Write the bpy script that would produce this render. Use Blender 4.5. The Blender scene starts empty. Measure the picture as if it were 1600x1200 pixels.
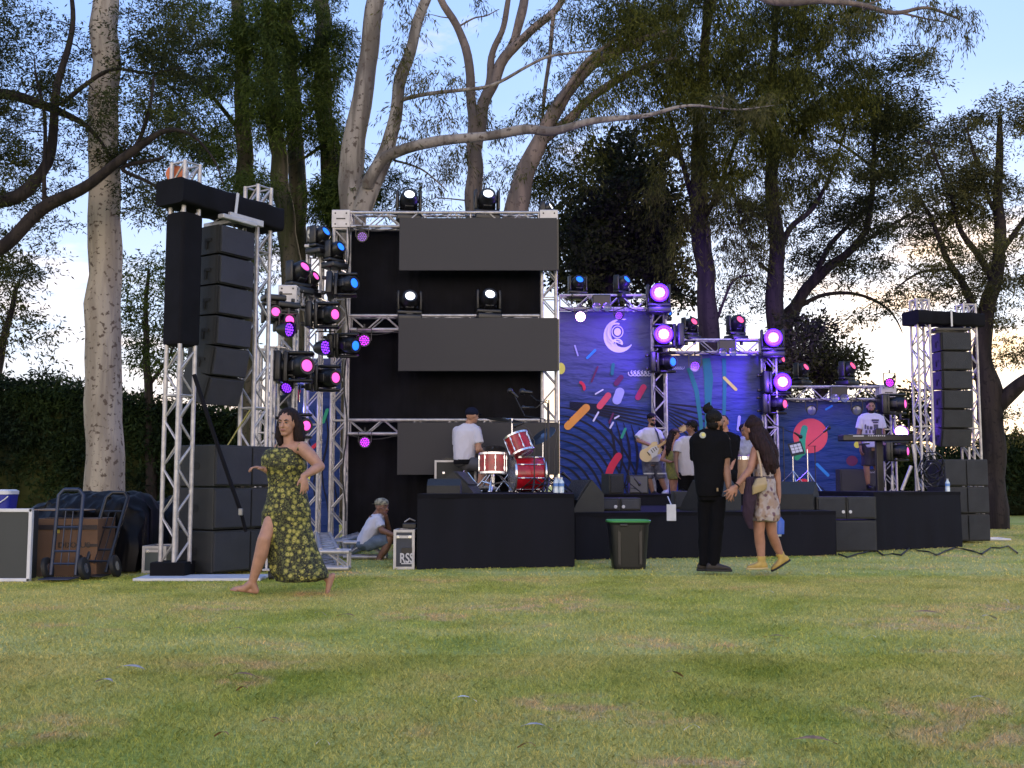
import bpy, bmesh, math, random
import numpy as np
from mathutils import Vector, Matrix, noise
random.seed(7)
rng = np.random.default_rng(11)
scn = bpy.context.scene
C = scn.collection
R = math.radians
# ---------------------------------------------------------------- camera
F, H, VH = 1700.0, 0.95, 158.0
TH = math.atan(VH / F)
cam = bpy.data.cameras.new('camera'); cam.sensor_width = 36; cam.lens = 36 * F / 1600
cam.clip_end = 3000; cam.clip_start = 0.05
co = bpy.data.objects.new('camera', cam); C.objects.link(co)
co.location = (0, 0, H); co.rotation_euler = (R(90) + TH, 0, 0)
scn.camera = co
scn.render.resolution_x, scn.render.resolution_y = 1024, 768
scn.view_settings.view_transform = 'Standard'
scn.view_settings.look = 'None'
scn.view_settings.exposure = 1.75
scn.view_settings.gamma = 1
try:
    scn.cycles.use_denoising = True
    scn.cycles.max_bounces = 6
    scn.cycles.transparent_max_bounces = 6
    scn.cycles.sample_clamp_indirect = 4
except Exception:
    pass
# ---------------------------------------------------------------- sky + sun
SUN_AZ, SUN_EL = R(16), R(7)
W = bpy.data.worlds.new('World'); scn.world = W; W.use_nodes = True
nt = W.node_tree; N = nt.nodes; L = nt.links
for n in list(N): N.remove(n)
out = N.new('ShaderNodeOutputWorld'); bg = N.new('ShaderNodeBackground'); L.new(bg.outputs[0], out.inputs[0])
bg.inputs[1].default_value = 0.15
sky = N.new('ShaderNodeTexSky'); sky.sky_type = 'NISHITA'; sky.sun_disc = False
sky.sun_elevation = SUN_EL; sky.sun_rotation = SUN_AZ; sky.altitude = 600
sky.air_density = 1.0; sky.dust_density = 1.2; sky.ozone_density = 2.5
tc = N.new('ShaderNodeTexCoord'); sep = N.new('ShaderNodeSeparateXYZ'); L.new(tc.outputs['Generated'], sep.inputs[0])
def wmath(op, a, b=None, c=None, clamp=False):
    m = N.new('ShaderNodeMath'); m.operation = op; m.use_clamp = clamp
    for i, x in enumerate((a, b, c)):
        if x is None: continue
        if isinstance(x, (int, float)): m.inputs[i].default_value = x
        else: L.new(x, m.inputs[i])
    return m.outputs[0]
def wramp(fac, stops):
    r = N.new('ShaderNodeValToRGB'); L.new(fac, r.inputs[0]); e = r.color_ramp.elements
    while len(e) < len(stops): e.new(0.5)
    for i, (p, c) in enumerate(stops): e[i].position = p; e[i].color = (*c, 1)
    return r.outputs[0]
def wmix(f, a, b, mode='MIX'):
    m = N.new('ShaderNodeMixRGB'); m.blend_type = mode
    for i, x in enumerate((f, a, b)):
        if isinstance(x, (int, float)): m.inputs[i].default_value = x
        elif isinstance(x, tuple): m.inputs[i].default_value = (*x, 1)
        else: L.new(x, m.inputs[i])
    return m.outputs[0]
zz = wmath('MAXIMUM', sep.outputs[2], 0.0)
den = wmath('ADD', zz, 0.14)
cmb = N.new('ShaderNodeCombineXYZ')
L.new(wmath('DIVIDE', sep.outputs[0], den), cmb.inputs[0]); L.new(wmath('DIVIDE', sep.outputs[1], den), cmb.inputs[1])
L.new(wmath('MULTIPLY', zz, 3.0), cmb.inputs[2])
nz = N.new('ShaderNodeTexNoise'); nz.inputs['Scale'].default_value = 1.35; nz.inputs['Detail'].default_value = 9
nz.inputs['Roughness'].default_value = 0.58; L.new(cmb.outputs[0], nz.inputs['Vector'])
# cloud cover: thick low down, thin overhead, unseen extra added behind camera as fill
cov = wmath('SUBTRACT', nz.outputs['Fac'], wmath('MULTIPLY', zz, 0.62))
cov = wmath('ADD', cov, wmath('MULTIPLY', wmath('MULTIPLY', sep.outputs[1], -1.0, clamp=True), 0.30))
cmask = wmath('MULTIPLY', wmath('SUBTRACT', cov, 0.40), 5.0, clamp=True)
sunv = (math.sin(SUN_AZ) * math.cos(SUN_EL), math.cos(SUN_AZ) * math.cos(SUN_EL), math.sin(SUN_EL))
vd = N.new('ShaderNodeVectorMath'); vd.operation = 'DOT_PRODUCT'; L.new(tc.outputs['Generated'], vd.inputs[0]); vd.inputs[1].default_value = sunv
near = wmath('POWER', wmath('MAXIMUM', vd.outputs['Value'], 0.0), 22.0)
skyc = wmix(0.75, wmix(1.0, sky.outputs[0], (0.32, 0.34, 0.40), 'MULTIPLY'), wramp(zz, [(0.0, (3.5, 2.75, 2.15)), (0.13, (2.2, 2.5, 3.1)), (0.34, (1.12, 1.70, 3.15)), (0.8, (0.8, 1.4, 3.1))]))
cloudc = wmix(near, (3.25, 2.6, 2.15), (6.2, 4.1, 2.2))
cloudc = wmix(wmath('MULTIPLY', wmath('MULTIPLY', sep.outputs[1], -1.0, clamp=True), 0.9), cloudc, (9.6, 8.0, 6.6))  # unseen cloud behind the camera brightened and warmed to light the scene
L.new(wmix(cmask, skyc, cloudc), bg.inputs[0])
sl = bpy.data.lights.new('sun', 'SUN'); sl.energy = 0.9; sl.angle = R(14); sl.color = (1.0, 0.80, 0.60)
so = bpy.data.objects.new('sun', sl); C.objects.link(so)
so.rotation_euler = (-Vector(sunv)).to_track_quat('-Z', 'Y').to_euler()
# ---------------------------------------------------------------- helpers
cT, sT = math.cos(TH), math.sin(TH)
def P(u, v, Y):
    a = (u - 800) / F; b = (600 - v) / F
    dy = cT - b * sT; dz = sT + b * cT; t = Y / dy
    return Vector((a * t, Y, H + dz * t))
def X(u, v, Y): return P(u, v, Y).x
def Z(v, Y): return P(800, v, Y).z
def G(u, v):
    b = (600 - v) / F; dy = cT - b * sT; dz = sT + b * cT; t = -H / dz
    return Vector(((u - 800) / F * t, dy * t, 0))
def wmat(o):
    m = o.matrix_basis.copy()
    while o.parent: o = o.parent; m = o.matrix_basis @ m
    return m
def tag(o, label=None, cat=None, group=None, kind=None):
    if label: o['label'] = label
    if cat: o['category'] = cat
    if group: o['group'] = group
    if kind: o['kind'] = kind
    return o
def thing(name, label, cat, loc=(0, 0, 0), rz=0, group=None):
    o = bpy.data.objects.new(name, None); C.objects.link(o); o.location = loc; o.rotation_euler = (0, 0, rz)
    o.empty_display_size = 0.1
    return tag(o, label, cat, group)
def frame(c, z, x=None):
    z = Vector(z).normalized()
    if x is None: x = Vector((1, 0, 0)) if abs(z.x) < 0.9 else Vector((0, 1, 0))
    x = Vector(x); x = (x - z * x.dot(z)).normalized(); y = z.cross(x)
    m = Matrix((x, y, z)).transposed().to_4x4(); m.translation = Vector(c); return m
class MB:
    def __init__(s): s.v = []; s.f = []; s.m = []; s.k = 0
    def add(s, vs, fs, M=None, k=None):
        b = len(s.v)
        s.v += [tuple(M @ Vector(q)) for q in vs] if M is not None else [tuple(q) for q in vs]
        s.f += [tuple(b + i for i in f) for f in fs]; s.m += [s.k if k is None else k] * len(fs); return s
    def box(s, c, d, M=None, k=None, rz=0):
        x, y, z = d[0] / 2, d[1] / 2, d[2] / 2
        vs = [Vector((i * x, j * y, l * z)) for i in (-1, 1) for j in (-1, 1) for l in (-1, 1)]
        if rz: r = Matrix.Rotation(rz, 3, 'Z'); vs = [r @ q for q in vs]
        vs = [q + Vector(c) for q in vs]
        return s.add(vs, [(0, 1, 3, 2), (4, 6, 7, 5), (0, 4, 5, 1), (2, 3, 7, 6), (0, 2, 6, 4), (1, 5, 7, 3)], M, k)
    def bbox(s, c, d, b=0.01, M=None, k=None):          # bevelled box
        x, y, z = d[0] / 2, d[1] / 2, d[2] / 2; b = min(b, x * .9, y * .9, z * .9)
        bm = bmesh.new(); bmesh.ops.create_cube(bm, size=1)
        for q in bm.verts: q.co = Vector((q.co.x * 2 * x, q.co.y * 2 * y, q.co.z * 2 * z)) + Vector(c)
        bmesh.ops.bevel(bm, geom=list(bm.edges), offset=b, segments=2, affect='EDGES', profile=0.5)
        s.add([q.co.copy() for q in bm.verts], [tuple(q.index for q in f.verts) for f in bm.faces], M, k); bm.free(); return s
    def tube(s, p, q, r, r2=None, n=8, M=None, k=None, caps=True):
        return s.path([p, q], [r, r if r2 is None else r2], n, M, k, caps)
    def path(s, pts, rad, n=8, M=None, k=None, caps=True):
        pts = [Vector(p) for p in pts]
        if isinstance(rad, (int, float)): rad = [rad] * len(pts)
        vs = []; fs = []; x = None
        for i, p in enumerate(pts):
            d = (pts[min(i + 1, len(pts) - 1)] - pts[max(i - 1, 0)])
            if d.length < 1e-9: d = Vector((0, 0, 1))
            fr = frame(p, d, x); x = fr.col[0].to_3d()
            for j in range(n):
                a = 2 * math.pi * j / n; vs.append(fr @ Vector((math.cos(a) * rad[i], math.sin(a) * rad[i], 0)))
        for i in range(len(pts) - 1):
            for j in range(n):
                a = i * n + j; b = i * n + (j + 1) % n; fs.append((a, b, b + n, a + n))
        if caps: fs.append(tuple(range(n - 1, -1, -1))); fs.append(tuple((len(pts) - 1) * n + j for j in range(n)))
        return s.add(vs, fs, M, k)
    def lathe(s, prof, n=24, M=None, k=None, caps=True):           # prof (r, z)
        vs = []; fs = []
        for r, z in prof:
            for j in range(n): a = 2 * math.pi * j / n; vs.append((math.cos(a) * r, math.sin(a) * r, z))
        for i in range(len(prof) - 1):
            for j in range(n):
                a = i * n + j; b = i * n + (j + 1) % n; fs.append((a, b, b + n, a + n))
        if caps and prof[0][0] > 1e-6: fs.append(tuple(range(n - 1, -1, -1)))
        if caps and prof[-1][0] > 1e-6: fs.append(tuple((len(prof) - 1) * n + j for j in range(n)))
        return s.add(vs, fs, M, k)
    def ell(s, c, r, M=None, n=12, m=8, k=None):
        vs = [(0, 0, -1)]; fs = []
        for i in range(1, m):
            t = -math.pi / 2 + math.pi * i / m
            for j in range(n): a = 2 * math.pi * j / n; vs.append((math.cos(t) * math.cos(a), math.cos(t) * math.sin(a), math.sin(t)))
        vs.append((0, 0, 1)); T = len(vs) - 1
        for j in range(n): fs.append((0, 1 + (j + 1) % n, 1 + j))
        for i in range(m - 2):
            for j in range(n):
                a = 1 + i * n + j; b = 1 + i * n + (j + 1) % n; fs.append((a, b, b + n, a + n))
        for j in range(n): fs.append((T, 1 + (m - 2) * n + j, 1 + (m - 2) * n + (j + 1) % n))
        vs = [Vector((q[0] * r[0], q[1] * r[1], q[2] * r[2])) for q in vs]
        if M is None: vs = [q + Vector(c) for q in vs]
        else: M = M.copy(); M.translation = Vector(c); vs = [M @ q for q in vs]
        return s.add(vs, fs, None, k)
    def prism(s, poly, M, t, k=None):                   # poly (x, y) extruded 0..t along z of M
        n = len(poly); vs = [(x, y, 0) for x, y in poly] + [(x, y, t) for x, y in poly]
        fs = [tuple(range(n - 1, -1, -1)), tuple(range(n, 2 * n))] + [(i, (i + 1) % n, n + (i + 1) % n, n + i) for i in range(n)]
        return s.add(vs, fs, M, k)
    def loft(s, secs, n=20, k=None, caps=True, pw=2.0, pleat=None):   # secs (centre, halfside vec, halfdepth vec)
        vs = []; fs = []
        for i, (c, a, b) in enumerate(secs):
            c = Vector(c); a = Vector(a); b = Vector(b)
            for j in range(n):
                t = 2 * math.pi * j / n; x = math.cos(t); y = math.sin(t)
                x = math.copysign(abs(x) ** (2 / pw), x); y = math.copysign(abs(y) ** (2 / pw), y)
                g = 1 + (pleat(i / (len(secs) - 1), t) if pleat else 0)
                vs.append(c + a * x * g + b * y * g)
        for i in range(len(secs) - 1):
            for j in range(n):
                p = i * n + j; q = i * n + (j + 1) % n; fs.append((p, q, q + n, p + n))
        if caps: fs.append(tuple(range(n - 1, -1, -1))); fs.append(tuple((len(secs) - 1) * n + j for j in range(n)))
        return s.add(vs, fs, None, k)
    def build(s, name, mats, parent=None, smooth=False, **kw):
        me = bpy.data.meshes.new(name)
        vs = s.v
        if parent is not None: inv = wmat(parent).inverted(); vs = [tuple(inv @ Vector(q)) for q in vs]
        me.from_pydata(vs, [], s.f)
        for m in (mats if isinstance(mats, (list, tuple)) else [mats]): me.materials.append(m)
        me.polygons.foreach_set('material_index', s.m)
        if smooth: me.polygons.foreach_set('use_smooth', [True] * len(me.polygons)); 
        me.update()
        o = bpy.data.objects.new(name, me); C.objects.link(o)
        if parent is not None: o.parent = parent
        if smooth:
            try: me.set_sharp_from_angle(angle=R(50))
            except Exception: pass
        return tag(o, **kw) if kw else o
def npmesh(name, verts, faces, mat, parent=None, smooth=False):
    verts = np.asarray(verts, np.float32); faces = np.asarray(faces, np.int32); k = faces.shape[1]
    if parent is not None:
        inv = np.array(wmat(parent).inverted(), np.float32); verts = verts @ inv[:3, :3].T + inv[:3, 3]
    me = bpy.data.meshes.new(name); me.vertices.add(len(verts)); me.vertices.foreach_set('co', verts.ravel())
    me.loops.add(faces.size); me.loops.foreach_set('vertex_index', faces.ravel())
    me.polygons.add(len(faces)); me.polygons.foreach_set('loop_start', np.arange(0, faces.size, k, dtype=np.int32))
    if smooth: me.polygons.foreach_set('use_smooth', np.ones(len(faces), bool))
    me.update(calc_edges=True); me.validate(); me.materials.append(mat)
    o = bpy.data.objects.new(name, me); C.objects.link(o)
    if parent is not None: o.parent = parent
    return o
def copy_tree(o, parent=None):
    c = o.copy(); C.objects.link(c); c.parent = parent
    for ch in list(o.children): copy_tree(ch, c)
    return c
# ---------------------------------------------------------------- materials
def mat(name, col, rough=0.6, metal=0.0, var=0.0, scale=8.0, col2=None, bump=0.0, bscale=60.0, emit=None, es=0.0, spec=0.5, stretch=None, transl=0.0, sheen=0.0):
    m = bpy.data.materials.new(name); m.use_nodes = True; n = m.node_tree.nodes; l = m.node_tree.links
    b = n['Principled BSDF']; b.inputs['Base Color'].default_value = (*col, 1); b.inputs['Roughness'].default_value = rough
    b.inputs['Metallic'].default_value = metal; b.inputs['Specular IOR Level'].default_value = spec
    if sheen: b.inputs['Sheen Weight'].default_value = sheen
    t = n.new('ShaderNodeTexCoord'); mp = n.new('ShaderNodeMapping'); l.new(t.outputs['Object'], mp.inputs[0])
    if stretch: mp.inputs['Scale'].default_value = stretch
    if var or col2:
        z = n.new('ShaderNodeTexNoise'); z.inputs['Scale'].default_value = scale; z.inputs['Detail'].default_value = 6; l.new(mp.outputs[0], z.inputs['Vector'])
        r = n.new('ShaderNodeValToRGB'); l.new(z.outputs['Fac'], r.inputs[0])
        c2 = col2 if col2 else tuple(min(1, c * (1 + var)) for c in col)
        c1 = col if col2 else tuple(c * (1 - var) for c in col)
        r.color_ramp.elements[0].position = 0.35; r.color_ramp.elements[1].position = 0.65
        r.color_ramp.elements[0].color = (*c1, 1); r.color_ramp.elements[1].color = (*c2, 1)
        l.new(r.outputs[0], b.inputs['Base Color'])
    if bump:
        z2 = n.new('ShaderNodeTexNoise'); z2.inputs['Scale'].default_value = bscale; z2.inputs['Detail'].default_value = 4; l.new(mp.outputs[0], z2.inputs['Vector'])
        bp = n.new('ShaderNodeBump'); bp.inputs['Strength'].default_value = bump; bp.inputs['Distance'].default_value = 0.02
        l.new(z2.outputs['Fac'], bp.inputs['Height']); l.new(bp.outputs[0], b.inputs['Normal'])
    if emit: b.inputs['Emission Color'].default_value = (*emit, 1); b.inputs['Emission Strength'].default_value = es
    if transl:
        tr = n.new('ShaderNodeBsdfTranslucent'); tr.inputs[0].default_value = (*[min(1, c * 1.6) for c in col], 1)
        mx = n.new('ShaderNodeMixShader'); mx.inputs[0].default_value = transl
        l.new(b.outputs[0], mx.inputs[1]); l.new(tr.outputs[0], mx.inputs[2]); l.new(mx.outputs[0], n['Material Output'].inputs[0])
    return m
def leafmat(name, a, b, transl=0.25):
    m = bpy.data.materials.new(name); m.use_nodes = True; n = m.node_tree.nodes; l = m.node_tree.links
    p = n['Principled BSDF']; p.inputs['Roughness'].default_value = 0.7; p.inputs['Specular IOR Level'].default_value = 0.08
    g = n.new('ShaderNodeNewGeometry'); r = n.new('ShaderNodeValToRGB'); l.new(g.outputs['Random Per Island'], r.inputs[0])
    t = n.new('ShaderNodeTexCoord'); z = n.new('ShaderNodeTexNoise'); z.inputs['Scale'].default_value = 0.55; z.inputs['Detail'].default_value = 3
    l.new(t.outputs['Object'], z.inputs['Vector'])
    r.color_ramp.elements[0].color = (*a, 1); r.color_ramp.elements[1].color = (*b, 1)
    mx = n.new('ShaderNodeMixRGB'); mx.blend_type = 'MULTIPLY'; mx.inputs[0].default_value = 1; l.new(r.outputs[0], mx.inputs[1])
    r2 = n.new('ShaderNodeValToRGB'); r2.color_ramp.elements[0].position = .38; r2.color_ramp.elements[1].position = .62
    r2.color_ramp.elements[0].color = (.66, .68, .66, 1); r2.color_ramp.elements[1].color = (1.75, 1.6, .95, 1); l.new(z.outputs['Fac'], r2.inputs[0])
    l.new(r2.outputs[0], mx.inputs[2]); l.new(mx.outputs[0], p.inputs['Base Color'])
    tr = n.new('ShaderNodeBsdfTranslucent'); l.new(mx.outputs[0], tr.inputs[0]); ms = n.new('ShaderNodeMixShader'); ms.inputs[0].default_value = transl
    l.new(p.outputs[0], ms.inputs[1]); l.new(tr.outputs[0], ms.inputs[2]); l.new(ms.outputs[0], n['Material Output'].inputs[0])
    return m
def grassmat(name, blades):
    m = bpy.data.materials.new(name); m.use_nodes = True; n = m.node_tree.nodes; l = m.node_tree.links
    p = n['Principled BSDF']; p.inputs['Roughness'].default_value = 0.9; p.inputs['Specular IOR Level'].default_value = 0.03
    t = n.new('ShaderNodeNewGeometry')
    def nz(s, d=5):
        z = n.new('ShaderNodeTexNoise'); z.inputs['Scale'].default_value = s; z.inputs['Detail'].default_value = d; l.new(t.outputs['Position'], z.inputs['Vector']); return z.outputs['Fac']
    def ramp(f, st):
        r = n.new('ShaderNodeValToRGB'); l.new(f, r.inputs[0])
        while len(r.color_ramp.elements) < len(st): r.color_ramp.elements.new(.5)
        for i, (q, c) in enumerate(st): r.color_ramp.elements[i].position = q; r.color_ramp.elements[i].color = (*c, 1)
        return r.outputs[0]
    def mix(f, a, b, mode='MIX'):
        x = n.new('ShaderNodeMixRGB'); x.blend_type = mode
        for i, q in enumerate((f, a, b)):
            if isinstance(q, float): x.inputs[i].default_value = q
            elif isinstance(q, tuple): x.inputs[i].default_value = (*q, 1)
            else: l.new(q, x.inputs[i])
        return x.outputs[0]
    base = ramp(nz(1.3, 6), [(.34, (.32, .365, .070)), (.5, (.43, .45, .11)), (.66, (.54, .51, .17))])
    yel = ramp(nz(.42, 4), [(.40, (0, 0, 0)), (.62, (.85, .85, .85))])
    base = mix(yel, base, (.62, .54, .20))
    dead = ramp(nz(.85, 8), [(.56, (0, 0, 0)), (.66, (1, 1, 1))])
    dead2 = ramp(nz(5.0, 6), [(.42, (0, 0, 0)), (.58, (1, 1, 1))])
    base = mix(mix(1.0, dead, dead2, 'MULTIPLY'), base, (.66, .46, .22))
    for cx, cy, rx, ry, am in PATCH:
        mp = n.new('ShaderNodeMapping'); mp.vector_type = 'TEXTURE'; mp.inputs['Location'].default_value = (cx, cy, 0); mp.inputs['Scale'].default_value = (rx, ry, 1); l.new(t.outputs['Position'], mp.inputs[0])
        ln = n.new('ShaderNodeVectorMath'); ln.operation = 'LENGTH'; l.new(mp.outputs[0], ln.inputs[0])
        a_ = n.new('ShaderNodeMath'); a_.operation = 'SUBTRACT'; a_.inputs[0].default_value = 1.25; l.new(ln.outputs['Value'], a_.inputs[1])
        b_ = n.new('ShaderNodeMath'); b_.operation = 'MULTIPLY'; b_.use_clamp = True; b_.inputs[1].default_value = am; l.new(a_.outputs[0], b_.inputs[0])
        base = mix(mix(1.0, b_.outputs[0], dead2, 'MULTIPLY'), base, (.66, .48, .25))
    dk = ramp(nz(2.6, 7), [(.30, (.88, .90, .88)), (.45, (1, 1, 1))])
    base = mix(1.0, base, dk, 'MULTIPLY')
    if blades:
        base = mix(1.0, base, ramp(t.outputs['Random Per Island'], [(0, (.60, .66, .6)), (.8, (1.2, 1.15, 1.05)), (1, (1.75, 1.5, 1.3))]), 'MULTIPLY')
        l.new(base, p.inputs['Base Color'])
        tr = n.new('ShaderNodeBsdfTranslucent'); l.new(base, tr.inputs[0]); ms = n.new('ShaderNodeMixShader'); ms.inputs[0].default_value = .3
        l.new(p.outputs[0], ms.inputs[1]); l.new(tr.outputs[0], ms.inputs[2]); l.new(ms.outputs[0], n['Material Output'].inputs[0])
    else:
        fine = ramp(nz(38, 6), [(.3, (.55, .6, .5)), (.7, (1.2, 1.2, 1.2))])
        base = mix(1.0, base, fine, 'MULTIPLY'); l.new(base, p.inputs['Base Color'])
        bp = n.new('ShaderNodeBump'); bp.inputs['Strength'].default_value = .8; bp.inputs['Distance'].default_value = .05
        l.new(nz(30, 6), bp.inputs['Height']); l.new(bp.outputs[0], p.inputs['Normal'])
    return m
PATCH = []
def barkmat(name, a, b, c, sc=5.0, lo=.42, hi=.56):      # two-tone shedding bark with dark spots
    m = bpy.data.materials.new(name); m.use_nodes = True; n = m.node_tree.nodes; l = m.node_tree.links
    p = n['Principled BSDF']; p.inputs['Roughness'].default_value = .85; p.inputs['Specular IOR Level'].default_value = .2
    t = n.new('ShaderNodeTexCoord'); mp = n.new('ShaderNodeMapping'); mp.inputs['Scale'].default_value = (1.3, 1.3, .16); l.new(t.outputs['Object'], mp.inputs[0])
    def nz(s, d, mpd=True):
        z = n.new('ShaderNodeTexNoise'); z.inputs['Scale'].default_value = s; z.inputs['Detail'].default_value = d; l.new(mp.outputs[0] if mpd else t.outputs['Object'], z.inputs['Vector']); return z.outputs['Fac']
    r = n.new('ShaderNodeValToRGB'); l.new(nz(sc * .8, 7), r.inputs[0]); r.color_ramp.elements[0].position = lo; r.color_ramp.elements[1].position = hi
    r.color_ramp.elements[0].color = (*a, 1); r.color_ramp.elements[1].color = (*b, 1)
    r2 = n.new('ShaderNodeValToRGB'); l.new(nz(sc * 2.2, 4, False), r2.inputs[0]); r2.color_ramp.elements[0].position = .57; r2.color_ramp.elements[1].position = .64
    mx = n.new('ShaderNodeMixRGB'); l.new(r2.outputs[0], mx.inputs[0]); l.new(r.outputs[0], mx.inputs[1]); mx.inputs[2].default_value = (*c, 1)
    l.new(mx.outputs[0], p.inputs['Base Color'])
    bp = n.new('ShaderNodeBump'); bp.inputs['Strength'].default_value = .5; bp.inputs['Distance'].default_value = .04; l.new(nz(sc * 5, 6), bp.inputs['Height']); l.new(bp.outputs[0], p.inputs['Normal'])
    return m
M_ALU = mat('aluminium', (.40, .385, .39), .45, .45, var=.18, scale=14)
M_ALU2 = mat('aluminium_plate', (.42, .41, .42), .5, .3, var=.1, scale=9)
M_CLOTH = mat('black_cloth', (.0035, .0035, .006), .9, var=.35, scale=3, bump=.25, bscale=9, spec=.2)
M_SKIRT = mat('stage_skirt', (.0038, .0042, .009), .85, var=.3, scale=2, bump=.4, bscale=5, spec=.25, stretch=(1, 1, .25))
M_BOX = mat('speaker_paint', (.0125, .0135, .0135), .62, bump=.25, bscale=180, var=.15)
M_GRILL = mat('speaker_grille', (.022, .023, .027), .55, .1, bump=.6, bscale=260, var=.2, scale=5)
M_BLACK = mat('black_plastic', (.0055, .0055, .0075), .4, var=.2)
M_RUB = mat('black_rubber', (.008, .008, .008), .7)
M_SCREEN = mat('led_screen', (.020, .0195, .0245), .6, 0, var=.05, scale=.8, spec=.4)
M_CHROME = mat('chrome', (.72, .72, .75), .2, .9)
M_WHITE = mat('white_paint', (.52, .52, .55), .5, var=.06)
M_WHITEL = mat('white_print', (.42, .42, .47), .6)
# ---------------------------------------------------------------- ground
def G0(u, v):
    q = G(u, v); return q.x, q.y
PATCH += [(*G0(900, 1102), .30, .22, 1.6), (*G0(1000, 1125), .35, .15, 1.0), (*G0(1490, 1115), .45, .30, 1.5), (*G0(1540, 1150), .4, .2, 1.3), (*G0(1440, 975), .55, .35, 1.6), (*G0(1130, 1195), .35, .1, 1.5), (*G0(385, 1066), .14, .14, 2.0),
          (*G0(380, 1040), .45, .35, .8), (*G0(840, 950), .8, .4, 1.0), (*G0(1570, 950), .5, .4, 1.0), (*G0(340, 950), .6, .5, .8)]
gm = MB()
gx = [-900, -120, -30, -8, 0, 8, 30, 120, 900]; gy = [-300, -30, -3, 4, 14, 30, 80, 250, 1200]
for i in range(8):
    for j in range(8):
        gm.add([(gx[i], gy[j], 0), (gx[i + 1], gy[j], 0), (gx[i + 1], gy[j + 1], 0), (gx[i], gy[j + 1], 0)], [(0, 1, 2, 3)])
gm.build('ground', grassmat('lawn', False), kind='structure')
def grass(n, y0, y1, hgt, wid, name, flat=.5):
    # blades spread with even density inside the wedge the lens could see (with a margin for other viewpoints)
    y = np.sqrt(rng.uniform(y0 ** 2, y1 ** 2, n)); x = rng.uniform(-1, 1, n) * (y * .56 + 1.1); e_ = rng.uniform(0, 1, n) < .10; x[e_] *= rng.uniform(1, 1.9, e_.sum())
    h = hgt * rng.uniform(.45, 1.25, n) * (0.88 + .24 * np.sin(x * 3.1 + np.sin(y * 2.3)) ** 2)
    a = rng.uniform(0, 2 * np.pi, n); w = wid * rng.uniform(.6, 1.3, n)
    ln = rng.uniform(.1, 1.0, n) * h * flat * 2; b = rng.uniform(0, 2 * np.pi, n)
    p = np.stack([x, y, np.zeros(n)], 1); s = np.stack([np.cos(a) * w, np.sin(a) * w, np.zeros(n)], 1)
    t = p + np.stack([np.cos(b) * ln, np.sin(b) * ln, h], 1)
    md = p + np.stack([np.cos(b) * ln * .35, np.sin(b) * ln * .35, h * .6], 1)
    v = np.stack([p - s, p + s, md + s * .7, t, md - s * .7], 1).reshape(-1, 3)
    f = np.arange(n * 5).reshape(-1, 5)
    o = npmesh(name, v, f, M_BLADE); return tag(o, kind='stuff')
M_BLADE = grassmat('grass_blades', True)
tag(grass(300000, 2.9, 6.2, .0175, .0016, 'grass', .8), 'short green lawn grass close to the viewer', 'grass')
tag(grass(230000, 6.2, 11.5, .017, .0028, 'grass', .8), 'short lawn grass in front of the walking woman and stage', 'grass')
tag(grass(120000, 11.5, 26, .02, .006, 'grass', .8), 'short lawn grass around the stage towers', 'grass')
# dead leaves and litter on the lawn
M_DLEAF = mat('dry_leaf', (.26, .13, .05), .8, var=.4, scale=30); M_PLEAF = mat('pale_leaf', (.42, .38, .34), .8, var=.3, scale=30); M_LITTER = mat('white_litter', (.72, .72, .72), .6)
def leaf(u, v, L_, kind, lab):
    L_ *= 1.25
    g = G(u, v); m = MB(); a = random.uniform(-.6, .6); n = 7
    for i in range(n):
        t = i / (n - 1); w = L_ * .17 * math.sin(math.pi * min(.97, max(.04, t))) ; x = (t - .5) * L_; z = .026 + .02 * math.sin(t * 3 + a)
        m.v += [(x, -w, z + .006), (x, w, z)]
    m.f = [(2 * i, 2 * i + 2, 2 * i + 3, 2 * i + 1) for i in range(n - 1)]; m.m = [0] * (n - 1)
    o = m.build('fallen_leaf', {'d': M_DLEAF, 'p': M_PLEAF, 'w': M_LITTER}[kind]); o.location = g; o.rotation_euler = (0.1, .1, a)
    tag(o, lab, 'leaf' if kind != 'w' else 'litter', 'leaves and scraps on the lawn')
    if kind == 'w': o.name = 'paper_scrap'
for q in [(1270, 1172, .13, 'd', 'orange dry leaf at the bottom of the lawn right of centre'), (1526, 1104, .08, 'p', 'small pale leaf low on the lawn by the dead patch at right'),
          (725, 1105, .085, 'w', 'pale scrap on the lawn left of the picture centre'), (1080, 1151, .05, 'w', 'small white scrap low on the lawn right of centre'),
          (503, 1176, .04, 'w', 'tiny white scrap near the bottom edge left of centre'), (204, 1054, .13, 'p', 'long thin pale leaf on the left lawn'),
          (163, 1075, .10, 'p', 'greyish leaf at left just in front of the long thin leaf'), (380, 1067, .12, 'd', 'brown leaf in the small dead tuft left of centre'),
          (378, 1088, .06, 'd', 'small dark leaf in front of the dead tuft'), (425, 1140, .07, 'd', 'curled dark leaf low on the lawn left of centre'), (346, 1162, .06, 'd', 'small reddish leaf near the bottom left'),
          (540, 969, .13, 'd', 'brown leaf on the lawn behind the middle of the view'), (1450, 965, .2, 'd', 'largest brown leaf cluster in the dry patch at right'), (1545, 972, .12, 'p', 'pale leaf right of the dry patch at right'),
          (1358, 1004, .06, 'w', 'white scrap in front of the dry patch at right'), (1212, 1004, .12, 'd', 'brown twig-like leaf on the middle right lawn'), (837, 1150, .1, 'p', 'grey leaf near the bottom centre'),
          (1572, 946, .06, 'w', 'white scrap at the far right of the lawn'), (372, 992, .1, 'd', 'dark leaf on the left middle lawn'), (1200, 931, .07, 'w', 'white scrap in front of the yellow boots'),
          (1052, 1064, .1, 'd', 'brown leaf right of centre half way down the lawn'), (822, 1180, .06, 'd', 'dark brown bit at the bottom edge centre'), (500, 966, .07, 'p', 'pale leaf in front of the walking woman')]:
    leaf(*q)
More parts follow.
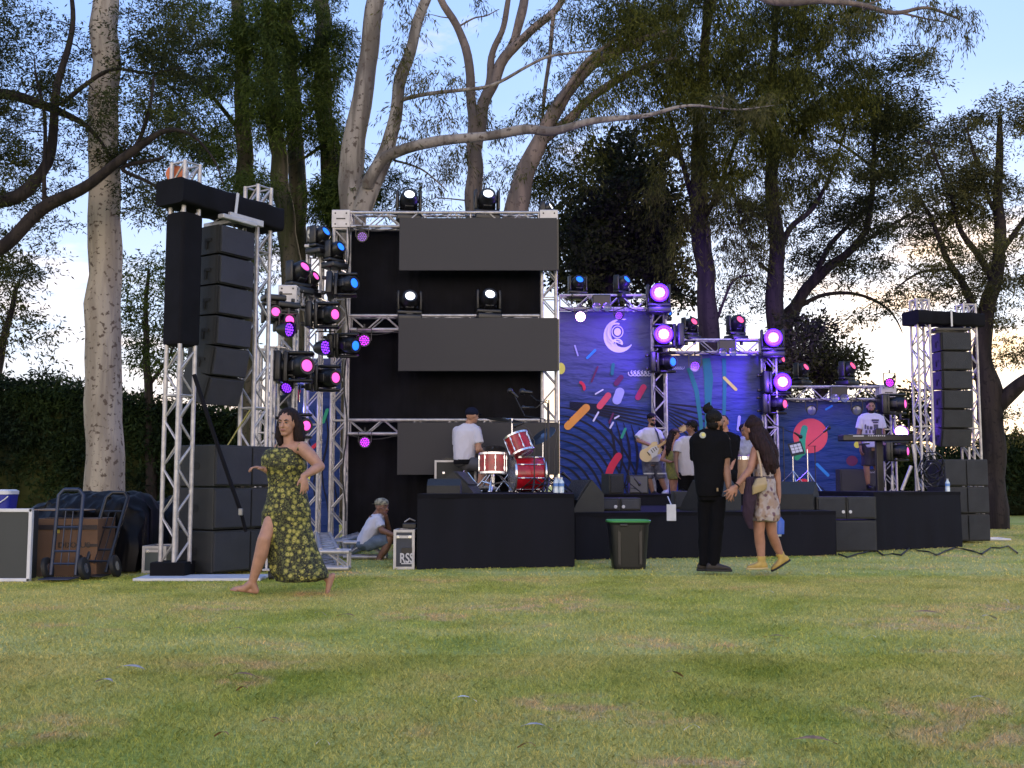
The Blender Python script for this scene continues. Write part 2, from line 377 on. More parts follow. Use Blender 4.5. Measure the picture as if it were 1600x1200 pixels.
# ---------------------------------------------------------------- truss
def truss(mb, p, q, w=.27, side=(1, 0, 0), rc=.024, rl=.012, bay=None, n=8):
    p = Vector(p); q = Vector(q); d = q - p; Ln = d.length; fr = frame(p, d, side)
    h = w / 2 - rc; cs = [(-h, -h), (h, -h), (h, h), (-h, h)]
    for x, y in cs: mb.tube(fr @ Vector((x, y, 0)), fr @ Vector((x, y, Ln)), rc, n=n)
    bay = bay or w * 1.0; nb = max(2, round(Ln / bay)); st = Ln / nb
    for a in range(4):
        A = cs[a]; B = cs[(a + 1) % 4]; fl = a % 2
        for i in range(nb):
            s, e = (A, B) if (i + fl + a // 2) % 2 == 0 else (B, A)
            mb.tube(fr @ Vector((s[0], s[1], i * st + .012)), fr @ Vector((e[0], e[1], (i + 1) * st - .012)), rl, n=5, caps=False)
        for z in (rl, Ln - rl) : mb.tube(fr @ Vector((A[0], A[1], z)), fr @ Vector((B[0], B[1], z)), rl, n=5, caps=False)
        k = 7
        for i in range(k, nb, k): mb.tube(fr @ Vector((A[0], A[1], i * st)), fr @ Vector((B[0], B[1], i * st)), rl, n=5, caps=False)
    return mb
def tr(parent, p, q, w=.27, name='truss', **k): return truss(MB(), p, q, w, **k).build(name, M_ALU, parent, smooth=True)
def block(parent, c, s=.3, rz=0):
    m = MB(); M = Matrix.Translation(c) @ Matrix.Rotation(rz, 4, 'Z'); m.bbox((0, 0, 0), (s, s, s), .012, M)
    for a in (0, 90):
        R_ = M @ Matrix.Rotation(R(a), 4, 'Z')
        for x in (-.3, .3):
            for z in (-.3, .3):
                m.tube((x * s, -s / 2 - .004, z * s), (x * s, -s / 2 + .01, z * s), .014, n=8, M=R_, k=1)
        m.box((0, -s / 2 - .002, 0), (s * .5, .006, s * .07), M=R_, k=1)
    return m.build('corner_block', [M_ALU2, M_BLACK], parent)
# main frame with the three crossbars
YM = 17.0
fx0, fx1 = X(531, 600, YM), X(858, 600, YM)
mf = thing('stage_truss', 'tall silver truss frame carrying the three grey screens', 'truss', (fx0, YM, 0))
for x, yy in ((fx0, 'left'), (fx1, 'right')):
    tr(mf, (x, YM, .02), (x, YM, Z(359, YM)), .27, 'leg')
    block(mf, (x, YM, Z(345, YM)), .29)
for va, vb in ((333, 358), (493, 518), (655, 680)):
    z = (Z(va, YM) + Z(vb, YM)) / 2
    tr(mf, (fx0 + .15, YM, z), (fx1 - .15, YM, z), abs(Z(va, YM) - Z(vb, YM)) + .01, 'crossbar', side=(0, 1, 0))
# black curtain behind the frame (pleated)
def curtain(name, u0, u1, v0, z1, Y, lab, m=None, amp=.035, n=160, cat='curtain'):
    x0, x1, z0 = X(u0, 600, Y), X(u1, 600, Y), Z(v0, Y); vs = []; nz_ = 14
    for j in range(nz_ + 1):
        for i in range(n + 1):
            x = x0 + (x1 - x0) * i / n; z = z0 + (z1 - z0) * j / nz_
            y = Y + amp * (noise.noise(Vector((x * 4.2, z * .35, Y))) + .5 * noise.noise(Vector((x * 13, z * .5, 2))))
            vs.append((x, y, z))
    k = len(vs); vs += [(a, b + .012, c) for a, b, c in vs]; fs = []
    for j in range(nz_):
        for i in range(n):
            a = j * (n + 1) + i; b = a + n + 1; fs += [(a, b, b + 1, a + 1), (k + a, k + a + 1, k + b + 1, k + b)]
    mb = MB(); mb.add(vs, fs); o = mb.build(name, m or M_CLOTH, None, True); return tag(o, lab, cat)
curtain('black_curtain', 544, 846, 358, .03, YM + .22, 'large black curtain hung behind the three grey screens')
# led screens
for i, (a, b, lab) in enumerate(((341, 423, 'top grey LED screen hung under the highest crossbar'), (497, 580, 'middle grey LED screen of the three'), (660, 742, 'lowest grey LED screen behind the drummer'))):
    Ys = YM - .28; x0, x1 = X(622, 600, Ys), X(871, 600, Ys); z0, z1 = Z(a, Ys), Z(b, Ys)
    t = thing('led_screen', lab, 'screen', ((x0 + x1) / 2, Ys, z1), 0, 'grey LED screens on the frame')
    MB().bbox(((x0 + x1) / 2, Ys, (z0 + z1) / 2), (x1 - x0, .05, z0 - z1), .004).build('display', M_SCREEN, t)
    m = MB()
    for k in range(6):
        x = x0 + (x1 - x0) * (k + .5) / 6; m.box((x, Ys + .06, (z0 + z1) / 2), ((x1 - x0) / 6 - .03, .07, (z0 - z1) - .03))
    m.build('rear_cabinet', M_BLACK, t)
    m = MB(); m.box((x1 + .014, Ys + .05, (z0 + z1) / 2), (.026, .12, (z0 - z1) * .96)); m.build('side_panel', M_BLACK, t)
# backdrop frames on the right, stepping down
YB = [21.3, 22.1, 22.9]
def bframe(lab, ua, ub, va, vb, Y, leg_u, lw, deck=.8):
    x0, x1 = X(ua, 600, Y), X(ub, 600, Y); z0, z1 = Z(va, Y), Z(vb, Y); w = z0 - z1
    t = thing('stage_truss', lab, 'truss', (x0, Y, 0)); zc = (z0 + z1) / 2; lx = X(leg_u, 600, Y)
    tr(t, (x0, Y, zc), (lx - w / 2 - .005, Y, zc), w, 'crossbar', side=(0, 1, 0)); block(t, (lx, Y, zc), w + .02)
    tr(t, (lx, Y, .02), (lx, Y, z1 - .01), w * .95, 'leg'); MB().bbox((lx, Y + .32, (z1 + .02) / 2), (.40, .02, z1 - .04), .005).build('backing_cloth', M_CLOTH, t)
    m = MB(); pts = [Vector((x0 + (lx - x0) * i / 24, Y - w / 2 - .02, z1 + .05 - .10 * abs(math.sin(i / 24 * math.pi * 3)))) for i in range(25)]; m.path(pts, .010, 5); m.path([Vector((lx - w * .4, Y - w / 2 - .02, z1 + .1 - .12 * i)) + Vector((.03 * math.sin(i * 1.1), 0, 0)) for i in range(int((z1 - .6) / .12))], .009, 5); m.build('cable', M_RUB, t); return t
bframe('silver truss frame around the blue backdrop with the moon emblem', 874, 1018, 461, 485, YB[0], 1030, 24)
bframe('silver truss frame around the middle blue backdrop', 1044, 1190, 530, 553, YB[1], 1202, 22)
bframe('lowest silver truss frame above the backdrop with the red disc', 1218, 1375, 603, 626, YB[2], 1384, 21)
# ---- printed backdrops
PC = {'bl': (.006, .020, .17), 'or': (.72, .30, .05), 'rd': (.62, .03, .06), 'cr': (.66, .08, .10), 'pk': (.45, .03, .12), 'gr': (.03, .32, .17), 'ye': (.62, .60, .08), 'wh': (.62, .62, .70),
      'lb': (.03, .24, .62), 'dk': (.004, .006, .02), 'br': (.12, .02, .07), 'dg': (.015, .16, .14), 'gy': (.36, .38, .62)}
PM = {k: mat('print_' + k, c, .65, var=.08, scale=3, spec=.3) for k, c in PC.items()}
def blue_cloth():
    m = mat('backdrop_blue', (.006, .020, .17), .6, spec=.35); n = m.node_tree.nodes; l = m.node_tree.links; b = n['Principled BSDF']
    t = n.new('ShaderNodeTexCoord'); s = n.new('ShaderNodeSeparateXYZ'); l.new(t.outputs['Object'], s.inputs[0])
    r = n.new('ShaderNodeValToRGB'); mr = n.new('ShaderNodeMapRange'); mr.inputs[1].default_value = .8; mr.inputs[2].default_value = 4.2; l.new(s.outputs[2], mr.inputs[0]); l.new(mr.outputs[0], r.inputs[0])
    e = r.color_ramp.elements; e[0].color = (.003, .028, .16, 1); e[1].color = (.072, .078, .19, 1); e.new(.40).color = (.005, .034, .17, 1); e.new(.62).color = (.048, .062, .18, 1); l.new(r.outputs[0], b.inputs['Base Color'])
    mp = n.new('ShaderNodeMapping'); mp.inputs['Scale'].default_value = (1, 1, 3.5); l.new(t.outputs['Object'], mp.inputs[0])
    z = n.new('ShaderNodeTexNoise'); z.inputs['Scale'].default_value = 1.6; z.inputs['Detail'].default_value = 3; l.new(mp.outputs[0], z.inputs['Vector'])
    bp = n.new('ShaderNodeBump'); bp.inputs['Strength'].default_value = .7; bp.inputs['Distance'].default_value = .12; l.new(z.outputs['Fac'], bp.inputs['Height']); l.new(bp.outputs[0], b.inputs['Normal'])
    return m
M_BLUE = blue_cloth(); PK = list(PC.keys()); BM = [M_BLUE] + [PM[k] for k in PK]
class Banner:
    def __init__(s, u0, u1, v0, v1, Y):
        s.Y = Y; s.m = MB(); s.lay = 0
        x0, x1, z0, z1 = X(u0, 600, Y), X(u1, 600, Y), Z(v0, Y), Z(v1, Y); s.ext = (x0, x1, z0, z1)
        s.m.box(((x0 + x1) / 2, Y, (z0 + z1) / 2), (x1 - x0, .012, z0 - z1), k=0)
    def pt(s, u, v): q = P(u, v, s.Y); x0, x1, z0, z1 = s.ext; return (min(max(q.x, x0), x1), min(max(q.z, z1), z0))
    def poly(s, pts, c):
        s.lay += 1; y = s.Y - .009 - .0006 * s.lay; q = [s.pt(*p) for p in pts]
        s.m.add([(x, y, z) for x, z in q], [tuple(range(len(q)))], None, 1 + PK.index(c))
    def ribbon(s, pts, wd, c):
        s.lay += 1; y = s.Y - .009 - .0006 * s.lay; n = len(pts); wd = wd if isinstance(wd, list) else [wd] * n; q = []
        for i, (u, v) in enumerate(pts):
            a = pts[max(0, i - 1)]; b = pts[min(n - 1, i + 1)]; d = math.hypot(b[0] - a[0], b[1] - a[1]) or 1
            nx, ny = -(b[1] - a[1]) / d * wd[i] / 2, (b[0] - a[0]) / d * wd[i] / 2
            q += [s.pt(u + nx, v + ny), s.pt(u - nx, v - ny)]
        s.m.add([(x, y, z) for x, z in q], [(2 * i, 2 * i + 2, 2 * i + 3, 2 * i + 1) for i in range(n - 1)], None, 1 + PK.index(c))
    def cap(s, u0, v0, u1, v1, w, c, bend=0):
        n = 22; pts = []; wd = []; L_ = math.hypot(u1 - u0, v1 - v0); r = w / 2; ex, ey = (u1 - u0) / L_ * r * .7, (v1 - v0) / L_ * r * .7; u0 -= ex; u1 += ex; v0 -= ey; v1 += ey; L_ += 1.4 * r
        for i in range(n):
            t = .5 - .5 * math.cos(math.pi * i / (n - 1)); e = min(t, 1 - t) * L_
            wd.append(2 * math.sqrt(max(0, r * r - max(0, r - e) ** 2)) + .1)
            nx, ny = -(v1 - v0) / L_, (u1 - u0) / L_; o = bend * math.sin(math.pi * t)
            pts.append((u0 + (u1 - u0) * t + nx * o, v0 + (v1 - v0) * t + ny * o))
        s.ribbon(pts, wd, c)
    def arc(s, cx, cy, r, a0, a1, w, c, n=24, ry=None):
        ry = ry or r; pts = [(cx + r * math.cos(a0 + (a1 - a0) * i / (n - 1)), cy + ry * math.sin(a0 + (a1 - a0) * i / (n - 1))) for i in range(n)]
        s.ribbon(pts, w, c)
    def disc(s, cx, cy, r, c, ry=None, n=36): s.poly([(cx + r * math.cos(2 * math.pi * i / n), cy + (ry or r) * math.sin(2 * math.pi * i / n)) for i in range(n)], c)
    def done(s, lab): return s.m.build('printed_backdrop', BM, None, label=lab, cat='backdrop')
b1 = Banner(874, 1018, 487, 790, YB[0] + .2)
for k in range(11):      # big dark palm strokes, nested arcs sweeping down
    p0 = (874, 636 + k * 13); p2 = (1012 - k * 12.2, 797); p1 = (874 + (p2[0] - 874) * .72, p0[1] + 8); pts = []
    for i in range(16):
        t = i / 15; pts.append(tuple((1 - t) ** 2 * p0[q] + 2 * t * (1 - t) * p1[q] + t * t * p2[q] for q in (0, 1)))
    b1.ribbon(pts, [.8 + 3.0 * math.sin(math.pi * min(.98, i / 15 + .02)) ** .7 for i in range(16)], 'dk')
for k in range(5):
    b1.ribbon([(890 + 26 * i, 628 + 3 * i + k * 2 + (k * .9) * i) for i in range(6)], [1.5, 3, 3.5, 3, 2, .8], 'dk')
for k in range(6): b1.ribbon([(950 + 12 * k + 10 * math.sin(t / 3), 655 + t * 11 + k * 3) for t in range(11)], [1, 2, 3, 4, 4, 4, 3.5, 3, 2, 1.5, 1], 'dk')
for q in ((886, 667, 917, 636, 12, 'or'), (936, 636, 951, 617, 9.5, 'cr'), (963, 627, 969, 611, 14, 'gy'), (949, 753, 968, 712, 11, 'rd', -4), (956, 585, 958, 569, 5, 'dg'), (971, 684, 977, 670, 4, 'gr'),
          (996, 622, 1006, 604, 9, 'pk'), (962, 600, 971, 589, 8, 'br'), (917, 560, 930, 547, 3.6, 'lb'), (924, 597, 934, 573, 2.5, 'br'), (898, 540, 903, 556, 2.2, 'gy'), (927, 658, 935, 644, 2.6, 'wh'),
          (930, 616, 942, 609, 2.2, 'wh'), (960, 654, 967, 650, 2.4, 'wh'), (953, 669, 958, 660, 2.6, 'wh'), (952, 661, 958, 646, 3, 'br'), (906, 598, 912, 609, 4.5, 'rd', -3)): b1.cap(*q)
b1.disc(876, 576, 7, 'ye', 9)
for k in range(6): b1.arc(986 + 5.6 * k, 583, 4.6, R(200), R(-40) , 1.3, 'wh', 12)
for k in range(6): b1.arc(988.5 + 5.6 * k, 582, 3, R(90), R(250), 1.2, 'wh', 8)
# moon emblem: outer crescent, inner rings and scrolls
n_ = 40; oc = [(967 + 24 * math.cos(R(-70) - R(255) * i / n_), 525 + 26 * math.sin(R(-70) - R(255) * i / n_)) for i in range(n_ + 1)]
ic = [(974 + 19.5 * math.cos(R(-75) - R(235) * i / n_), 520.5 + 22.5 * math.sin(R(-75) - R(235) * i / n_)) for i in range(n_ + 1)]
b1.lay += 1
for i in range(n_):
    y = b1.Y - .012; q = [b1.pt(*oc[i]), b1.pt(*oc[i + 1]), b1.pt(*ic[i + 1]), b1.pt(*ic[i])]; b1.m.add([(x, y, z) for x, z in q], [(0, 1, 2, 3)], None, 1 + PK.index('wh'))
b1.lay += 8
b1.disc(964.5, 519, 5.5, 'wh', 6); b1.arc(964.5, 519, 8.5, 0, R(360), 1.4, 'wh', 30, 9.2); b1.arc(963, 520, 13, R(95), R(290), 2.6, 'wh', 26, 14); b1.arc(964, 537, 8, R(150), R(380), 2, 'wh', 22, 6.5)
b1.arc(966, 537, 4.5, R(120), R(390), 1.2, 'wh', 18, 3.5); b1.arc(956, 530, 6, R(60), R(200), 1.4, 'wh', 14); b1.arc(970, 527, 10, R(90), R(160), 1.6, 'wh', 12)
b1.done('blue printed backdrop with white crescent moon emblem and confetti')
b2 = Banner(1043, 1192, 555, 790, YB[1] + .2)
for k in range(7): b2.ribbon([(1043 + 14 * i, 631 + i * (1.5 + k * 1.6) + k * 4) for i in range(8)], [1, 2.4, 3, 3, 3, 2.4, 1.6, .8], 'dk')
for pts, w in (([(1076, 575), (1088, 610), (1095, 660), (1098, 700)], [7, 7, 6, 5]), ([(1103, 560), (1107, 590), (1106, 640), (1103, 690)], [12, 14, 9, 5]), ([(1131, 560), (1132, 600), (1131, 650), (1132, 700)], [6, 6, 5, 4])): b2.ribbon(pts, w, 'dg')
for k in range(5): b2.arc(1052 + 3.5 * k, 574, 3, R(200), R(-20), 1.1, 'gy', 9)
b2.cap(1131, 590, 1150, 609, 4.6, 'ye'); b2.cap(1153, 672, 1155, 651, 4.4, 'gy'); b2.cap(1171, 730, 1178, 700, 5, 'rd')
b2.done('blue printed backdrop with green stems, middle of the three on the right')
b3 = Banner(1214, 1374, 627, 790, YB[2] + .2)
b3.disc(1266, 681, 27, 'cr'); b3.cap(1255, 708, 1258, 668, 10, 'gr', -3); b3.cap(1244, 716, 1256, 705, 8, 'gr'); b3.cap(1276, 725, 1294, 743, 4.6, 'lb'); b3.disc(1255, 752, 7, 'rd', 4); b3.disc(1339, 695, 5, 'ye')
b3.disc(1331, 720, 9, 'br', 8); b3.cap(1290, 640, 1300, 634, 3, 'lb')
b3.done('blue printed backdrop with a large red disc and green stroke')
# left side frames (mirrored, seen edge on) and their backdrop
lf = thing('stage_truss', 'silver truss frame with grey corner block left of the tall frame', 'truss', P(458, 600, 16.2) * 1)
lf.location.z = 0
pA = P(452, 462, 15.6); pB = P(500, 462, 17.6)
tr(lf, (pA.x, pA.y, .02), (pA.x, pA.y, Z(474, 15.6)), .26, 'leg'); block(lf, (pA.x, pA.y, Z(462, 15.6)), .27)
tr(lf, pA + Vector((.06, .17, 0)), P(517, 487, 17.9), .24, 'crossbar')
lg = thing('stage_truss', 'silver truss frame holding the clear square lamp, beside the tall frame', 'truss', (0, 0, 0))
pC = P(493, 398, 16.9); lg.location = (pC.x, pC.y, 0)
tr(lg, (pC.x, pC.y, .02), (pC.x, pC.y, Z(400, 16.9)), .26, 'leg'); MB().bbox((pC.x, pC.y, Z(387, 16.9)), (.30, .3, .05), .01).build('top_plate', M_ALU2, lg)
tr(lg, P(508, 404, 17.2), P(536, 420, 18.6), .24, 'crossbar')
lh = thing('stage_truss', 'low silver truss frame farthest left behind the speaker tower', 'truss', (0, 0, 0))
pD = P(417, 540, 15.2); lh.location = (pD.x, pD.y, 0)
tr(lh, (pD.x, pD.y, .02), (pD.x, pD.y, Z(545, 15.2)), .24, 'leg'); tr(lh, pD + Vector((.05, .1, -.1)), P(480, 566, 17.2), .24, 'crossbar')
b4 = Banner(424, 533, 560, 845, 17.9)
for k in range(8): b4.ribbon([(430 + 13 * k + 5 * math.sin(i + k), 640 + 20 * i) for i in range(9)], [1, 2, 3, 3, 3, 3, 2, 2, 1], 'dk')
for q in ((450, 610, 452, 580, 6, 'lb'), (462, 630, 468, 610, 5, 'pk'), (478, 760, 484, 735, 7, 'ye'), (488, 700, 500, 690, 5, 'rd'), (505, 660, 512, 640, 5, 'gr')): b4.cap(*q)
b4.done('blue printed backdrop half hidden behind the lights at left')
# base trusses lying on the grass
m = MB(); y_ = YM - .15
for va in (357, 517, 679):
    m.path([Vector((fx0 + .2 + (fx1 - fx0 - .4) * i / 30, y_, Z(va, YM) - .02 - .06 * abs(math.sin(i / 30 * math.pi * 4)))) for i in range(31)], .009, 5)
m.path([Vector((fx0 + .12 + .03 * math.sin(i * .9), y_ - .02, 5.0 - .2 * i)) for i in range(24)], .012, 5); m.build('cable', M_RUB, mf)
t = thing('base_truss', 'short silver truss lying on the grass under the left leg of the tall frame', 'truss', G(517, 893))
g0 = G(505, 893); tr(t, (g0.x + .04, g0.y + .15, .13), (X(505, 858, 16.6), 16.6, .13), .24, 'truss', side=(0, 0, 1)); tr(t, (g0.x - .25, g0.y + .1, .125), (g0.x + .28, g0.y + .1, .125), .23, 'foot_bar', side=(0, 0, 1))
t = thing('base_truss', 'low silver truss the seated man sits on', 'truss', G(570, 884))
tr(t, (X(537, 880, 14.1), 14.15, .125), (X(604, 880, 14.1), 14.15, .125), .23, 'truss', side=(0, 0, 1)); tr(t, (X(548, 860, 15.4), 14.3, .125), (X(548, 860, 15.4), 16.7, .125), .23, 'side_bar', side=(0, 0, 1))
# ---------------------------------------------------------------- speaker towers
def cabinet(parent, c, w, h, d, rz, pitch=0, handle='sq', name='cabinet'):
    """line-array or subwoofer box: c = centre of front face; faces -y before rz"""
    M = Matrix.Translation(c) @ Matrix.Rotation(rz, 4, 'Z') @ Matrix.Rotation(pitch, 4, 'X')
    m = MB()
    if handle == 'sq':    # tapered cabinet
        k = .28
        ps = [(-w / 2, 0), (w / 2, 0), (w / 2, d * .35), (w / 2 * (1 - k * .3), d), (-w / 2 * (1 - k * .3), d), (-w / 2, d * .35)]
        m.prism([(x, y) for x, y in ps], M @ Matrix.Translation((0, 0.012, -h / 2 + .006)), h - .012, 0)
        m2 = MB(); m2.bbox((0, 0, 0), (w - .02, .03, h - .03), .008, M); 
        for s in (-1, 1):
            m.box((s * (w / 2 + .001), d * .42, 0), (.012, .10, .035), M, k=1); m.box((s * (w / 2 + .001), d * .50, -.05), (.012, .035, .09), M, k=1)
            m.box((s * (w / 2 + .002), .03, 0), (.016, .04, h - .03), M, k=1)
    else:
        m.bbox((0, d / 2 + .012, 0), (w, d, h - .012), .01, M)
        m2 = MB(); m2.bbox((-w * .25, 0, 0), (w / 2 - .02, .03, h - .05), .006, M); m2.bbox((w * .25, 0, 0), (w / 2 - .02, .03, h - .05), .006, M)
        for s in (-1, 1): m.tube((s * (w / 2 + .003), d * .45, 0), (s * (w / 2 - .02), d * .45, 0), .045, n=16, M=M, k=1)
    o = m.build(name, [M_BOX, M_RUB], parent); m2.build('grille', M_GRILL, o); return o
n_l = Vector((.85, -.53, 0)).normalized(); d_l = Vector((.53, .85, 0)); rzL = math.atan2(n_l.x, -n_l.y)
legA = Vector((X(281, 600, 11.35), 11.35, 0)); legB = Vector((X(397, 600, 12.25), 12.25, 0))
tw = thing('speaker_tower', 'silver truss tower of the left speaker stack with black cloth on top', 'truss tower', (legA + legB) / 2)
for L_, top, b0 in ((legA, Z(256, 11.35), .14), (legB, Z(293, 12.25), .03)):
    tr(tw, (L_.x, L_.y, b0), (L_.x, L_.y, top), .25, 'leg', side=d_l); 
MB().bbox((legA.x - .02, legA.y, .085), (.36, .36, .165), .01).build('base_cover', M_CLOTH, tw)
# black cloth wrapping the beam: lumpy box
def wrapped(parent, a, b, w, h, ext, name='cloth_wrap', m=M_CLOTH, n=26):
    a = Vector(a); b = Vector(b); d = (b - a).normalized(); s = Vector((-d.y, d.x, 0)); p = a - d * ext; q = b + d * ext; mb = MB(); secs = []
    for i in range(n):
        t = i / (n - 1); c = p.lerp(q, t); g = 1 + .05 * noise.noise(Vector((t * 9, 1, 2))) + (.06 if (t < .2 or t > .76) else -.04)
        secs.append((c + Vector((0, 0, .02 * noise.noise(Vector((t * 7, 3, 2))))), s * w / 2 * g, Vector((0, 0, h / 2 * (1 + .06 * noise.noise(Vector((t * 12, 5, 1))))))))
    mb.loft(secs, 32, pw=9); return mb.build(name, m, parent, True)
zc = (Z(288, 11.35) + Z(325, 11.35)) / 2
wrapped(tw, (legA.x, legA.y, zc), (legB.x, legB.y, zc - .01), .40, .27, .21)
mb = MB(); mb.bbox((0, 0, 0), (.275, .275, 1), .03, Matrix.Translation((legA.x, legA.y, (Z(335, 11.35) + Z(541, 11.35)) / 2)) @ Matrix.Rotation(rzL, 4, 'Z') @ Matrix.Diagonal((1, 1, Z(335, 11.35) - Z(541, 11.35), 1)))
mb.build('cloth_wrap', M_CLOTH, tw)
mid = (legA + legB) / 2
arr = thing('line_array', 'hanging column of six black speakers on the left tower', 'speaker array', (mid.x, mid.y, Z(640, 11.7)), 0, 'hanging speaker columns')
fc = mid + n_l * .24; hh = .33
mb = MB(); mb.bbox((fc - n_l * .2) .to_tuple()[:2] + (Z(345, 11.75),), (.62, .34, .05), .01, None) if False else None
mb.bbox((0, 0, 0), (.50, .09, .05), .01, Matrix.Translation((fc.x, fc.y, Z(342, 11.6))) @ Matrix.Rotation(rzL, 4, 'Z')); mb.bbox((0, .25, 0), (.08, .5, .05), .01, Matrix.Translation((fc.x, fc.y, Z(342, 11.6))) @ Matrix.Rotation(rzL, 4, 'Z'))
for s in (-.2, .2): mb.tube((fc.x + d_l.x * s - n_l.x * .2, fc.y + d_l.y * s - n_l.y * .2, Z(350, 11.6)), (mid.x, mid.y, zc - .1), .008, n=5)
mb.build('rigging_frame', M_ALU2, arr)
def array(parent, top, n, rz, hh, w, d, curve):
    p = Vector(top); pit = 0; back = Matrix.Rotation(rz, 4, 'Z')
    for i in range(n):
        pit += curve[i]; dv = back @ (Matrix.Rotation(pit, 4, 'X') @ Vector((0, 0, -1)))
        c = p + dv * hh / 2; cabinet(parent, c, w, hh - .012, d, rz, pit); p = p + dv * hh
array(arr, (fc.x, fc.y, Z(353, 11.6)), 6, rzL, hh, .50, .42, [0, R(.5), R(1), R(1.5), R(8), R(8)])
mb = MB(); mb.box((0, 0, 0), (.035, .006, .26), Matrix.Translation(mid + n_l * .215 + Vector((0, 0, zc))) @ Matrix.Rotation(rzL, 4, 'Z') @ Matrix.Rotation(.12, 4, 'Y')); mb.build('strap', M_WHITE, tw)
MB().bbox((0, 0, 0), (.5, .04, .07), .005, Matrix.Translation(mid + n_l * .24 + d_l * .12 + Vector((0, 0, zc - .15))) @ Matrix.Rotation(rzL, 4, 'Z')).build('hanging_bar', M_ALU2, tw)
m = MB(); m.lathe([(.001, -.03), (.09, -.03), (.10, 0), (.09, .03), (.001, .03)], 20, Matrix.Translation((legA.x - .13, legA.y + .05, Z(272, 11.4))) @ Matrix.Rotation(R(90), 4, 'X')); m.build('orange_hoist', mat('orange_paint', (.5, .12, .03), .5), tw)
sC = Vector((X(334, 800, 11.4), 11.4, 0))
for i in range(3):
    h = .45; c = sC + d_l * .52 + Vector((0, 0, .03 + h * (i + .5)))
    t = thing('subwoofer', ('bottom', 'middle', 'top')[i] + ' black subwoofer of the big left stack behind the walking woman', 'speaker', (c.x, c.y, .03 + h * i), 0, 'stacked subwoofers at left')
    cabinet(t, c, 1.04, h, .62, rzL, 0, 'rd')
# platform strip on the ground under the left stack
mb = MB(); a = G(207, 909); mb.bbox((0, 0, 0), (1.25, .5, .03), .004, Matrix.Translation((a.x + .62, a.y + .26, .018)) @ Matrix.Rotation(.03, 4, 'Z'))
mb.build('white_board', M_WHITE, None, label='thin white board lying on the grass in front of the left speaker tower', cat='board')
# ratchet strap + rope
a = P(303, 585, 11.25); b = P(377, 802, 11.35); bk = P(376, 800, 11.3)
t = thing('ratchet_strap', 'black tie-down strap with ratchet slanting across the left speaker stack', 'strap', bk)
mb = MB(); mb.path([a, a.lerp(b, .5) + Vector((0, -.02, 0)), b], .022, 6); mb.path([b, P(384, 830, 11.45)], .02, 6); mb.build('webbing', M_CLOTH, t); MB().bbox(bk, (.045, .04, .075), .01).build('ratchet', mat('ratchet_steel', (.2, .2, .2), .4, .5), t)
mb = MB(); mb.path([P(391, 640, 12.0), P(373, 668, 12), P(355, 697, 12)], .008, 6); mb.build('rope', mat('yellow_rope', (.28, .26, .08), .8), None, label='thin yellowish rope running down to the top of the left subwoofers', cat='rope')
# right tower
YR = 18.5
legC = Vector((X(1441, 600, YR), YR, 0)); legD = Vector((X(1514, 600, YR + .3), YR + .3, 0))
tw2 = thing('speaker_tower', 'silver truss tower of the right speaker stack with black cloth on top', 'truss tower', (legC + legD) / 2)
tr(tw2, (legC.x, legC.y, .03), (legC.x, legC.y, Z(468, YR)), .27, 'leg', side=(1, .12, 0)); tr(tw2, (legD.x, legD.y, .03), (legD.x, legD.y, Z(476, YR + .3)), .27, 'leg', side=(1, .12, 0))
zc2 = (Z(486, YR) + Z(509, YR)) / 2
wrapped(tw2, (legC.x, legC.y, zc2), (legD.x, legD.y, zc2), .42, .24, .2)
mid2 = (legC + legD) / 2; n_r = Vector((.1, -1, 0)).normalized(); fr_ = mid2 + n_r * .30
m = MB(); m.box((mid2.x + .05, mid2.y - .23, zc2 - .02), (.03, .006, .26)); m.build('strap', M_WHITE, tw2)
arr2 = thing('line_array', 'hanging column of six black speakers on the right tower', 'speaker array', (mid2.x, mid2.y, Z(690, YR)), 0, 'hanging speaker columns')
m = MB(); m.bbox((fr_.x, fr_.y + .2, Z(516, YR)), (.6, .42, .05), .01)
for s in (-.2, .2): m.tube((fr_.x + s, fr_.y + .25, Z(516, YR)), (mid2.x, mid2.y, zc2 - .1), .008, n=5)
m.build('rigging_frame', M_BLACK, arr2)
array(arr2, (fr_.x + .06, fr_.y, Z(520, YR)), 6, .1, .33, .52, .45, [0, R(1), R(1), R(1), R(5), R(5)])
for i in range(3):
    c = Vector((X(1512, 800, YR - .5), YR - .5, .03 + .45 * (i + .5)))
    t = thing('subwoofer', ('bottom', 'middle', 'top')[i] + ' black subwoofer of the stack under the right tower', 'speaker', (c.x, c.y, .03 + .45 * i), 0, 'stacked subwoofers at right')
    cabinet(t, c, .76, .45, .6, .1, 0, 'rd')
mb = MB(); a = G(1530, 845); mb.bbox((a.x + .3, a.y + .3, .02), (.55, .5, .03), .004); mb.build('white_board', M_WHITE, None, label='thin white board on the grass beside the right subwoofers', cat='board')
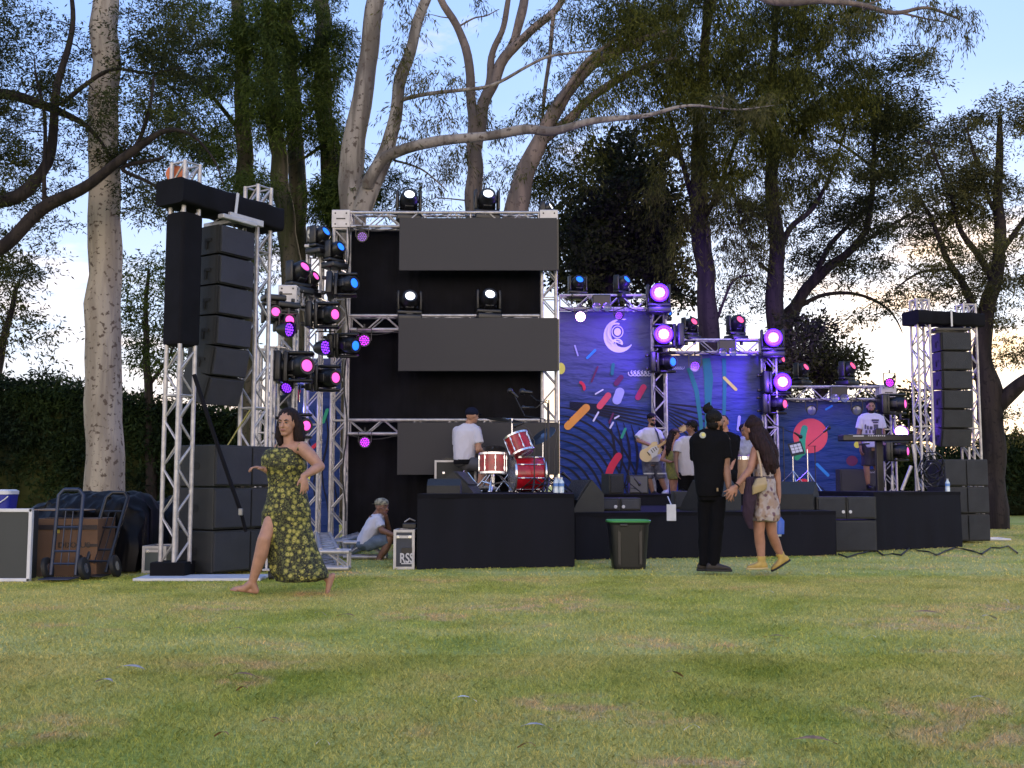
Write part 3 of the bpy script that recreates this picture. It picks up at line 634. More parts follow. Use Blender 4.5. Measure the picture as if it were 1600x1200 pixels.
# ---------------------------------------------------------------- stage decks
def deck(name, pts, ztop, lab, zt=.05, cat='stage'):
    t = thing(name, lab, cat, (sum(p[0] for p in pts) / len(pts), sum(p[1] for p in pts) / len(pts), 0))
    m = MB(); n = len(pts); I = Matrix.Identity(4); I.translation = (0, 0, ztop - zt); m.prism(pts, I, zt); m.build('deck', M_CLOTH, t)
    m = MB()
    for i in range(n):
        a = Vector((*pts[i], 0)); b = Vector((*pts[(i + 1) % n], 0)); L_ = (b - a).length; d = (b - a) / L_; nn = Vector((d.y, -d.x, 0)); k = max(4, int(L_ * 26)); vs = []
        for s in range(k + 1):
            for z in (0.0, .25, .5, .75, 1.0):
                off = -.006 + .014 * noise.noise(Vector((s / k * L_ * 4, z * .8, i))) + .02 * (1 - z) * noise.noise(Vector((s / k * L_ * 2.3, 2, i)))
                q = a + d * (L_ * s / k) + nn * off; vs.append((q.x, q.y, .004 + z * (ztop - .012) + (.012 * noise.noise(Vector((s * .3, i, 7))) if z == 0 else 0)))
        m.add(vs, [(s * 5 + j, (s + 1) * 5 + j, (s + 1) * 5 + j + 1, s * 5 + j + 1) for s in range(k) for j in range(4)])
    m.build('skirt', M_SKIRT, t, True); return t
dl, dr = G(651, 890), G(898, 886)
bk1 = 16.62
deck('drum_riser', [(dl.x, dl.y), (dr.x, dr.y), (X(897, 780, 14.4) + .05, 16.0), (X(897, 780, 14.4) + .05, bk1), (dl.x + .05, bk1)], .85, 'tall black skirted riser carrying the red drum kit')
kl, kr = G(1368, 861), G(1504, 855)
deck('keyboard_riser', [(kl.x, kl.y), (kr.x, kr.y), (kr.x + .05, 18.0), (kr.x - .1, 18.93), (kl.x, 18.93)], .85, 'tall black skirted riser at right under the keyboard stand')
sl_, sr_ = G(899, 876), G(1308, 868)
deck('low_stage', [(sl_.x, sl_.y + .1), (sr_.x, sr_.y), (sr_.x, 18.9), (sl_.x, 18.9)], .60, 'low black skirted stage in the middle between the risers')
deck('upper_stage', [(X(880, 780, 18.9), 18.95), (7.9, 19.2), (7.9, 23.8), (X(880, 780, 18.9), 23.8)], .79, 'long black upper stage where the guitarist stands')
# ---------------------------------------------------------------- trees
def spline(pts, k=6):
    pts = [Vector(p) for p in pts]; out = []
    for i in range(len(pts) - 1):
        p0 = pts[max(0, i - 1)]; p1 = pts[i]; p2 = pts[i + 1]; p3 = pts[min(len(pts) - 1, i + 2)]
        for j in range(k):
            t = j / k; out.append(.5 * ((2 * p1) + (p2 - p0) * t + (2 * p0 - 5 * p1 + 4 * p2 - p3) * t * t + (3 * p1 - p0 - 3 * p2 + p3) * t ** 3))
    out.append(pts[-1]); return out
def leaves(cent, per, spread, L_, Wd, droop, col, parent, name='crown', flat=.75, aniso=None):
    n = len(cent) * per; c = np.repeat(np.array(cent, np.float32), per, 0)
    # leaves sit along short twigs inside each clump, so the outline stays feathery
    nt_ = max(3, per // 9); tw = rng.normal(0, 1, (len(cent), nt_, 3)); tw /= np.linalg.norm(tw, axis=2, keepdims=True); tw[:, :, 2] *= flat
    idx = rng.integers(0, nt_, n); ci = np.repeat(np.arange(len(cent)), per); sz = np.repeat(rng.uniform(.55, 1.25, len(cent)), per)
    r = rng.uniform(.08, 1, n) ** .75; d0 = tw[ci, idx]; p = c + d0 * (r * sz * spread)[:, None] + rng.normal(0, spread * .075, (n, 3)); p[:, 2] -= droop * spread * r ** 2 * .7
    a = d0 * .8 + rng.normal(0, .6, (n, 3)); a[:, 2] -= droop * 1.4; a /= np.linalg.norm(a, axis=1, keepdims=True)
    b = np.cross(a, rng.normal(0, 1, (n, 3))); b /= np.linalg.norm(b, axis=1, keepdims=True) + 1e-6
    l_ = L_ * rng.uniform(.55, 1.3, n)[:, None]; w = Wd * rng.uniform(.6, 1.3, n)[:, None]
    v = np.stack([p, p + a * l_ * .45 + b * w, p + a * l_, p + a * l_ * .45 - b * w], 1).reshape(-1, 3)
    return npmesh(name, v, np.arange(n * 4).reshape(-1, 4), col, parent)
def tree(name, label, limbs, crowns, bark, leafm, group='trees behind the stage', spread=.62, per=90, L_=.13, Wd=.016, droop=.25, flat=.7, twig=.010, gate=.0, rs=1.0, dens=1.0):
    """limbs: lists of (u, v, Y, radius). crowns: (u, v, ru, rv, Y, depth, clumps)"""
    limbs = [[(a, b_, c, d * rs) for a, b_, c, d in lb] for lb in limbs]; base = P(*limbs[0][0][:3]); t = thing(name, label, 'tree', (base.x, base.y, 0), 0, group)
    tm = MB(); nodes = []; nr = []
    for lb in limbs:
        p = [P(u, v, Y) for u, v, Y, r in lb]
        if lb is limbs[0]: p[0].z = -.05
        sp = spline(p); rr = np.interp(np.linspace(0, len(lb) - 1, len(sp)), range(len(lb)), [q[3] for q in lb])
        sp = [q + Vector((noise.noise(q * 1.1) * .12 * min(1, r * 6), noise.noise(q * 1.1 + Vector((9, 0, 0))) * .1, 0)) if 0 < i < len(sp) - 1 else q for i, (q, r) in enumerate(zip(sp, rr))]
        tm.path(sp, [r * (1 + .10 * noise.noise(q * 1.7)) for q, r in zip(sp, rr)], 14 if rr[0] > .12 else 8)
        nodes += [np.array(q) for q in sp]; nr += list(rr)
    tm.build('trunk', bark, t, True)
    cent = []
    for u, v, ru, rv, Y, dp, n in crowns:
        n = max(1, int(n * dens))
        c = P(u, v, Y); a = ru / F * Y; h = rv / F * Y; k = 0; tries = 0
        while k < n and tries < n * 12:
            tries += 1; q = rng.normal(0, 1, 3); q /= np.linalg.norm(q); q *= rng.uniform(.1, 1) ** .42; w = Vector((c.x + q[0] * a, c.y + q[1] * dp, c.z + q[2] * h))
            if gate and noise.noise(w * .85) < -gate + .08 * rng.normal(): continue
            if w.z < .8: continue
            cent.append(np.array(w)); k += 1
    if not cent: return t
    nd = np.array(nodes); rd = np.array(nr); order = np.argsort([np.min(np.linalg.norm(nd - c, axis=1)) for c in cent]); bm2 = MB(); NN = list(nd)
    arrN = np.zeros((len(nd) + len(cent) * 3 + 5, 3)); arrR = np.zeros(len(arrN)); m_ = len(nd); arrN[:m_] = nd; arrR[:m_] = rd
    for oi in order:
        c = cent[oi]; D = np.linalg.norm(arrN[:m_] - c, axis=1) + .35 * np.maximum(0, arrN[:m_, 2] - c[2]) ; j = int(np.argmin(D)); s = Vector(arrN[j]); e = Vector(c); ln = (e - s).length
        if ln < .08: continue
        r0 = min(arrR[j] * .7, twig + .011 * ln); mid_ = s.lerp(e, .45) + Vector((rng.normal(0, .07), rng.normal(0, .07), .10 - .04 * droop)) * ln; md2 = s.lerp(e, .75) + Vector((rng.normal(0, .05), rng.normal(0, .05), .07)) * ln
        bm2.path([s, mid_, md2, e], [r0, r0 * .75, r0 * .5, max(.004, r0 * .3)], 5, caps=False)
        for q, rq in ((mid_, r0 * .75), (md2, r0 * .55), (e, max(.006, r0 * .4))): arrN[m_] = q; arrR[m_] = rq; m_ += 1
    bm2.build('branch', bark, t, True); leaves(cent, per, spread, L_, Wd, droop, leafm, t, 'crown', flat); return t
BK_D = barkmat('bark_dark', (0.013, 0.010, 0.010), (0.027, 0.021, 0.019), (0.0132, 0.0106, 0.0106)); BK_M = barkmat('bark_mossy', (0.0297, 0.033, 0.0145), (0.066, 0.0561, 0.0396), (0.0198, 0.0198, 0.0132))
BK_E = barkmat('bark_gum', (0.25, 0.225, 0.20), (0.12, 0.105, 0.093), (0.0858, 0.0693, 0.0594), 4); BK_P = barkmat('bark_pale_pink', (0.19, 0.150, 0.130), (0.115, 0.095, 0.086), (0.0924, 0.0726, 0.066), 4)
BK_S = barkmat('bark_spotted', (0.3036, 0.2673, 0.2244), (0.2178, 0.1881, 0.1584), (0.0924, 0.0693, 0.0561), 5.5, .44, .58)
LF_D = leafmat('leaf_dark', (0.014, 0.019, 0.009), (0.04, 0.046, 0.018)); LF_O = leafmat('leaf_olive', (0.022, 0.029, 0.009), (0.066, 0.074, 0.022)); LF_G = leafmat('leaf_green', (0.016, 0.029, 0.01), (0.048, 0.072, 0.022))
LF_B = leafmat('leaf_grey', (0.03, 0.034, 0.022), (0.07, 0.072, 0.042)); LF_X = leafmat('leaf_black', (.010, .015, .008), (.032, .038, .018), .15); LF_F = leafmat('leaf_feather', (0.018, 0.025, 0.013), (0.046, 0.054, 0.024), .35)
gv = lambda Y: 758 + H * F / Y
# far left dark feathery tree whose limbs cross the pale trunk
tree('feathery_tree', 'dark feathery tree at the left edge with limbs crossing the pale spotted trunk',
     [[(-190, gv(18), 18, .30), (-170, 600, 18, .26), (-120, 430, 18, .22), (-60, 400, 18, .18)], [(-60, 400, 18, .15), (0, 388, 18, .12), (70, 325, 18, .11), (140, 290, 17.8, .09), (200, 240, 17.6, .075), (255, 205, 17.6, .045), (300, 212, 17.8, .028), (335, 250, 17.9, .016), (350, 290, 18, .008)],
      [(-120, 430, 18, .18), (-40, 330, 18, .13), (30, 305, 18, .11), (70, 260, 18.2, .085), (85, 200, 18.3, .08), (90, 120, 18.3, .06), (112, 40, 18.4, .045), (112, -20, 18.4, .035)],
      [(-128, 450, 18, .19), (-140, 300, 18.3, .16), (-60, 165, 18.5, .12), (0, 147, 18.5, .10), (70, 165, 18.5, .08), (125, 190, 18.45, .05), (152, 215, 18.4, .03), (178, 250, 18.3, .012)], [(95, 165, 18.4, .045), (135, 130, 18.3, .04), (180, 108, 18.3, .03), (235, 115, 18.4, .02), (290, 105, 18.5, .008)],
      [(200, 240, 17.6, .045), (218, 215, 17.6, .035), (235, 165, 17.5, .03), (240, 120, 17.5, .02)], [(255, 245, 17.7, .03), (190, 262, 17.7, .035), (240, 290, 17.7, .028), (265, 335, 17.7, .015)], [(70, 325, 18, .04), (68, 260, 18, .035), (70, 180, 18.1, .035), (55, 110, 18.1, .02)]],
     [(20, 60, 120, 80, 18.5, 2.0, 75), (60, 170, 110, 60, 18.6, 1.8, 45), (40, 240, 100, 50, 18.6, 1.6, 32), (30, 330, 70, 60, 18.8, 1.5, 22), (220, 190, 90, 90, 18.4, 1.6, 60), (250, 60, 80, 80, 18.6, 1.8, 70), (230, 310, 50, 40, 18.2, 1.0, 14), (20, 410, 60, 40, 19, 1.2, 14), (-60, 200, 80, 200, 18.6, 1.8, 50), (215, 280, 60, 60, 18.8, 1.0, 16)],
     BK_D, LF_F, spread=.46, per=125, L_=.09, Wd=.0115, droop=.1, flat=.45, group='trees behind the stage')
# pale spotted trunk
tree('gum_tree', 'pale spotted thick straight trunk at left rising behind the tarp', [[(163, gv(19), 19, .40), (163, 740, 19, .335), (163, 560, 19, .305), (163, 300, 19, .275), (163, 100, 19, .25), (164, -60, 19, .22), (166, -230, 19, .16)]], [(160, -260, 160, 90, 19, 2.5, 60)], BK_S, LF_D, per=60)
# small tree left background, low leaves
tree('background_tree', 'small loose tree beyond the hedge at the far left', [[(-30, gv(34), 34, .2), (0, 560, 34, .12), (30, 440, 34, .06)]], [(10, 470, 70, 60, 34, 2, 26), (30, 520, 60, 30, 34, 2, 12), (-20, 400, 60, 50, 34, 2, 20)], BK_D, LF_D, spread=.9, per=90, L_=.17, Wd=.026)
tree('background_tree', 'thin leafy tree seen between the spotted trunk and the left tower', [[(238, gv(30), 30, .18), (234, 640, 30, .13), (228, 520, 30, .08), (232, 420, 30, .04)], [(234, 600, 30, .06), (262, 560, 30, .04), (280, 520, 30, .02)]], [(232, 430, 40, 50, 30, 1.6, 22), (215, 510, 45, 50, 30, 1.6, 24), (250, 560, 45, 45, 30, 1.6, 22), (330, 480, 70, 120, 31, 1.6, 40)], BK_D, LF_G, spread=.75, per=90, L_=.15, Wd=.020)
# mossy trunk cluster
for lab, ls_, cr, Y in (
 ('mossy trunk rising behind the top of the left speaker tower', [[(392, gv(27), 27, .40), (390, 500, 27, .33), (382, 300, 27, .30), (378, 150, 27, .27), (372, 0, 27, .22), (368, -80, 27, .18)], [(380, 210, 27, .10), (330, 150, 27, .07), (290, 120, 27, .04)], [(378, 170, 27, .08), (410, 110, 27, .05)]], [(330, 60, 100, 90, 26.5, 2.2, 95), (310, 180, 80, 70, 26.5, 2.0, 60), (390, 120, 60, 110, 26, 1.5, 60), (345, 270, 60, 50, 26.8, 1.5, 26)], 27),
 ('mossy trunk leaning left of the tall frame', [[(462, gv(26), 26, .42), (458, 480, 26, .36), (440, 320, 26, .32), (428, 200, 26, .27), (420, 60, 26, .23), (415, -80, 26, .18)], [(432, 240, 26, .08), (470, 190, 26, .05)]], [(420, 120, 60, 130, 25.2, 1.4, 75), (400, 290, 60, 60, 25.6, 1.4, 30), (440, 20, 60, 50, 25.5, 1.5, 40), (415, 400, 40, 60, 26.5, 1.2, 16)], 26),
 ('mossy trunk directly behind the left leg of the tall frame', [[(470, gv(28), 28, .42), (468, 400, 28, .34), (458, 200, 28, .30), (450, 60, 28, .26), (446, -80, 28, .2)]], [(470, 120, 40, 120, 27, 1.3, 36)], 28),
 ('leafy mossy trunk behind the corner block of the tall frame', [[(532, gv(27), 27, .46), (530, 400, 27, .40), (515, 250, 27, .34), (507, 120, 27, .30), (505, 0, 27, .26), (503, -80, 27, .2)], [(512, 220, 27, .08), (480, 245, 27, .05), (440, 262, 27, .03)]], [(508, 60, 45, 90, 26, 1.2, 60), (540, 310, 70, 40, 26.2, 1.4, 75), (560, 270, 50, 40, 26.4, 1.2, 34), (500, 190, 40, 60, 26.2, 1, 34), (610, 300, 45, 25, 26.6, 1.2, 14)], 27)):
    tree('casuarina_tree', lab, ls_, cr, BK_M, LF_G, spread=.48, per=125, L_=.15, Wd=.013, droop=.45, rs=.72, dens=1.12, gate=.04, group='mossy trunks left of the tall frame')
# gum trees with pale limbs
tree('gum_tree', 'pale gum tree with two leaning stems and a long limb sweeping right above the frame',
     [[(560, gv(25), 25, .62), (556, 420, 25, .55), (550, 300, 25, .50), (556, 200, 25, .42), (572, 100, 25, .36), (586, 0, 25, .34), (600, -90, 25, .3)],
      [(566, 330, 24.8, .40), (590, 265, 24.8, .34), (612, 200, 24.8, .26), (636, 100, 24.8, .22), (664, 0, 24.8, .20), (690, -90, 24.8, .16)],
      [(575, 290, 24.6, .24), (592, 252, 24.4, .22), (625, 234, 24.2, .20), (680, 222, 24.0, .19), (760, 213, 23.8, .17), (820, 202, 23.6, .18), (862, 204, 23.5, .16), (930, 188, 23.4, .13), (1010, 180, 23.3, .08), (1080, 165, 23.4, .05), (1150, 172, 23.8, .03), (1210, 165, 24.2, .012)],
      [(628, 157, 24.7, .08), (680, 145, 24.6, .075), (760, 135, 24.6, .065), (820, 105, 24.6, .055), (870, 85, 24.6, .05), (935, 80, 24.6, .03)], [(615, 250, 24.6, .05), (660, 265, 24.6, .035), (700, 300, 24.6, .02)]],
     [(640, 30, 30, 40, 24, 1, 4), (690, 120, 45, 30, 24.4, 1.2, 14), (630, 110, 25, 60, 24.5, .8, 12), (650, 195, 35, 45, 24.6, 1, 16), (690, 260, 50, 35, 24.6, 1.2, 12), (1150, 165, 70, 25, 24.3, .8, 26), (630, 20, 12, 20, 24, .5, 3)], BK_E, LF_B, spread=.60, per=70, L_=.17, Wd=.014, droop=.9, flat=.6, rs=.62, dens=.5)
tree('gum_tree', 'slim pinkish gum tree forking above the top lights of the tall frame',
     [[(744, gv(29), 29, .45), (743, 420, 29, .40), (742, 300, 29, .36), (741, 220, 29, .31), (736, 150, 29, .20), (722, 60, 29, .17), (690, 0, 29, .15), (670, -60, 29, .12)],
      [(744, 230, 29, .28), (758, 160, 29, .26), (790, 90, 29, .22), (825, 50, 29, .18), (870, 15, 29, .15), (900, -40, 29, .10)], [(762, 140, 29, .18), (772, 80, 29, .13), (790, 30, 29, .12), (800, -50, 29, .1)], [(790, 90, 29.1, .16), (815, 20, 29.2, .20), (826, -60, 29.2, .18)],
      [(866, 20, 28.8, .09), (858, 90, 28.8, .08), (850, 150, 28.8, .075), (847, 195, 28.8, .06)], [(716, 40, 29, .05), (740, 28, 29, .035), (760, 25, 29, .03), (780, 15, 29, .015)]],
     [(650, 25, 25, 20, 28.5, .8, 6), (740, 10, 30, 14, 28.6, .8, 5), (850, 60, 45, 40, 28.6, 1.2, 16), (810, 60, 20, 30, 28.6, .8, 4), (720, 170, 50, 40, 29.5, 1.5, 18), (780, 190, 50, 30, 29.5, 1.5, 14), (720, 260, 50, 35, 29.5, 1.5, 22), (770, 270, 30, 40, 29.5, 1, 10), (900, 40, 60, 40, 28.6, 1.5, 18), (690, 300, 35, 22, 29.5, 1, 9), (700, 200, 45, 30, 29.5, 1, 12)], BK_P, LF_B, spread=.62, per=70, L_=.17, Wd=.014, droop=.8, flat=.6, rs=.66, dens=.55)
tree('gum_tree', 'leaning gum tree right of the tall frame with bare grey limbs', [[(790, gv(26), 26, .55), (800, 400, 26, .46), (815, 290, 26, .38), (845, 215, 26, .30), (880, 150, 26, .24), (930, 100, 26, .20), (985, 70, 26, .15), (1040, 50, 26, .08)], [(846, 220, 26, .2), (890, 185, 26.2, .18), (950, 135, 26.2, .15), (1010, 105, 26.2, .10), (1060, 90, 26.2, .05)], [(868, 165, 25.8, .12), (905, 110, 25.8, .1), (950, 70, 25.8, .08), (1000, 30, 25.8, .05)]],
     [(940, 120, 70, 60, 25.8, 1.6, 45), (1000, 70, 80, 70, 25.8, 1.8, 90), (900, 160, 50, 40, 25.8, 1.4, 20), (880, 250, 60, 45, 26.5, 1.6, 44), (960, 10, 80, 50, 25.8, 1.8, 60), (830, 280, 40, 40, 26.8, 1.2, 20), (830, 170, 40, 40, 26.6, 1.2, 12)], BK_P, LF_O, spread=.62, per=95, L_=.15, Wd=.013, droop=.8, flat=.65, rs=.66, dens=.85, gate=.1)
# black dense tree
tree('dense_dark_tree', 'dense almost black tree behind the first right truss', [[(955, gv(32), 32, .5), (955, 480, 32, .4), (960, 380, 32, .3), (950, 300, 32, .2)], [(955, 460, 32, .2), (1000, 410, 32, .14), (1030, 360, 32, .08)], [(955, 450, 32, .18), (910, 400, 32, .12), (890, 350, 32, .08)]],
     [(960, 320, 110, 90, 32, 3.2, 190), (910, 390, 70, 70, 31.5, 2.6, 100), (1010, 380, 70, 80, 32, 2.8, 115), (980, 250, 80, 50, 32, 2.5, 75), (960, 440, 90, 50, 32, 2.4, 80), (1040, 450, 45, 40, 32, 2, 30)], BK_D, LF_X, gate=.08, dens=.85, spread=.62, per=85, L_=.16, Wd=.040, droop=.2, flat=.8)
# two tall dark trunks with the big hanging crown
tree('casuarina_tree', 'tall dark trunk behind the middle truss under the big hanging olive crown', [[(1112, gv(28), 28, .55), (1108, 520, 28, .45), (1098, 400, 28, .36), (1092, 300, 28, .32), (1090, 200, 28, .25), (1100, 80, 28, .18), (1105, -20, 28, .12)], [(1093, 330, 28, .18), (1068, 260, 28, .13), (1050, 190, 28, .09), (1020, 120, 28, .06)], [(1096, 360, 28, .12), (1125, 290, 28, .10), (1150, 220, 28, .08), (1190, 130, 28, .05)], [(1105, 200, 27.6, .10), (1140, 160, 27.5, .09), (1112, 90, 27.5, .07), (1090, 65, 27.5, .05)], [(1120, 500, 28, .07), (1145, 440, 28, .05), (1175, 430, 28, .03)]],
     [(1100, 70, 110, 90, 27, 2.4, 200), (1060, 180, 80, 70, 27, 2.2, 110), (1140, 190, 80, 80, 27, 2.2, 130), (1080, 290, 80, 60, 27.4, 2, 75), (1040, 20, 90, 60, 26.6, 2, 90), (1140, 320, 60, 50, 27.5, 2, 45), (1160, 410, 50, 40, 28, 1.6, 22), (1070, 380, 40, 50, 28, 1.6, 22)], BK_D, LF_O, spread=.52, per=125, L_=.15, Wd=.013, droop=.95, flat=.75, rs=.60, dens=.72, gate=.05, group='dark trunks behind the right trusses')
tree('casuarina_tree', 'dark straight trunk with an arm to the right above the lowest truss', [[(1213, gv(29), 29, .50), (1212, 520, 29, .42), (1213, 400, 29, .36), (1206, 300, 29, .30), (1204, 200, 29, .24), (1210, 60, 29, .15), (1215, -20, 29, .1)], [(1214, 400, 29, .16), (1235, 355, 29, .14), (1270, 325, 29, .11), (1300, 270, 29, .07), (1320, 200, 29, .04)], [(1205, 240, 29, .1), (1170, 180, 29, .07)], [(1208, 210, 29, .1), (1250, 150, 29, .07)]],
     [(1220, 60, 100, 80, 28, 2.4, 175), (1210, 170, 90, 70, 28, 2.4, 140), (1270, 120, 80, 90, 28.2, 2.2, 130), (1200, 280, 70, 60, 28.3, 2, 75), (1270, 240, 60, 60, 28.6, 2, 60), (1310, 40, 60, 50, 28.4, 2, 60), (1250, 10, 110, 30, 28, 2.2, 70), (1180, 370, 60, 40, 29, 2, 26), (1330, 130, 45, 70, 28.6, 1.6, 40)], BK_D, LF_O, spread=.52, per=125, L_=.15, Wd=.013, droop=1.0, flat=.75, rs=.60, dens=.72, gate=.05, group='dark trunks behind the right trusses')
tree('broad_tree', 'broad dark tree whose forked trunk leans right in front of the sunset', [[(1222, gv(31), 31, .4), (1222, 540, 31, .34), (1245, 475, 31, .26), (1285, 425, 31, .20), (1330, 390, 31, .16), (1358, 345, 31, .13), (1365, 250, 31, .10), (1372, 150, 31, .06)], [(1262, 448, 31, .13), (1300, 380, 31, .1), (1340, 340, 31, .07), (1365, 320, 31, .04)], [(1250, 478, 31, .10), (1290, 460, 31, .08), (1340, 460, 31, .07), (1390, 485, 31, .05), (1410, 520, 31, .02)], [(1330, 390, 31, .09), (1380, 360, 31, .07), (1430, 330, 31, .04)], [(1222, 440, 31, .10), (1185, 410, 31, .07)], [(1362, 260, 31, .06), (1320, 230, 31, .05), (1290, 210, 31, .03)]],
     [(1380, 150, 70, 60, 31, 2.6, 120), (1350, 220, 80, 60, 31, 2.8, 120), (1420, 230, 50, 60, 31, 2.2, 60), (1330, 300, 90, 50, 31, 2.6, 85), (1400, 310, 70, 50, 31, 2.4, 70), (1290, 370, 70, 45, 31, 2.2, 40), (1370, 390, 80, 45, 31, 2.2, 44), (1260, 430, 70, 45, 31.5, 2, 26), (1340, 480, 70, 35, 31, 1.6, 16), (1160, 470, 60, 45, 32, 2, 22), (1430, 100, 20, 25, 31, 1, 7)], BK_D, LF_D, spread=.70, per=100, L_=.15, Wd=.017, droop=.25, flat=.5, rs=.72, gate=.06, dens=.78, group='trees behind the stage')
tree('gum_branch_tree', 'gum tree whose thin top branch trails drooping leaves into the open sky at upper right', [[(1112, gv(30), 30, .25), (1108, 500, 30, .2), (1098, 300, 29.5, .14), (1100, 60, 27, .12), (1130, -30, 24, .10), (1200, 0, 22, .085), (1280, 2, 22, .07), (1350, 8, 22, .05), (1400, 20, 22, .045), (1450, 12, 22, .035), (1500, 30, 22, .02)], [(1400, 18, 22, .03), (1440, 28, 22, .02), (1480, 35, 22, .012)], [(1350, 8, 22, .02), (1400, -10, 22, .02), (1440, -20, 22, .015)]],
     [(1470, 25, 50, 22, 22, .8, 22), (1510, 35, 20, 30, 22, .5, 9), (1450, 60, 45, 22, 22, .8, 9), (1400, 40, 30, 25, 22, .8, 4), (1350, 30, 50, 25, 22, .8, 14), (1440, -10, 60, 14, 22, .8, 9)], BK_P, LF_B, spread=.34, per=42, L_=.12, Wd=.010, droop=1.3, flat=.6)
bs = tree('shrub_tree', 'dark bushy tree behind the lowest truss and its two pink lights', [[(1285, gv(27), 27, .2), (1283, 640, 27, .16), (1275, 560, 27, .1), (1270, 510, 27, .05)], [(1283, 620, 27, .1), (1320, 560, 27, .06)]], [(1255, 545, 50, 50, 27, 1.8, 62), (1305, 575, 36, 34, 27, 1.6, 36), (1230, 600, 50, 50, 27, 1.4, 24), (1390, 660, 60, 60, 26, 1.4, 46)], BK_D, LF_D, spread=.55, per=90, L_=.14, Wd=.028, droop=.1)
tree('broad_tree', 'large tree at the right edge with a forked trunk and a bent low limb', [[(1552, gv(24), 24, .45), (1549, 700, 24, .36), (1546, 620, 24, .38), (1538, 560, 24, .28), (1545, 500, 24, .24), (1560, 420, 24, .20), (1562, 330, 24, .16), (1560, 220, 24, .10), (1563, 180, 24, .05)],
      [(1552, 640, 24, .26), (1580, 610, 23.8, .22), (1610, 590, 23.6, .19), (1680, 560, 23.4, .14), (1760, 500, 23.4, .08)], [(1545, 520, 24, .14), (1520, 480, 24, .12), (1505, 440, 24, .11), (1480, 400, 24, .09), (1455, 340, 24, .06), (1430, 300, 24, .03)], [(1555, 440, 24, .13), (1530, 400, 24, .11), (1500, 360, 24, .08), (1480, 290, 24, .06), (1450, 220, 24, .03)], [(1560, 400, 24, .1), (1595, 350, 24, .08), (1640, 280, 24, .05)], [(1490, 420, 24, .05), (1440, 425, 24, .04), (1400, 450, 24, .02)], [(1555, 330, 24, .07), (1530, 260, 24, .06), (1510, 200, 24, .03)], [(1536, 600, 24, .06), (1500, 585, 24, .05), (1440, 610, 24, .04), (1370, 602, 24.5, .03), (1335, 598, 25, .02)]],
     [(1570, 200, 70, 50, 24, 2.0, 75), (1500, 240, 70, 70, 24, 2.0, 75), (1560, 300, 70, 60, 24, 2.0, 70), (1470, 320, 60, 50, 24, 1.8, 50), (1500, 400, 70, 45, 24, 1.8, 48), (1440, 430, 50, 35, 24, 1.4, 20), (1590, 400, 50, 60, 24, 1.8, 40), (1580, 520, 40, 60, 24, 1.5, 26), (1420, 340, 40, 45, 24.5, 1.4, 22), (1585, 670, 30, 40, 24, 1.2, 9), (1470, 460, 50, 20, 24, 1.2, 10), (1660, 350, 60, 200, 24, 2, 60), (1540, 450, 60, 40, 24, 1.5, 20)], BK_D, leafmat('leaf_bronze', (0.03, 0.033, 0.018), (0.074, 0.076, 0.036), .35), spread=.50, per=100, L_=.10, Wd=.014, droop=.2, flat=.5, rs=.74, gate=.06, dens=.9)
# ---------------------------------------------------------------- hedges
def hedge(name, lab, pts, Y, dp, leafm, n):
    """pts: (u, v of the top)"""
    t = thing(name, lab, 'hedge', (X(pts[0][0], 700, Y), Y, 0)); m = MB(); us = np.linspace(pts[0][0], pts[-1][0], 40); tops = np.interp(us, [p[0] for p in pts], [p[1] for p in pts])
    secs = []
    for u, v in zip(us, tops): h = Z(v, Y) - .25; secs.append((V_(X(u, 700, Y), Y + dp / 2, h / 2), V_(0, dp / 2 - .1, 0), V_(0, 0, h / 2)))
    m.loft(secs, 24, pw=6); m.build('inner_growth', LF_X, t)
    u = rng.uniform(pts[0][0], pts[-1][0], n); tp = np.interp(u, [p[0] for p in pts], [p[1] for p in pts]); x = (u - 800) / F * Y; hz = H + (758 - tp) / F * Y * 1.0
    f = rng.uniform(0, 1, n); z = hz * np.sqrt(rng.uniform(0, 1, n)); y = Y + rng.normal(0, .12, n); top = f < .25; z[top] = hz[top] + rng.normal(-.1, .14, top.sum()); y[top] = Y + rng.uniform(0, dp, top.sum())
    cc = np.stack([x, y, z], 1)
    cc[:, 1] += .22 * np.array([noise.noise(Vector((a * .8, c * .8, 3))) for a, _, c in cc]); leaves(list(cc), 16, .34, .15, .026, .4, leafm, t, 'foliage', 1.0); return t
V_ = lambda *a: Vector(a)
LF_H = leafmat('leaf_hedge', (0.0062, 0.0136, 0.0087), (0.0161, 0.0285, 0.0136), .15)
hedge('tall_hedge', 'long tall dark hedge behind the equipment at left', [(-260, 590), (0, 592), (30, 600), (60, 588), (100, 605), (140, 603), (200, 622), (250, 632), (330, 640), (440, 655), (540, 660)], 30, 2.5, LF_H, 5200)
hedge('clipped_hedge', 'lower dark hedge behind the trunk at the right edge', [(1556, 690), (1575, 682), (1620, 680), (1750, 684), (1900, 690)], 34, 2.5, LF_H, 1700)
hedge('low_hedge', 'dark low greenery seen through the frames behind the stage', [(1380, 712), (1440, 705), (1500, 700), (1556, 706)], 33, 2.0, LF_H, 700)
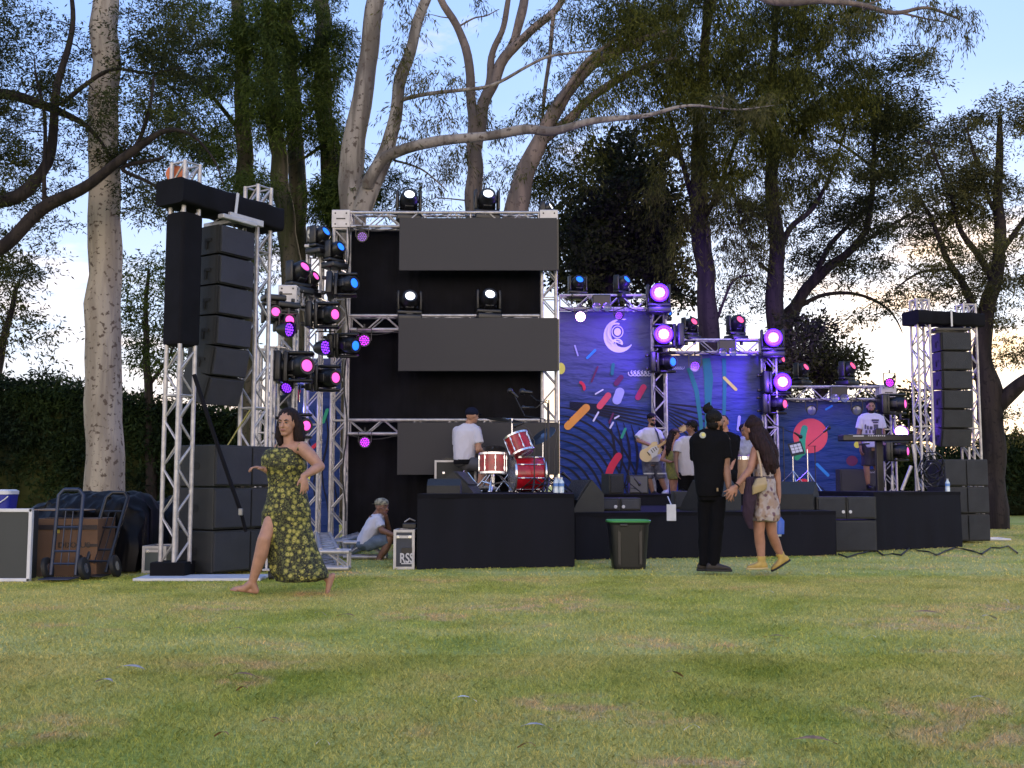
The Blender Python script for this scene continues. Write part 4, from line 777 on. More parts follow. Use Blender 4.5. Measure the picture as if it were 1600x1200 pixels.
# ---------------------------------------------------------------- stage lights
def emis(name, col, st):
    m = bpy.data.materials.new(name); m.use_nodes = True; n = m.node_tree.nodes; n['Principled BSDF'].inputs['Base Color'].default_value = (*[c * .2 for c in col], 1)
    n['Principled BSDF'].inputs['Emission Color'].default_value = (*col, 1); n['Principled BSDF'].inputs['Emission Strength'].default_value = st; return m
E = {'white': emis('lens_white', (.85, .9, 1), 1.4), 'blue': emis('lens_blue', (.01, .13, 1), .8), 'pink': emis('lens_pink', (1, .10, .50), .5), 'hot': emis('lens_hot', (1, .5, .85), 7), 'hotb': emis('lens_hot_violet', (.55, .2, 1), 6),
     'violet': emis('led_violet', (.22, .03, 1), .8), 'mag': emis('led_magenta', (.6, .02, 1), .8), 'off': mat('lens_dark', (.10, .11, .14), .15, spec=.8), 'dim': emis('led_dim', (.30, .12, .6), .35), 'redl': emis('lens_red', (1, .08, .22), .6)}
E_blk = M_BLACK
def mh_meshes():
    h = MB(); h.lathe([(.02, -.155), (.09, -.15), (.125, -.10), (.135, 0), (.132, .08), (.118, .125), (.105, .15), (.105, .165), (.086, .165), (.080, .152), (.060, .150)], 20)
    for s in (-1, 1): h.bbox((0, s * .118, -.03), (.13, .05, .18), .015)
    for k in range(5): h.box((0, 0, -.10 + .018 * k), (.255, .19, .006))
    y = MB()
    for s in (-1, 1):
        y.bbox((s * .165, 0, .01), (.045, .13, .30), .02); y.tube((s * .14, 0, .02), (s * .19, 0, .02), .045, n=12)
    y.bbox((0, 0, -.165), (.37, .15, .06), .018)
    b = MB(); b.bbox((0, 0, -.255), (.36, .30, .095), .02); b.tube((0, 0, -.21), (0, 0, -.185), .09, n=16)
    for s in (-1, 1): b.tube((s * .12, 0, -.30), (s * .12, 0, -.345), .018, n=8); b.bbox((s * .12, 0, -.35), (.05, .05, .06), .01)
    ln = MB(); ln.lathe([(.001, .158), (.05, .163), (.070 if True else 0, .155)], 20)
    return h, y, b, ln
def shared(mb, name, mats, sm=True):
    o = mb.build(name, mats, None, sm); me = o.data; bpy.data.objects.remove(o); return me
hm, ym, bm_, lm = mh_meshes()
ME_H = shared(hm, 'head', M_BLACK); ME_Y = shared(ym, 'yoke', M_BLACK); ME_B = shared(bm_, 'base', M_BLACK)
ME_L = {k: shared(mh_meshes()[3], 'lens', E[k]) for k in ('white', 'blue', 'pink', 'hot', 'hotb', 'redl')}
_rg = MB(); _rg.lathe([(.068, .156), (.096, .164)], 24, None, 0, False); _rg.lathe([(.096, .164), (.125, .170), (.145, .150)], 24, None, 1, False); ME_RING = shared(_rg, 'bloom_ring', [emis('halo_pink', (.75, .05, 1), 2.2), emis('halo_violet', (.07, .01, 1), 1.6)])  # glowing rings added round the hottest lenses to stand in for bloom
def inst(name, me, parent, M):
    o = bpy.data.objects.new(name, me); C.objects.link(o); o.parent = parent; o.matrix_basis = M; return o
def mhead(u, v, Y, col, D, mount, lab, sc=1.0):
    if Y >= 19.4: Y += 1.3; sc *= 1.05
    p = P(u, v, Y); D = Vector(D).normalized(); mt = Vector(mount).normalized()
    p = p - D * .16 * sc                                     # u, v is the centre of the lens
    t = thing('moving_head_light', lab, 'stage light', p, 0, 'moving head lights on the trusses'); t.scale = (sc,) * 3
    T = mt.cross(D)
    T = T.normalized() if T.length > .1 else Vector((1, 0, 0))
    fy = frame((0, 0, 0), -mt, T)
    inst('base', ME_B, t, fy); inst('yoke', ME_Y, t, fy); h = inst('head', ME_H, t, frame((0, 0, 0), D, T)); inst('lens', ME_L[col], h, Matrix.Identity(4))
    if col in ('hot', 'hotb'): t.scale = (1.25,) * 3; inst('bloom_ring', ME_RING, h, Matrix.Identity(4))
    return t
DN, UP, BK = (0, 0, -1), (0, 0, 1), (0, 1, 0); RT = (1, 0, 0); LT = (-1, 0, 0)
mh = [(640, 303, 16.9, 'white', (.15, -.85, .5), DN, 'lit white moving light on top of the tall frame, left one above the screen', 1.15),
 (763, 302, 16.9, 'white', (.15, -.85, .5), DN, 'lit white moving light on the tall frame before the slim forked trunk', 1.15),
 (861, 322, 17.1, 'white', (.9, -.4, .45), DN, 'small white lit moving light on the right corner of the tall frame', .7),
 (641, 462, 16.75, 'white', (.15, -.85, .4), DN, 'white lit moving light on the middle crossbar, at its left', 1.1),
 (766, 459, 16.75, 'white', (.2, -.85, .5), DN, 'white lit moving light on the middle crossbar, at its right', 1.1),
 (510, 361, 16.6, 'blue', (.75, -.45, .5), DN, 'highest moving light with a blue lens in the cluster left of the tall frame'),
 (533, 385, 16.5, 'blue', (.75, -.55, .4), DN, 'moving light with a blue lens just below the highest one of the left cluster', .95),
 (554, 442, 16.3, 'blue', (.80, -.6, .12), LT, 'moving light with bright blue lens sticking out in front of the black curtain, upper one', 1.05),
 (556, 540, 16.3, 'blue', (.80, -.6, -.1), LT, 'moving light with blue lens beside a magenta lamp before the black curtain', 1.05),
 (477, 416, 15.8, 'pink', (.7, -.5, .55), DN, 'tilted moving light with slit of pink above the grey corner block', 1.1),
 (494, 431, 16.4, 'pink', (.8, -.4, .45), DN, 'small moving light with thin pink lens right of the grey corner block', .9),
 (431, 487, 14.9, 'pink', (.45, -.85, .1), UP, 'moving light with pink lens close to the right leg of the speaker tower', .9),
 (453, 500, 15.0, 'pink', (.6, -.8, .1), UP, 'moving light with pink lens hanging in front of the grey corner block', .95),
 (524, 491, 15.9, 'pink', (.75, -.65, .0), LT, 'moving light with pink lens overlapping the upper left leg of the tall frame', 1.1),
 (480, 571, 15.2, 'pink', (.65, -.75, .05), LT, 'largest moving light with pink lens in the middle of the left cluster', 1.25),
 (525, 590, 15.8, 'pink', (.75, -.65, .0), LT, 'moving light with pink lens low beside the left leg of the tall frame', 1.1),
 (479, 665, 15.3, 'pink', (.65, -.75, .0), LT, 'moving light with pink lens half hidden behind the hair of the walking woman', 1.0),
 (906, 436, 19.9, 'blue', (.25, -.85, .5), DN, 'moving light with blue lens on the first right truss, the left one'),
 (980, 436, 19.9, 'blue', (.6, -.6, .5), DN, 'moving light with blue lens on the first right truss, the right one'),
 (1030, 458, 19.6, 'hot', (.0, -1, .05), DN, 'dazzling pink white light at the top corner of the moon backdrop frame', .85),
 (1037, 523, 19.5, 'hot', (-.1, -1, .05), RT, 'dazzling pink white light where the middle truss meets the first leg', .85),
 (1046, 488, 20.4, 'blue', (.6, -.8, .3), LT, 'small blue lit moving light between the two dazzling lights', .7),
 (1085, 502, 20.7, 'redl', (.5, -.8, .5), DN, 'moving light with pink lens on the middle truss beside the dark trunk'),
 (1157, 499, 20.7, 'redl', (.4, -.8, .5), DN, 'moving light with pink lens on the middle truss at its right part', 1.1),
 (1052, 565, 19.7, 'blue', (.6, -.8, .0), LT, 'moving light with blue lens on the leg right of the moon backdrop', 1.1),
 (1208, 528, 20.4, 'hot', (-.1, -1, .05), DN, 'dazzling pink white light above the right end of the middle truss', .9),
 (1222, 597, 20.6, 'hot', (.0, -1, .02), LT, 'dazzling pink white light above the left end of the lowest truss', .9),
 (1224, 561, 21.0, 'redl', (.7, -.7, .2), LT, 'dim moving light with red lens between the two dazzling lights further right', .8),
 (1260, 573, 21.5, 'redl', (.6, -.7, .5), DN, 'moving light with pink lens on the lowest truss, the left one'),
 (1333, 571, 21.5, 'redl', (.6, -.7, .5), DN, 'moving light with pink lens on the lowest truss in front of the sunset', 1.1),
 (1227, 631, 20.6, 'redl', (.7, -.7, .0), LT, 'moving light with red lens on the leg left of the red disc backdrop', 1.1),
 (1415, 631, 20.9, 'pink', (.8, -.6, .0), LT, 'moving light with pink lens right of the keyboard player head', 1.15),
 (1419, 705, 20.9, 'pink', (.8, -.6, .0), LT, 'moving light with pink lens below the keyboard', 1.1)]
for q in mh:
    mhead(*q[:7], sc=q[7] * .96 if len(q) > 7 else .96)
def par_mesh():
    b = MB(); b.lathe([(.02, .16), (.06, .155), (.085, .10), (.10, .03), (.105, -.03), (.10, -.03), (.098, .0), (.001, .0)], 20)
    return b
ME_P = shared(par_mesh(), 'can', M_BLACK)
def led_mesh(col, full=False):
    m = MB(); pts = [(0, 0)] + [(math.cos(a) * r, math.sin(a) * r) for r, n in ((.036, 6), (.07, 12)) for a in [2 * math.pi * i / n for i in range(n)]]
    for x, y in pts: m.lathe([(.001, -.014), (.0125, -.01), (.0125, -.002)], 8, Matrix.Translation((x, y, 0)))
    if full: m = MB(); m.lathe([(.001, -.02), (.06, -.014), (.095, -.004)], 20)
    return shared(m, 'led_face', E[col])
MEF = {}
ybr = MB(); 
for s in (-1, 1): ybr.box((s * .118, 0, .10), (.012, .035, .20))
ybr.box((0, 0, .20), (.245, .035, .012)); ybr.tube((0, 0, .2), (0, 0, .27), .016, n=8); ME_BR = shared(ybr, 'bracket', M_BLACK)
def par(u, v, Y, col, D, lab, sc=1.0, full=False, up=(0, 0, 1)):
    if Y >= 19.4 and u != 1408: Y += 1.3
    p = P(u, v, Y); k = (col, full)
    if k not in MEF: MEF[k] = led_mesh(col, full)
    t = thing('par_light', lab, 'stage light', p, 0, 'round par lights on the trusses'); t.scale = (sc,) * 3
    fz = frame((0, 0, 0), -Vector(D), Vector((0, 0, 1)).cross(-Vector(D)))
    c = inst('can', ME_P, t, fz); inst('led_face', MEF[k], c, Matrix.Identity(4)); inst('bracket', ME_BR, t, frame((0, 0, 0), up, (1, 0, 0))); return t
par(566, 370, 16.8, 'dim', (.05, -1, 0), 'dim purple LED lamp at the top left of the black curtain', .85)
par(569, 532, 16.8, 'mag', (.05, -1, 0), 'bright magenta LED lamp beside the blue lens on the curtain', .95)
par(570, 691, 16.8, 'mag', (.05, -1, 0), 'violet LED lamp below the lowest crossbar near the seated man', .85)
par(451, 515, 14.85, 'violet', (.85, -.45, -.1), 'violet LED lamp seen almost from the side below a pink lens', 1.1)
par(508, 543, 16.2, 'violet', (.8, -.55, 0), 'violet LED lamp seen from the side left of the tall frame leg', 1.2)
par(448, 606, 15.3, 'violet', (-.3, -.9, -.6), 'dim LED lamp under the largest pink moving light', .9)
par(907, 495, 19.6, 'hot', (0, -1, -.05), 'glowing pink LED lamp above the moon emblem backdrop', .95, True)
par(967, 493, 19.6, 'violet', (.2, -1, -.2), 'dim violet LED lamp hanging just above the moon emblem', .85)
par(1086, 572, 20.4, 'violet', (-.1, -1, -.1), 'violet LED lamp hanging over the green stem backdrop', 1.05)
par(1390, 598, 21.2, 'mag', (.1, -1, 0), 'pink LED lamp on the corner block above the keyboard player', 1.0)
par(1268, 641, 21.0, 'off', (0, -1, -.1), 'unlit round lamp hanging above the red disc, the left one', 1.0, True)
par(1339, 641, 21.0, 'off', (0, -1, -.1), 'unlit round lamp hanging left of the keyboard player head', 1.0, True)
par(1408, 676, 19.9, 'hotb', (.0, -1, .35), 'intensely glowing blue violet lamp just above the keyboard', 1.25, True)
par(452, 628, 15.6, 'off', (.9, -.3, 0), 'unlit black lamp above the head of the walking woman', 1.2, True)
# clear square lamp on the left frame
p = P(493, 360 + 18, 16.9)
t = thing('strobe_light', 'clear square strobe lamp standing on the left truss frame', 'stage light', p)
m = MB(); m.bbox((p.x, p.y, p.z + .11), (.27, .12, .27), .02); m.build('housing', M_BLACK, t); m = MB(); m.prism([(math.cos(R(22.5 + 45 * i)) * .125, math.sin(R(22.5 + 45 * i)) * .125) for i in range(8)], Matrix.Translation((p.x, p.y - .062, p.z + .11)) @ Matrix.Rotation(R(90), 4, 'X'), .01); m.build('lens', mat('clear_lens', (.16, .19, .2), .12, spec=.9), t)
for i, (u, v, Y) in enumerate(((940, 476, 21.05), (1136, 546, 21.85), (1310, 618, 22.65))):
    p = P(u, v, Y); t = thing('blinder_light', ('two-lamp blinder on the truss above the moon backdrop', 'two-lamp blinder on the middle right truss', 'two-lamp blinder on the lowest right truss')[i], 'stage light', p, 0, 'two-lamp blinders on the trusses')
    MB().bbox((p.x, p.y, p.z + .06), (.36, .14, .26), .02).build('housing', M_BLACK, t)
    for s in (-.1, .1):
        m = MB(); m.lathe([(.09, .03), (.085, .0), (.06, .02), (.001, .035)], 18, Matrix.Translation((p.x + s, p.y - .10, p.z - .06)) @ Matrix.Rotation(R(-90), 4, 'X')); m.build('lamp', E['off'], t, True)
# the light those lamps throw
def pl(u, v, Y, col, e, r=.08):
    l_ = bpy.data.lights.new('lamp_glow', 'POINT'); l_.energy = e * (.28 if e < 40 else .6); l_.color = col; l_.shadow_soft_size = r
    o = bpy.data.objects.new('lamp_glow', l_); C.objects.link(o); o.location = P(u, v, Y + (1.3 if Y > 19 and u < 1400 else 0))
for u, v, Y, e in ((1032, 458, 19.3, 60), (1039, 523, 19.15, 60), (1208, 528, 20.05, 60), (1222, 597, 20.2, 60), (1408, 670, 19.65, 22)): pl(u, v, Y, (.13, .04, 1), e)
for u, v, Y, e, c in ((907, 500, 19.4, 14, (.45, .12, 1)), (967, 505, 19.4, 14, (.35, .2, 1)), (1086, 580, 20.2, 16, (.35, .25, 1)), (569, 536, 16.5, 1.5, (.6, .05, 1)), (570, 694, 16.5, 1.2, (.5, .05, 1)), (1310, 640, 21.0, 5, (.4, .3, 1)), (470, 640, 16.8, 8, (.2, .2, 1))): pl(u, v, Y, c, e)
for u, v, Y, tu, tv in ((1032, 462, 21.6, 1010, 380), (1206, 520, 22.4, 1215, 430), (1222, 597, 22.9, 1260, 520)):   # unseen spots added behind the trusses, tinting leaves violet in place of lamp bloom
    l_ = bpy.data.lights.new('leaf_fill', 'SPOT'); l_.energy = 520 if tu < 1250 else 160; l_.color = (.16, .05, 1); l_.spot_size = R(62); l_.spot_blend = 1; l_.shadow_soft_size = .1
    o = bpy.data.objects.new('leaf_fill', l_); C.objects.link(o); o.location = P(u, v, Y); o.rotation_euler = (P(tu, tv, 29) - P(u, v, Y)).to_track_quat('-Z', 'Y').to_euler()
# ---------------------------------------------------------------- things on the left
gl = G(-28, 906)
t = thing('display_board', 'dark panel with white frame standing at the left edge', 'panel', (gl.x, 11, 0))
Y = 10.95; x0, x1, zt = X(-60, 800, Y), X(56, 800, Y), Z(797, Y)
MB().bbox(((x0 + x1) / 2, Y, zt / 2 + .01), (x1 - x0 - .03, .22, zt - .03), .004).build('panel', mat('slate_panel', (.016, .022, .027), .5, var=.1, scale=2), t)
m = MB()
for a, b in (((x0, zt), (x1, zt)), ((x1, zt), (x1, .01)), ((x0, .02), (x1, .02))):
    m.bbox(((a[0] + b[0]) / 2, Y - .1, (a[1] + b[1]) / 2), (abs(b[0] - a[0]) + .035, .05, abs(b[1] - a[1]) + .035), .006)
m.build('frame', M_WHITE, t)
ct = thing('cooler', 'blue cooler with white lid standing on the dark panel', 'cooler', (X(2, 790, 11.1), 11.1, zt + .01))
xc = X(4, 790, 11.1); m = MB(); m.loft([((xc, 10.99, zt + .0), (.155, 0, 0), (0, .12, 0)), ((xc, 10.99, zt + .155), (.17, 0, 0), (0, .135, 0))], 28, pw=5); m.build('body', mat('cooler_blue', (.012, .018, .22), .4, var=.1), ct)
m = MB(); m.loft([((xc, 10.99, zt + .157), (.175, 0, 0), (0, .14, 0)), ((xc, 10.99, zt + .19), (.175, 0, 0), (0, .14, 0)), ((xc, 10.99, zt + .205), (.15, 0, 0), (0, .12, 0))], 28, pw=5); m.build('lid', M_WHITE, ct)
m = MB(); m.path([(xc + .17 * math.sin(a), 10.845, zt + .14 - .085 * math.cos(a) ** 2) for a in [R(-85 + 17 * i) for i in range(11)]], .006, 6); m.build('handle', M_WHITE, ct)
M_CARD = mat('cardboard', (.13, .07, .038), .85, var=.12, scale=3, bump=.1)
def text(s, size, M, m, parent, name='lettering', ext=.002, bold=0.0, sx=1.0):
    cu = bpy.data.curves.new(name, 'FONT'); cu.body = s; cu.size = size; cu.extrude = ext; cu.offset = bold; cu.align_x = 'CENTER'; cu.align_y = 'CENTER'
    o = bpy.data.objects.new(name, cu); C.objects.link(o); dg = bpy.context.evaluated_depsgraph_get(); me = bpy.data.meshes.new_from_object(o.evaluated_get(dg)); bpy.data.objects.remove(o)
    A = M @ Matrix.Rotation(R(90), 4, 'X') @ Matrix.Diagonal((sx, 1, 1, 1))
    if parent is not None: A = wmat(parent).inverted() @ A
    me.transform(A); me.materials.clear(); me.materials.append(m); o = bpy.data.objects.new(name, me); C.objects.link(o); o.parent = parent; return o
Y = 11.35; x0, x1, zt = X(48, 850, Y), X(152, 850, Y), Z(811, Y); xm = (x0 + x1) / 2
t = thing('cardboard_box', 'large brown cardboard box beside the dark panel, behind a hand truck', 'box', (xm, Y + .3, 0))
MB().bbox((xm, Y + .25, zt / 2 + .004), (x1 - x0, .5, zt), .004).build('carton', M_CARD, t)
m = MB(); m.bbox((xm - .1, Y + .2, zt + .02), (x1 - x0 - .2, .46, .012), .003, Matrix.Translation((0, 0, 0)) @ Matrix.Rotation(.015, 4, 'Y')); m.build('flap', mat('cardboard_light', (.24, .16, .10), .85, var=.15, scale=5), t)
m = MB(); m.box(((x0 + x1) / 2, Y - .003, zt - .085), (x1 - x0 - .01, .006, .05)); m.box((x1 - .06, Y - .003, Z(852, Y)), (.13, .006, .03)); m.build('dark_band', mat('dark_tape', (.02, .012, .012), .6), t)
MB().box((X(90, 828, Y), Y - .003, Z(828, Y)), (.05, .006, .065)).build('yellow_tag', mat('tag_yellow', (.35, .27, .03), .6), t)
text('DIXXUS', .075, Matrix.Translation((X(116, 852, Y), Y - .004, Z(852, Y))), M_BLACK, t, 'lettering', .001, .001, 1.25); text('BARREL', .03, Matrix.Translation((X(107, 844, Y), Y - .004, Z(845, Y))), mat('faded_ink', (.10, .05, .03), .8), t, 'small_lettering', .001) if False else None
M_STEEL = mat('painted_blue_steel', (.018, .027, .055), .45, .2, var=.2)
def handtruck(u0, u1, vt, vb, Y, lean, lab, mats=M_STEEL, wheels=True, side=0.0):
    a = P(u0, vb, Y); a.z = .12; wd = X(u1, vb, Y) - a.x; Ht = Z(vt, Y + lean) - .12; t = thing('hand_truck', lab, 'hand truck', (a.x + wd / 2, Y, 0), 0, 'hand trucks at the left')
    def q(x, z, dy=0): return Vector((a.x + x + side * z, Y + lean * z / Ht + dy, .12 + z))
    m = MB()
    for x in (0, wd): m.path([q(x, -.06), q(x, Ht * .93), q(x + (.05 if x == 0 else -.05), Ht)], .02, 8)
    m.path([q(.05, Ht), q(wd - .05, Ht)], .02, 8)
    m.build('frame', mats, t, True); m = MB()
    for z in (.05, Ht * .22, Ht * .52, Ht * .74): m.tube(q(0, z), q(wd, z), .012, n=6)
    for x in (wd * .35, wd * .65): m.tube(q(x, .03), q(x, Ht * .74), .006, n=6)
    m.build('rails', mats, t, True)
    m = MB(); m.bbox((a.x + wd / 2, Y - .12, .035), (wd + .06, .24, .012), .003); m.build('toe_plate', mats, t)
    for x in (-.06, wd + .06):
        m = MB(); M = Matrix.Translation((a.x + x, Y + .05, .118)) @ Matrix.Rotation(R(78), 4, 'Y')
        m.lathe([(.05, -.02), (.09, -.03), (.115, -.018), (.115, .018), (.09, .03), (.05, .02)], 22, M); w = m.build('wheel', M_RUB, t, True)
        m = MB(); m.lathe([(.001, -.02), (.05, -.022), (.05, .022), (.001, .02)], 16, M); m.build('rim', M_CHROME, w, True)
    return t
handtruck(80, 119, 765, 898, 10.95, .12, 'blue steel hand truck upright in front of the cardboard box')
handtruck(133, 168, 770, 896, 11.3, .35, 'dark hand truck leaning right of the cardboard box', M_BLACK, side=.1)
# tarp covered pile
M_TARP = mat('black_tarp', (.004, .004, .005), .5, spec=.15, var=.3, scale=3)
def tarp(name, prof, Y, depth, lab, seed=1, m=M_TARP):
    n = len(prof); vs = []; nu = 110; nv = 46
    us = np.linspace(prof[0][0], prof[-1][0], nu); tops = np.interp(us, [p[0] for p in prof], [p[1] for p in prof]); floor_ = .02
    for j in range(nv + 1):
        t = j / nv * math.pi
        for i in range(nu):
            h = max(.03, Z(tops[i], Y + .3)); x = X(us[i], 800, Y + .3); yy = Y + depth / 2 - math.cos(t) * depth / 2; s = math.sin(t); z = h * min(1, s ** .38)
            q = Vector((x * 4.5, yy * 4.5, z * 3 + seed)); f = noise.ridged_multi_fractal(q * .55, .9, 2.1, 4, 1.0, 2.0) - 1
            x2 = x + .045 * noise.noise(q * 1.3); dy = -.10 * f * (s < .95) ; vs.append((x2, yy + dy * (1 if t < 1.6 else -1), max(floor_, z + .035 * noise.noise(q * 2.0) * (j not in (0, nv)))))
    fs = [(j * nu + i, j * nu + i + 1, (j + 1) * nu + i + 1, (j + 1) * nu + i) for j in range(nv) for i in range(nu - 1)]
    mb = MB(); mb.add(vs, fs); return mb.build(name, m, None, True, label=lab, cat='tarp')
tarp('tarp_pile', [(35, 830), (40, 797), (70, 782), (100, 770), (135, 769), (150, 767), (185, 768), (208, 770), (222, 784), (232, 800), (232, 890)], 11.9, 1.1, 'shiny black plastic tarp over a pile in front of the pale trunk', 1)
tarp('tarp_pile', [(222, 840), (232, 792), (245, 782), (262, 772), (300, 776), (312, 850)], 13.0, 1.0, 'black tarp heap half hidden behind the left tower leg', 5)
# flight case by the tower
def case(name, lab, c, d, col=M_BOX, lid=True, rz=0, cat='case'):
    t = thing(name, lab, cat, c); M = Matrix.Translation(c) @ Matrix.Rotation(rz, 4, 'Z'); x, y, z = d
    MB().box((0, 0, z / 2), (x - .02, y - .02, z - .02), M).build('body', col, t); m = MB(); e = .03
    for sx in (-1, 1):
        for sy in (-1, 1): m.box((sx * (x - e) / 2, sy * (y - e) / 2, z / 2), (e, e, z), M)
    for sz in (e / 2, z - e / 2) + ((z * .82,) if lid else ()):
        for s in (-1, 1): m.box((0, s * (y - e) / 2, sz), (x - 2 * e, e, e), M); m.box((s * (x - e) / 2, 0, sz), (e, y - 2 * e, e), M)
    m.build('edge_trim', M_ALU2, t); m = MB()
    for sx in (-1, 1): m.bbox((sx * x * .28, -y / 2 - .004, z * .82 if lid else z * .6), (.035, .012, .035), .003, M)
    m.build('latch', M_CHROME, t); return t, M
case('flight_case', 'small white flight case between tarp and left tower', (X(245, 880, 12.0), 12.1, .0), (.26, .4, Z(853, 11.9)), mat('case_front', (.03, .05, .06), .4))
tR, MR = case('flight_case', 'navy flight case marked RSS beside the drum riser', (X(633, 880, 12.6), 12.66, .0), (.24, .42, Z(828, 12.4)), mat('case_navy', (.010, .018, .04), .45, var=.2))
zr = 0; text('RSS', .15, Matrix.Translation((X(635, 880, 12.4), 12.44, Z(873, 12.4))), M_WHITEL, tR, 'lettering', .002, .003, .72); m = MB(); m.box((X(635, 880, 12.4), 12.444, Z(881, 12.4)), (.125, .006, .012)); m.build('underline', M_WHITEL, tR)
MB().bbox((X(635, 861, 12.4), 12.445, Z(861, 12.4)), (.12, .012, .07), .004).build('handle', M_BLACK, tR)
p = P(641, 826, 12.7); t = thing('small_mixer', 'small black device with cables on the navy case', 'device', p); MB().bbox(p + Vector((0, 0, .035)), (.16, .2, .06), .01).build('housing', M_BLACK, t); m = MB(); m.path([p + Vector((-.06, -.06, .08)), p + Vector((0, -.08, .12)), p + Vector((.06, -.04, .09))], .008, 6); m.build('cable', M_ALU2, t)
# trash can
yb = 12.6; pc = P(982, 886, yb); pc.z = 0; t = thing('trash_can', 'black plastic trash can with green bag over its rim', 'trash can', pc)
m = MB(); m.loft([((pc.x, yb, .003), (.185, 0, 0), (0, .16, 0)), ((pc.x, yb, .03), (.19, 0, 0), (0, .165, 0)), ((pc.x, yb, .50), (.232, 0, 0), (0, .205, 0)), ((pc.x, yb, .53), (.245, 0, 0), (0, .215, 0))], 40, pw=4.5)
for x in (-.12, .12): m.box((pc.x + x, yb - .19, .26), (.03, .012, .4))
m.bbox((pc.x - .07, yb - .215, .50), (.09, .03, .03), .008); m.build('bin', M_BLACK, t, False)
m = MB(); secs = [((pc.x, yb, .530), (.25, 0, 0), (0, .22, 0)), ((pc.x, yb, .548), (.252, 0, 0), (0, .222, 0)), ((pc.x, yb, .556), (.243, 0, 0), (0, .213, 0)), ((pc.x, yb, .50), (.22, 0, 0), (0, .19, 0))]
m.loft(secs, 48, pw=4.5, caps=False, pleat=lambda a, th: .006 * math.sin(th * 11) + .005 * math.sin(th * 23)); m.build('bag', mat('green_bag', (.045, .22, .065), .35), t, True)
# ---------------------------------------------------------------- monitors, amps, subs on the stage
def wedge(c, w, lab, rz=0, h=.38, d=.45, group='floor monitors on the stage', tilt=.5):
    t = thing('floor_monitor', lab, 'speaker', c, rz, group)
    return _wedge(t, w, h, d)
def _wedge(t, w, h, d):
    M = wmat(t); m = MB(); pr = [(0, 0), (d, 0), (d, h * .55), (d * .62, h), (d * .15, h * .30)]
    Mx = M @ Matrix(((0, 0, 1, -w / 2), (1, 0, 0, -d / 2), (0, 1, 0, 0), (0, 0, 0, 1))); m.prism(pr, Mx, w); m.build('cabinet', M_BOX, t)
    a = Vector((0, d * .15 - d / 2, h * .30)); b = Vector((0, d * .62 - d / 2, h)); md = (a + b) / 2; dr = (b - a).normalized()
    F_ = frame(md, Vector((0, -dr.z, dr.y)), (1, 0, 0)); MB().bbox((0, 0, .012), (w - .04, (b - a).length - .04, .02), .004, M @ F_).build('grille', M_GRILL, t); return t
def upbox(c, w, h, d, lab, rz=0, nm='stage_speaker', logos=True, gm=M_GRILL, cat='speaker', body=M_BOX):
    t = thing(nm, lab, cat, c, 0); M = Matrix.Translation(c) @ Matrix.Rotation(rz, 4, 'Z'); MB().bbox((0, d / 2, h / 2), (w, d, h), .012, M).build('cabinet', body, t); MB().bbox((0, -.004, h / 2), (w - .05, .03, h - .05), .006, M).build('grille', gm, t); return t, M
wedge((X(722, 772, 13.9), 13.9, .851), .55, 'black floor monitor seen edge on beside the drummer', R(80), .27, .42)
wedge((X(694, 772, 13.2), 13.3, .851), .4, 'low black floor monitor at the left of the drum riser', R(180), .17)
M_GRI2 = mat('grey_grille', (.038, .04, .048), .5, .2, bump=.5, bscale=220)
for i, (u0, u1, v0, v1, Y, rz, lab) in enumerate(((937, 968, 778, 822, 14.9, -.25, 'left one of the two grey tilted monitors behind the trash can'), (968, 1002, 778, 822, 14.95, .1, 'right one of the two grey tilted monitors behind the trash can'),
     (1276, 1322, 776, 811, 15.6, 0, 'left one of the twin monitors with white badges left of the keyboard riser'), (1323, 1369, 776, 811, 15.6, 0, 'right one of the twin monitors with white badges left of the keyboard riser'))):
    a = P(u0, v1, Y); b = P(u1, v0, Y); w = b.x - a.x; h = b.z - a.z; zb = max(a.z, .6 if i < 2 else .46)
    t, M = upbox(Vector(((a.x + b.x) / 2, Y, zb)), w - .005, b.z - zb, .35, lab, rz, gm=M_GRI2 if i < 2 else M_GRILL)
    s = 1 if i % 2 == 0 else -1; m = MB(); m.lathe([(.001, 0), (.024, .0), (.02, .008), (.001, .009)], 14, M @ Matrix.Translation((s * (w / 2 - .05), -.02, (b.z - zb) * .32)) @ Matrix.Rotation(R(90), 4, 'X')); m.build('badge', M_WHITE, t)
for u0, u1, v0, v1, Y, lab in ((1303, 1370, 813, 861, 15.6, 'dark subwoofer under the twin monitors left of the keyboard riser'),):
    a = P(u0, v1, Y); b = P(u1, v0, Y); t, M = upbox(Vector(((a.x + b.x) / 2, Y, .005)), b.x - a.x - .01, .445, .6, lab)
a = P(1260, 800, 15.7); 
t, M = upbox(Vector((a.x - .25, 15.75, .003)), .78, .448, .6, 'black speaker low beside the stage front under the left twin monitor')
wedge((X(905, 800, 14.6), 14.6, .601), .6, 'black floor monitor at the left end of the low stage', R(-70), .42)
wedge((X(1245, 790, 15.9), 15.9, .601), .6, 'black floor monitor on the low stage left of the twin monitors', R(150), .4)
wedge((X(1110, 800, 15.2), 15.2, .601), .75, 'black curved floor monitor behind the legs of the man in black', R(215), .42)
for u, lab in ((1067, 'black upright speaker on the low stage right of the white tag'), (1096, 'black upright speaker between the white tag and the man in black')):
    t, M = upbox(Vector((X(u, 800, 16.2), 16.2, .602)), .26, .26, .3, lab)
t, M = upbox(Vector((X(998, 770, 19.7), 19.7, .792)), .36, .34, .25, 'light grey guitar amplifier with dark base behind the guitarist', 0, 'guitar_amplifier', gm=mat('amp_grey', (.10, .10, .115), .7, bump=.3, bscale=200), cat='amplifier')
t, M = upbox(Vector((X(968, 780, 18.8) , 19.3, .792)), .3, .36, .3, 'black amplifier left of the grey guitar amplifier', .4, 'bass_amplifier', cat='amplifier')
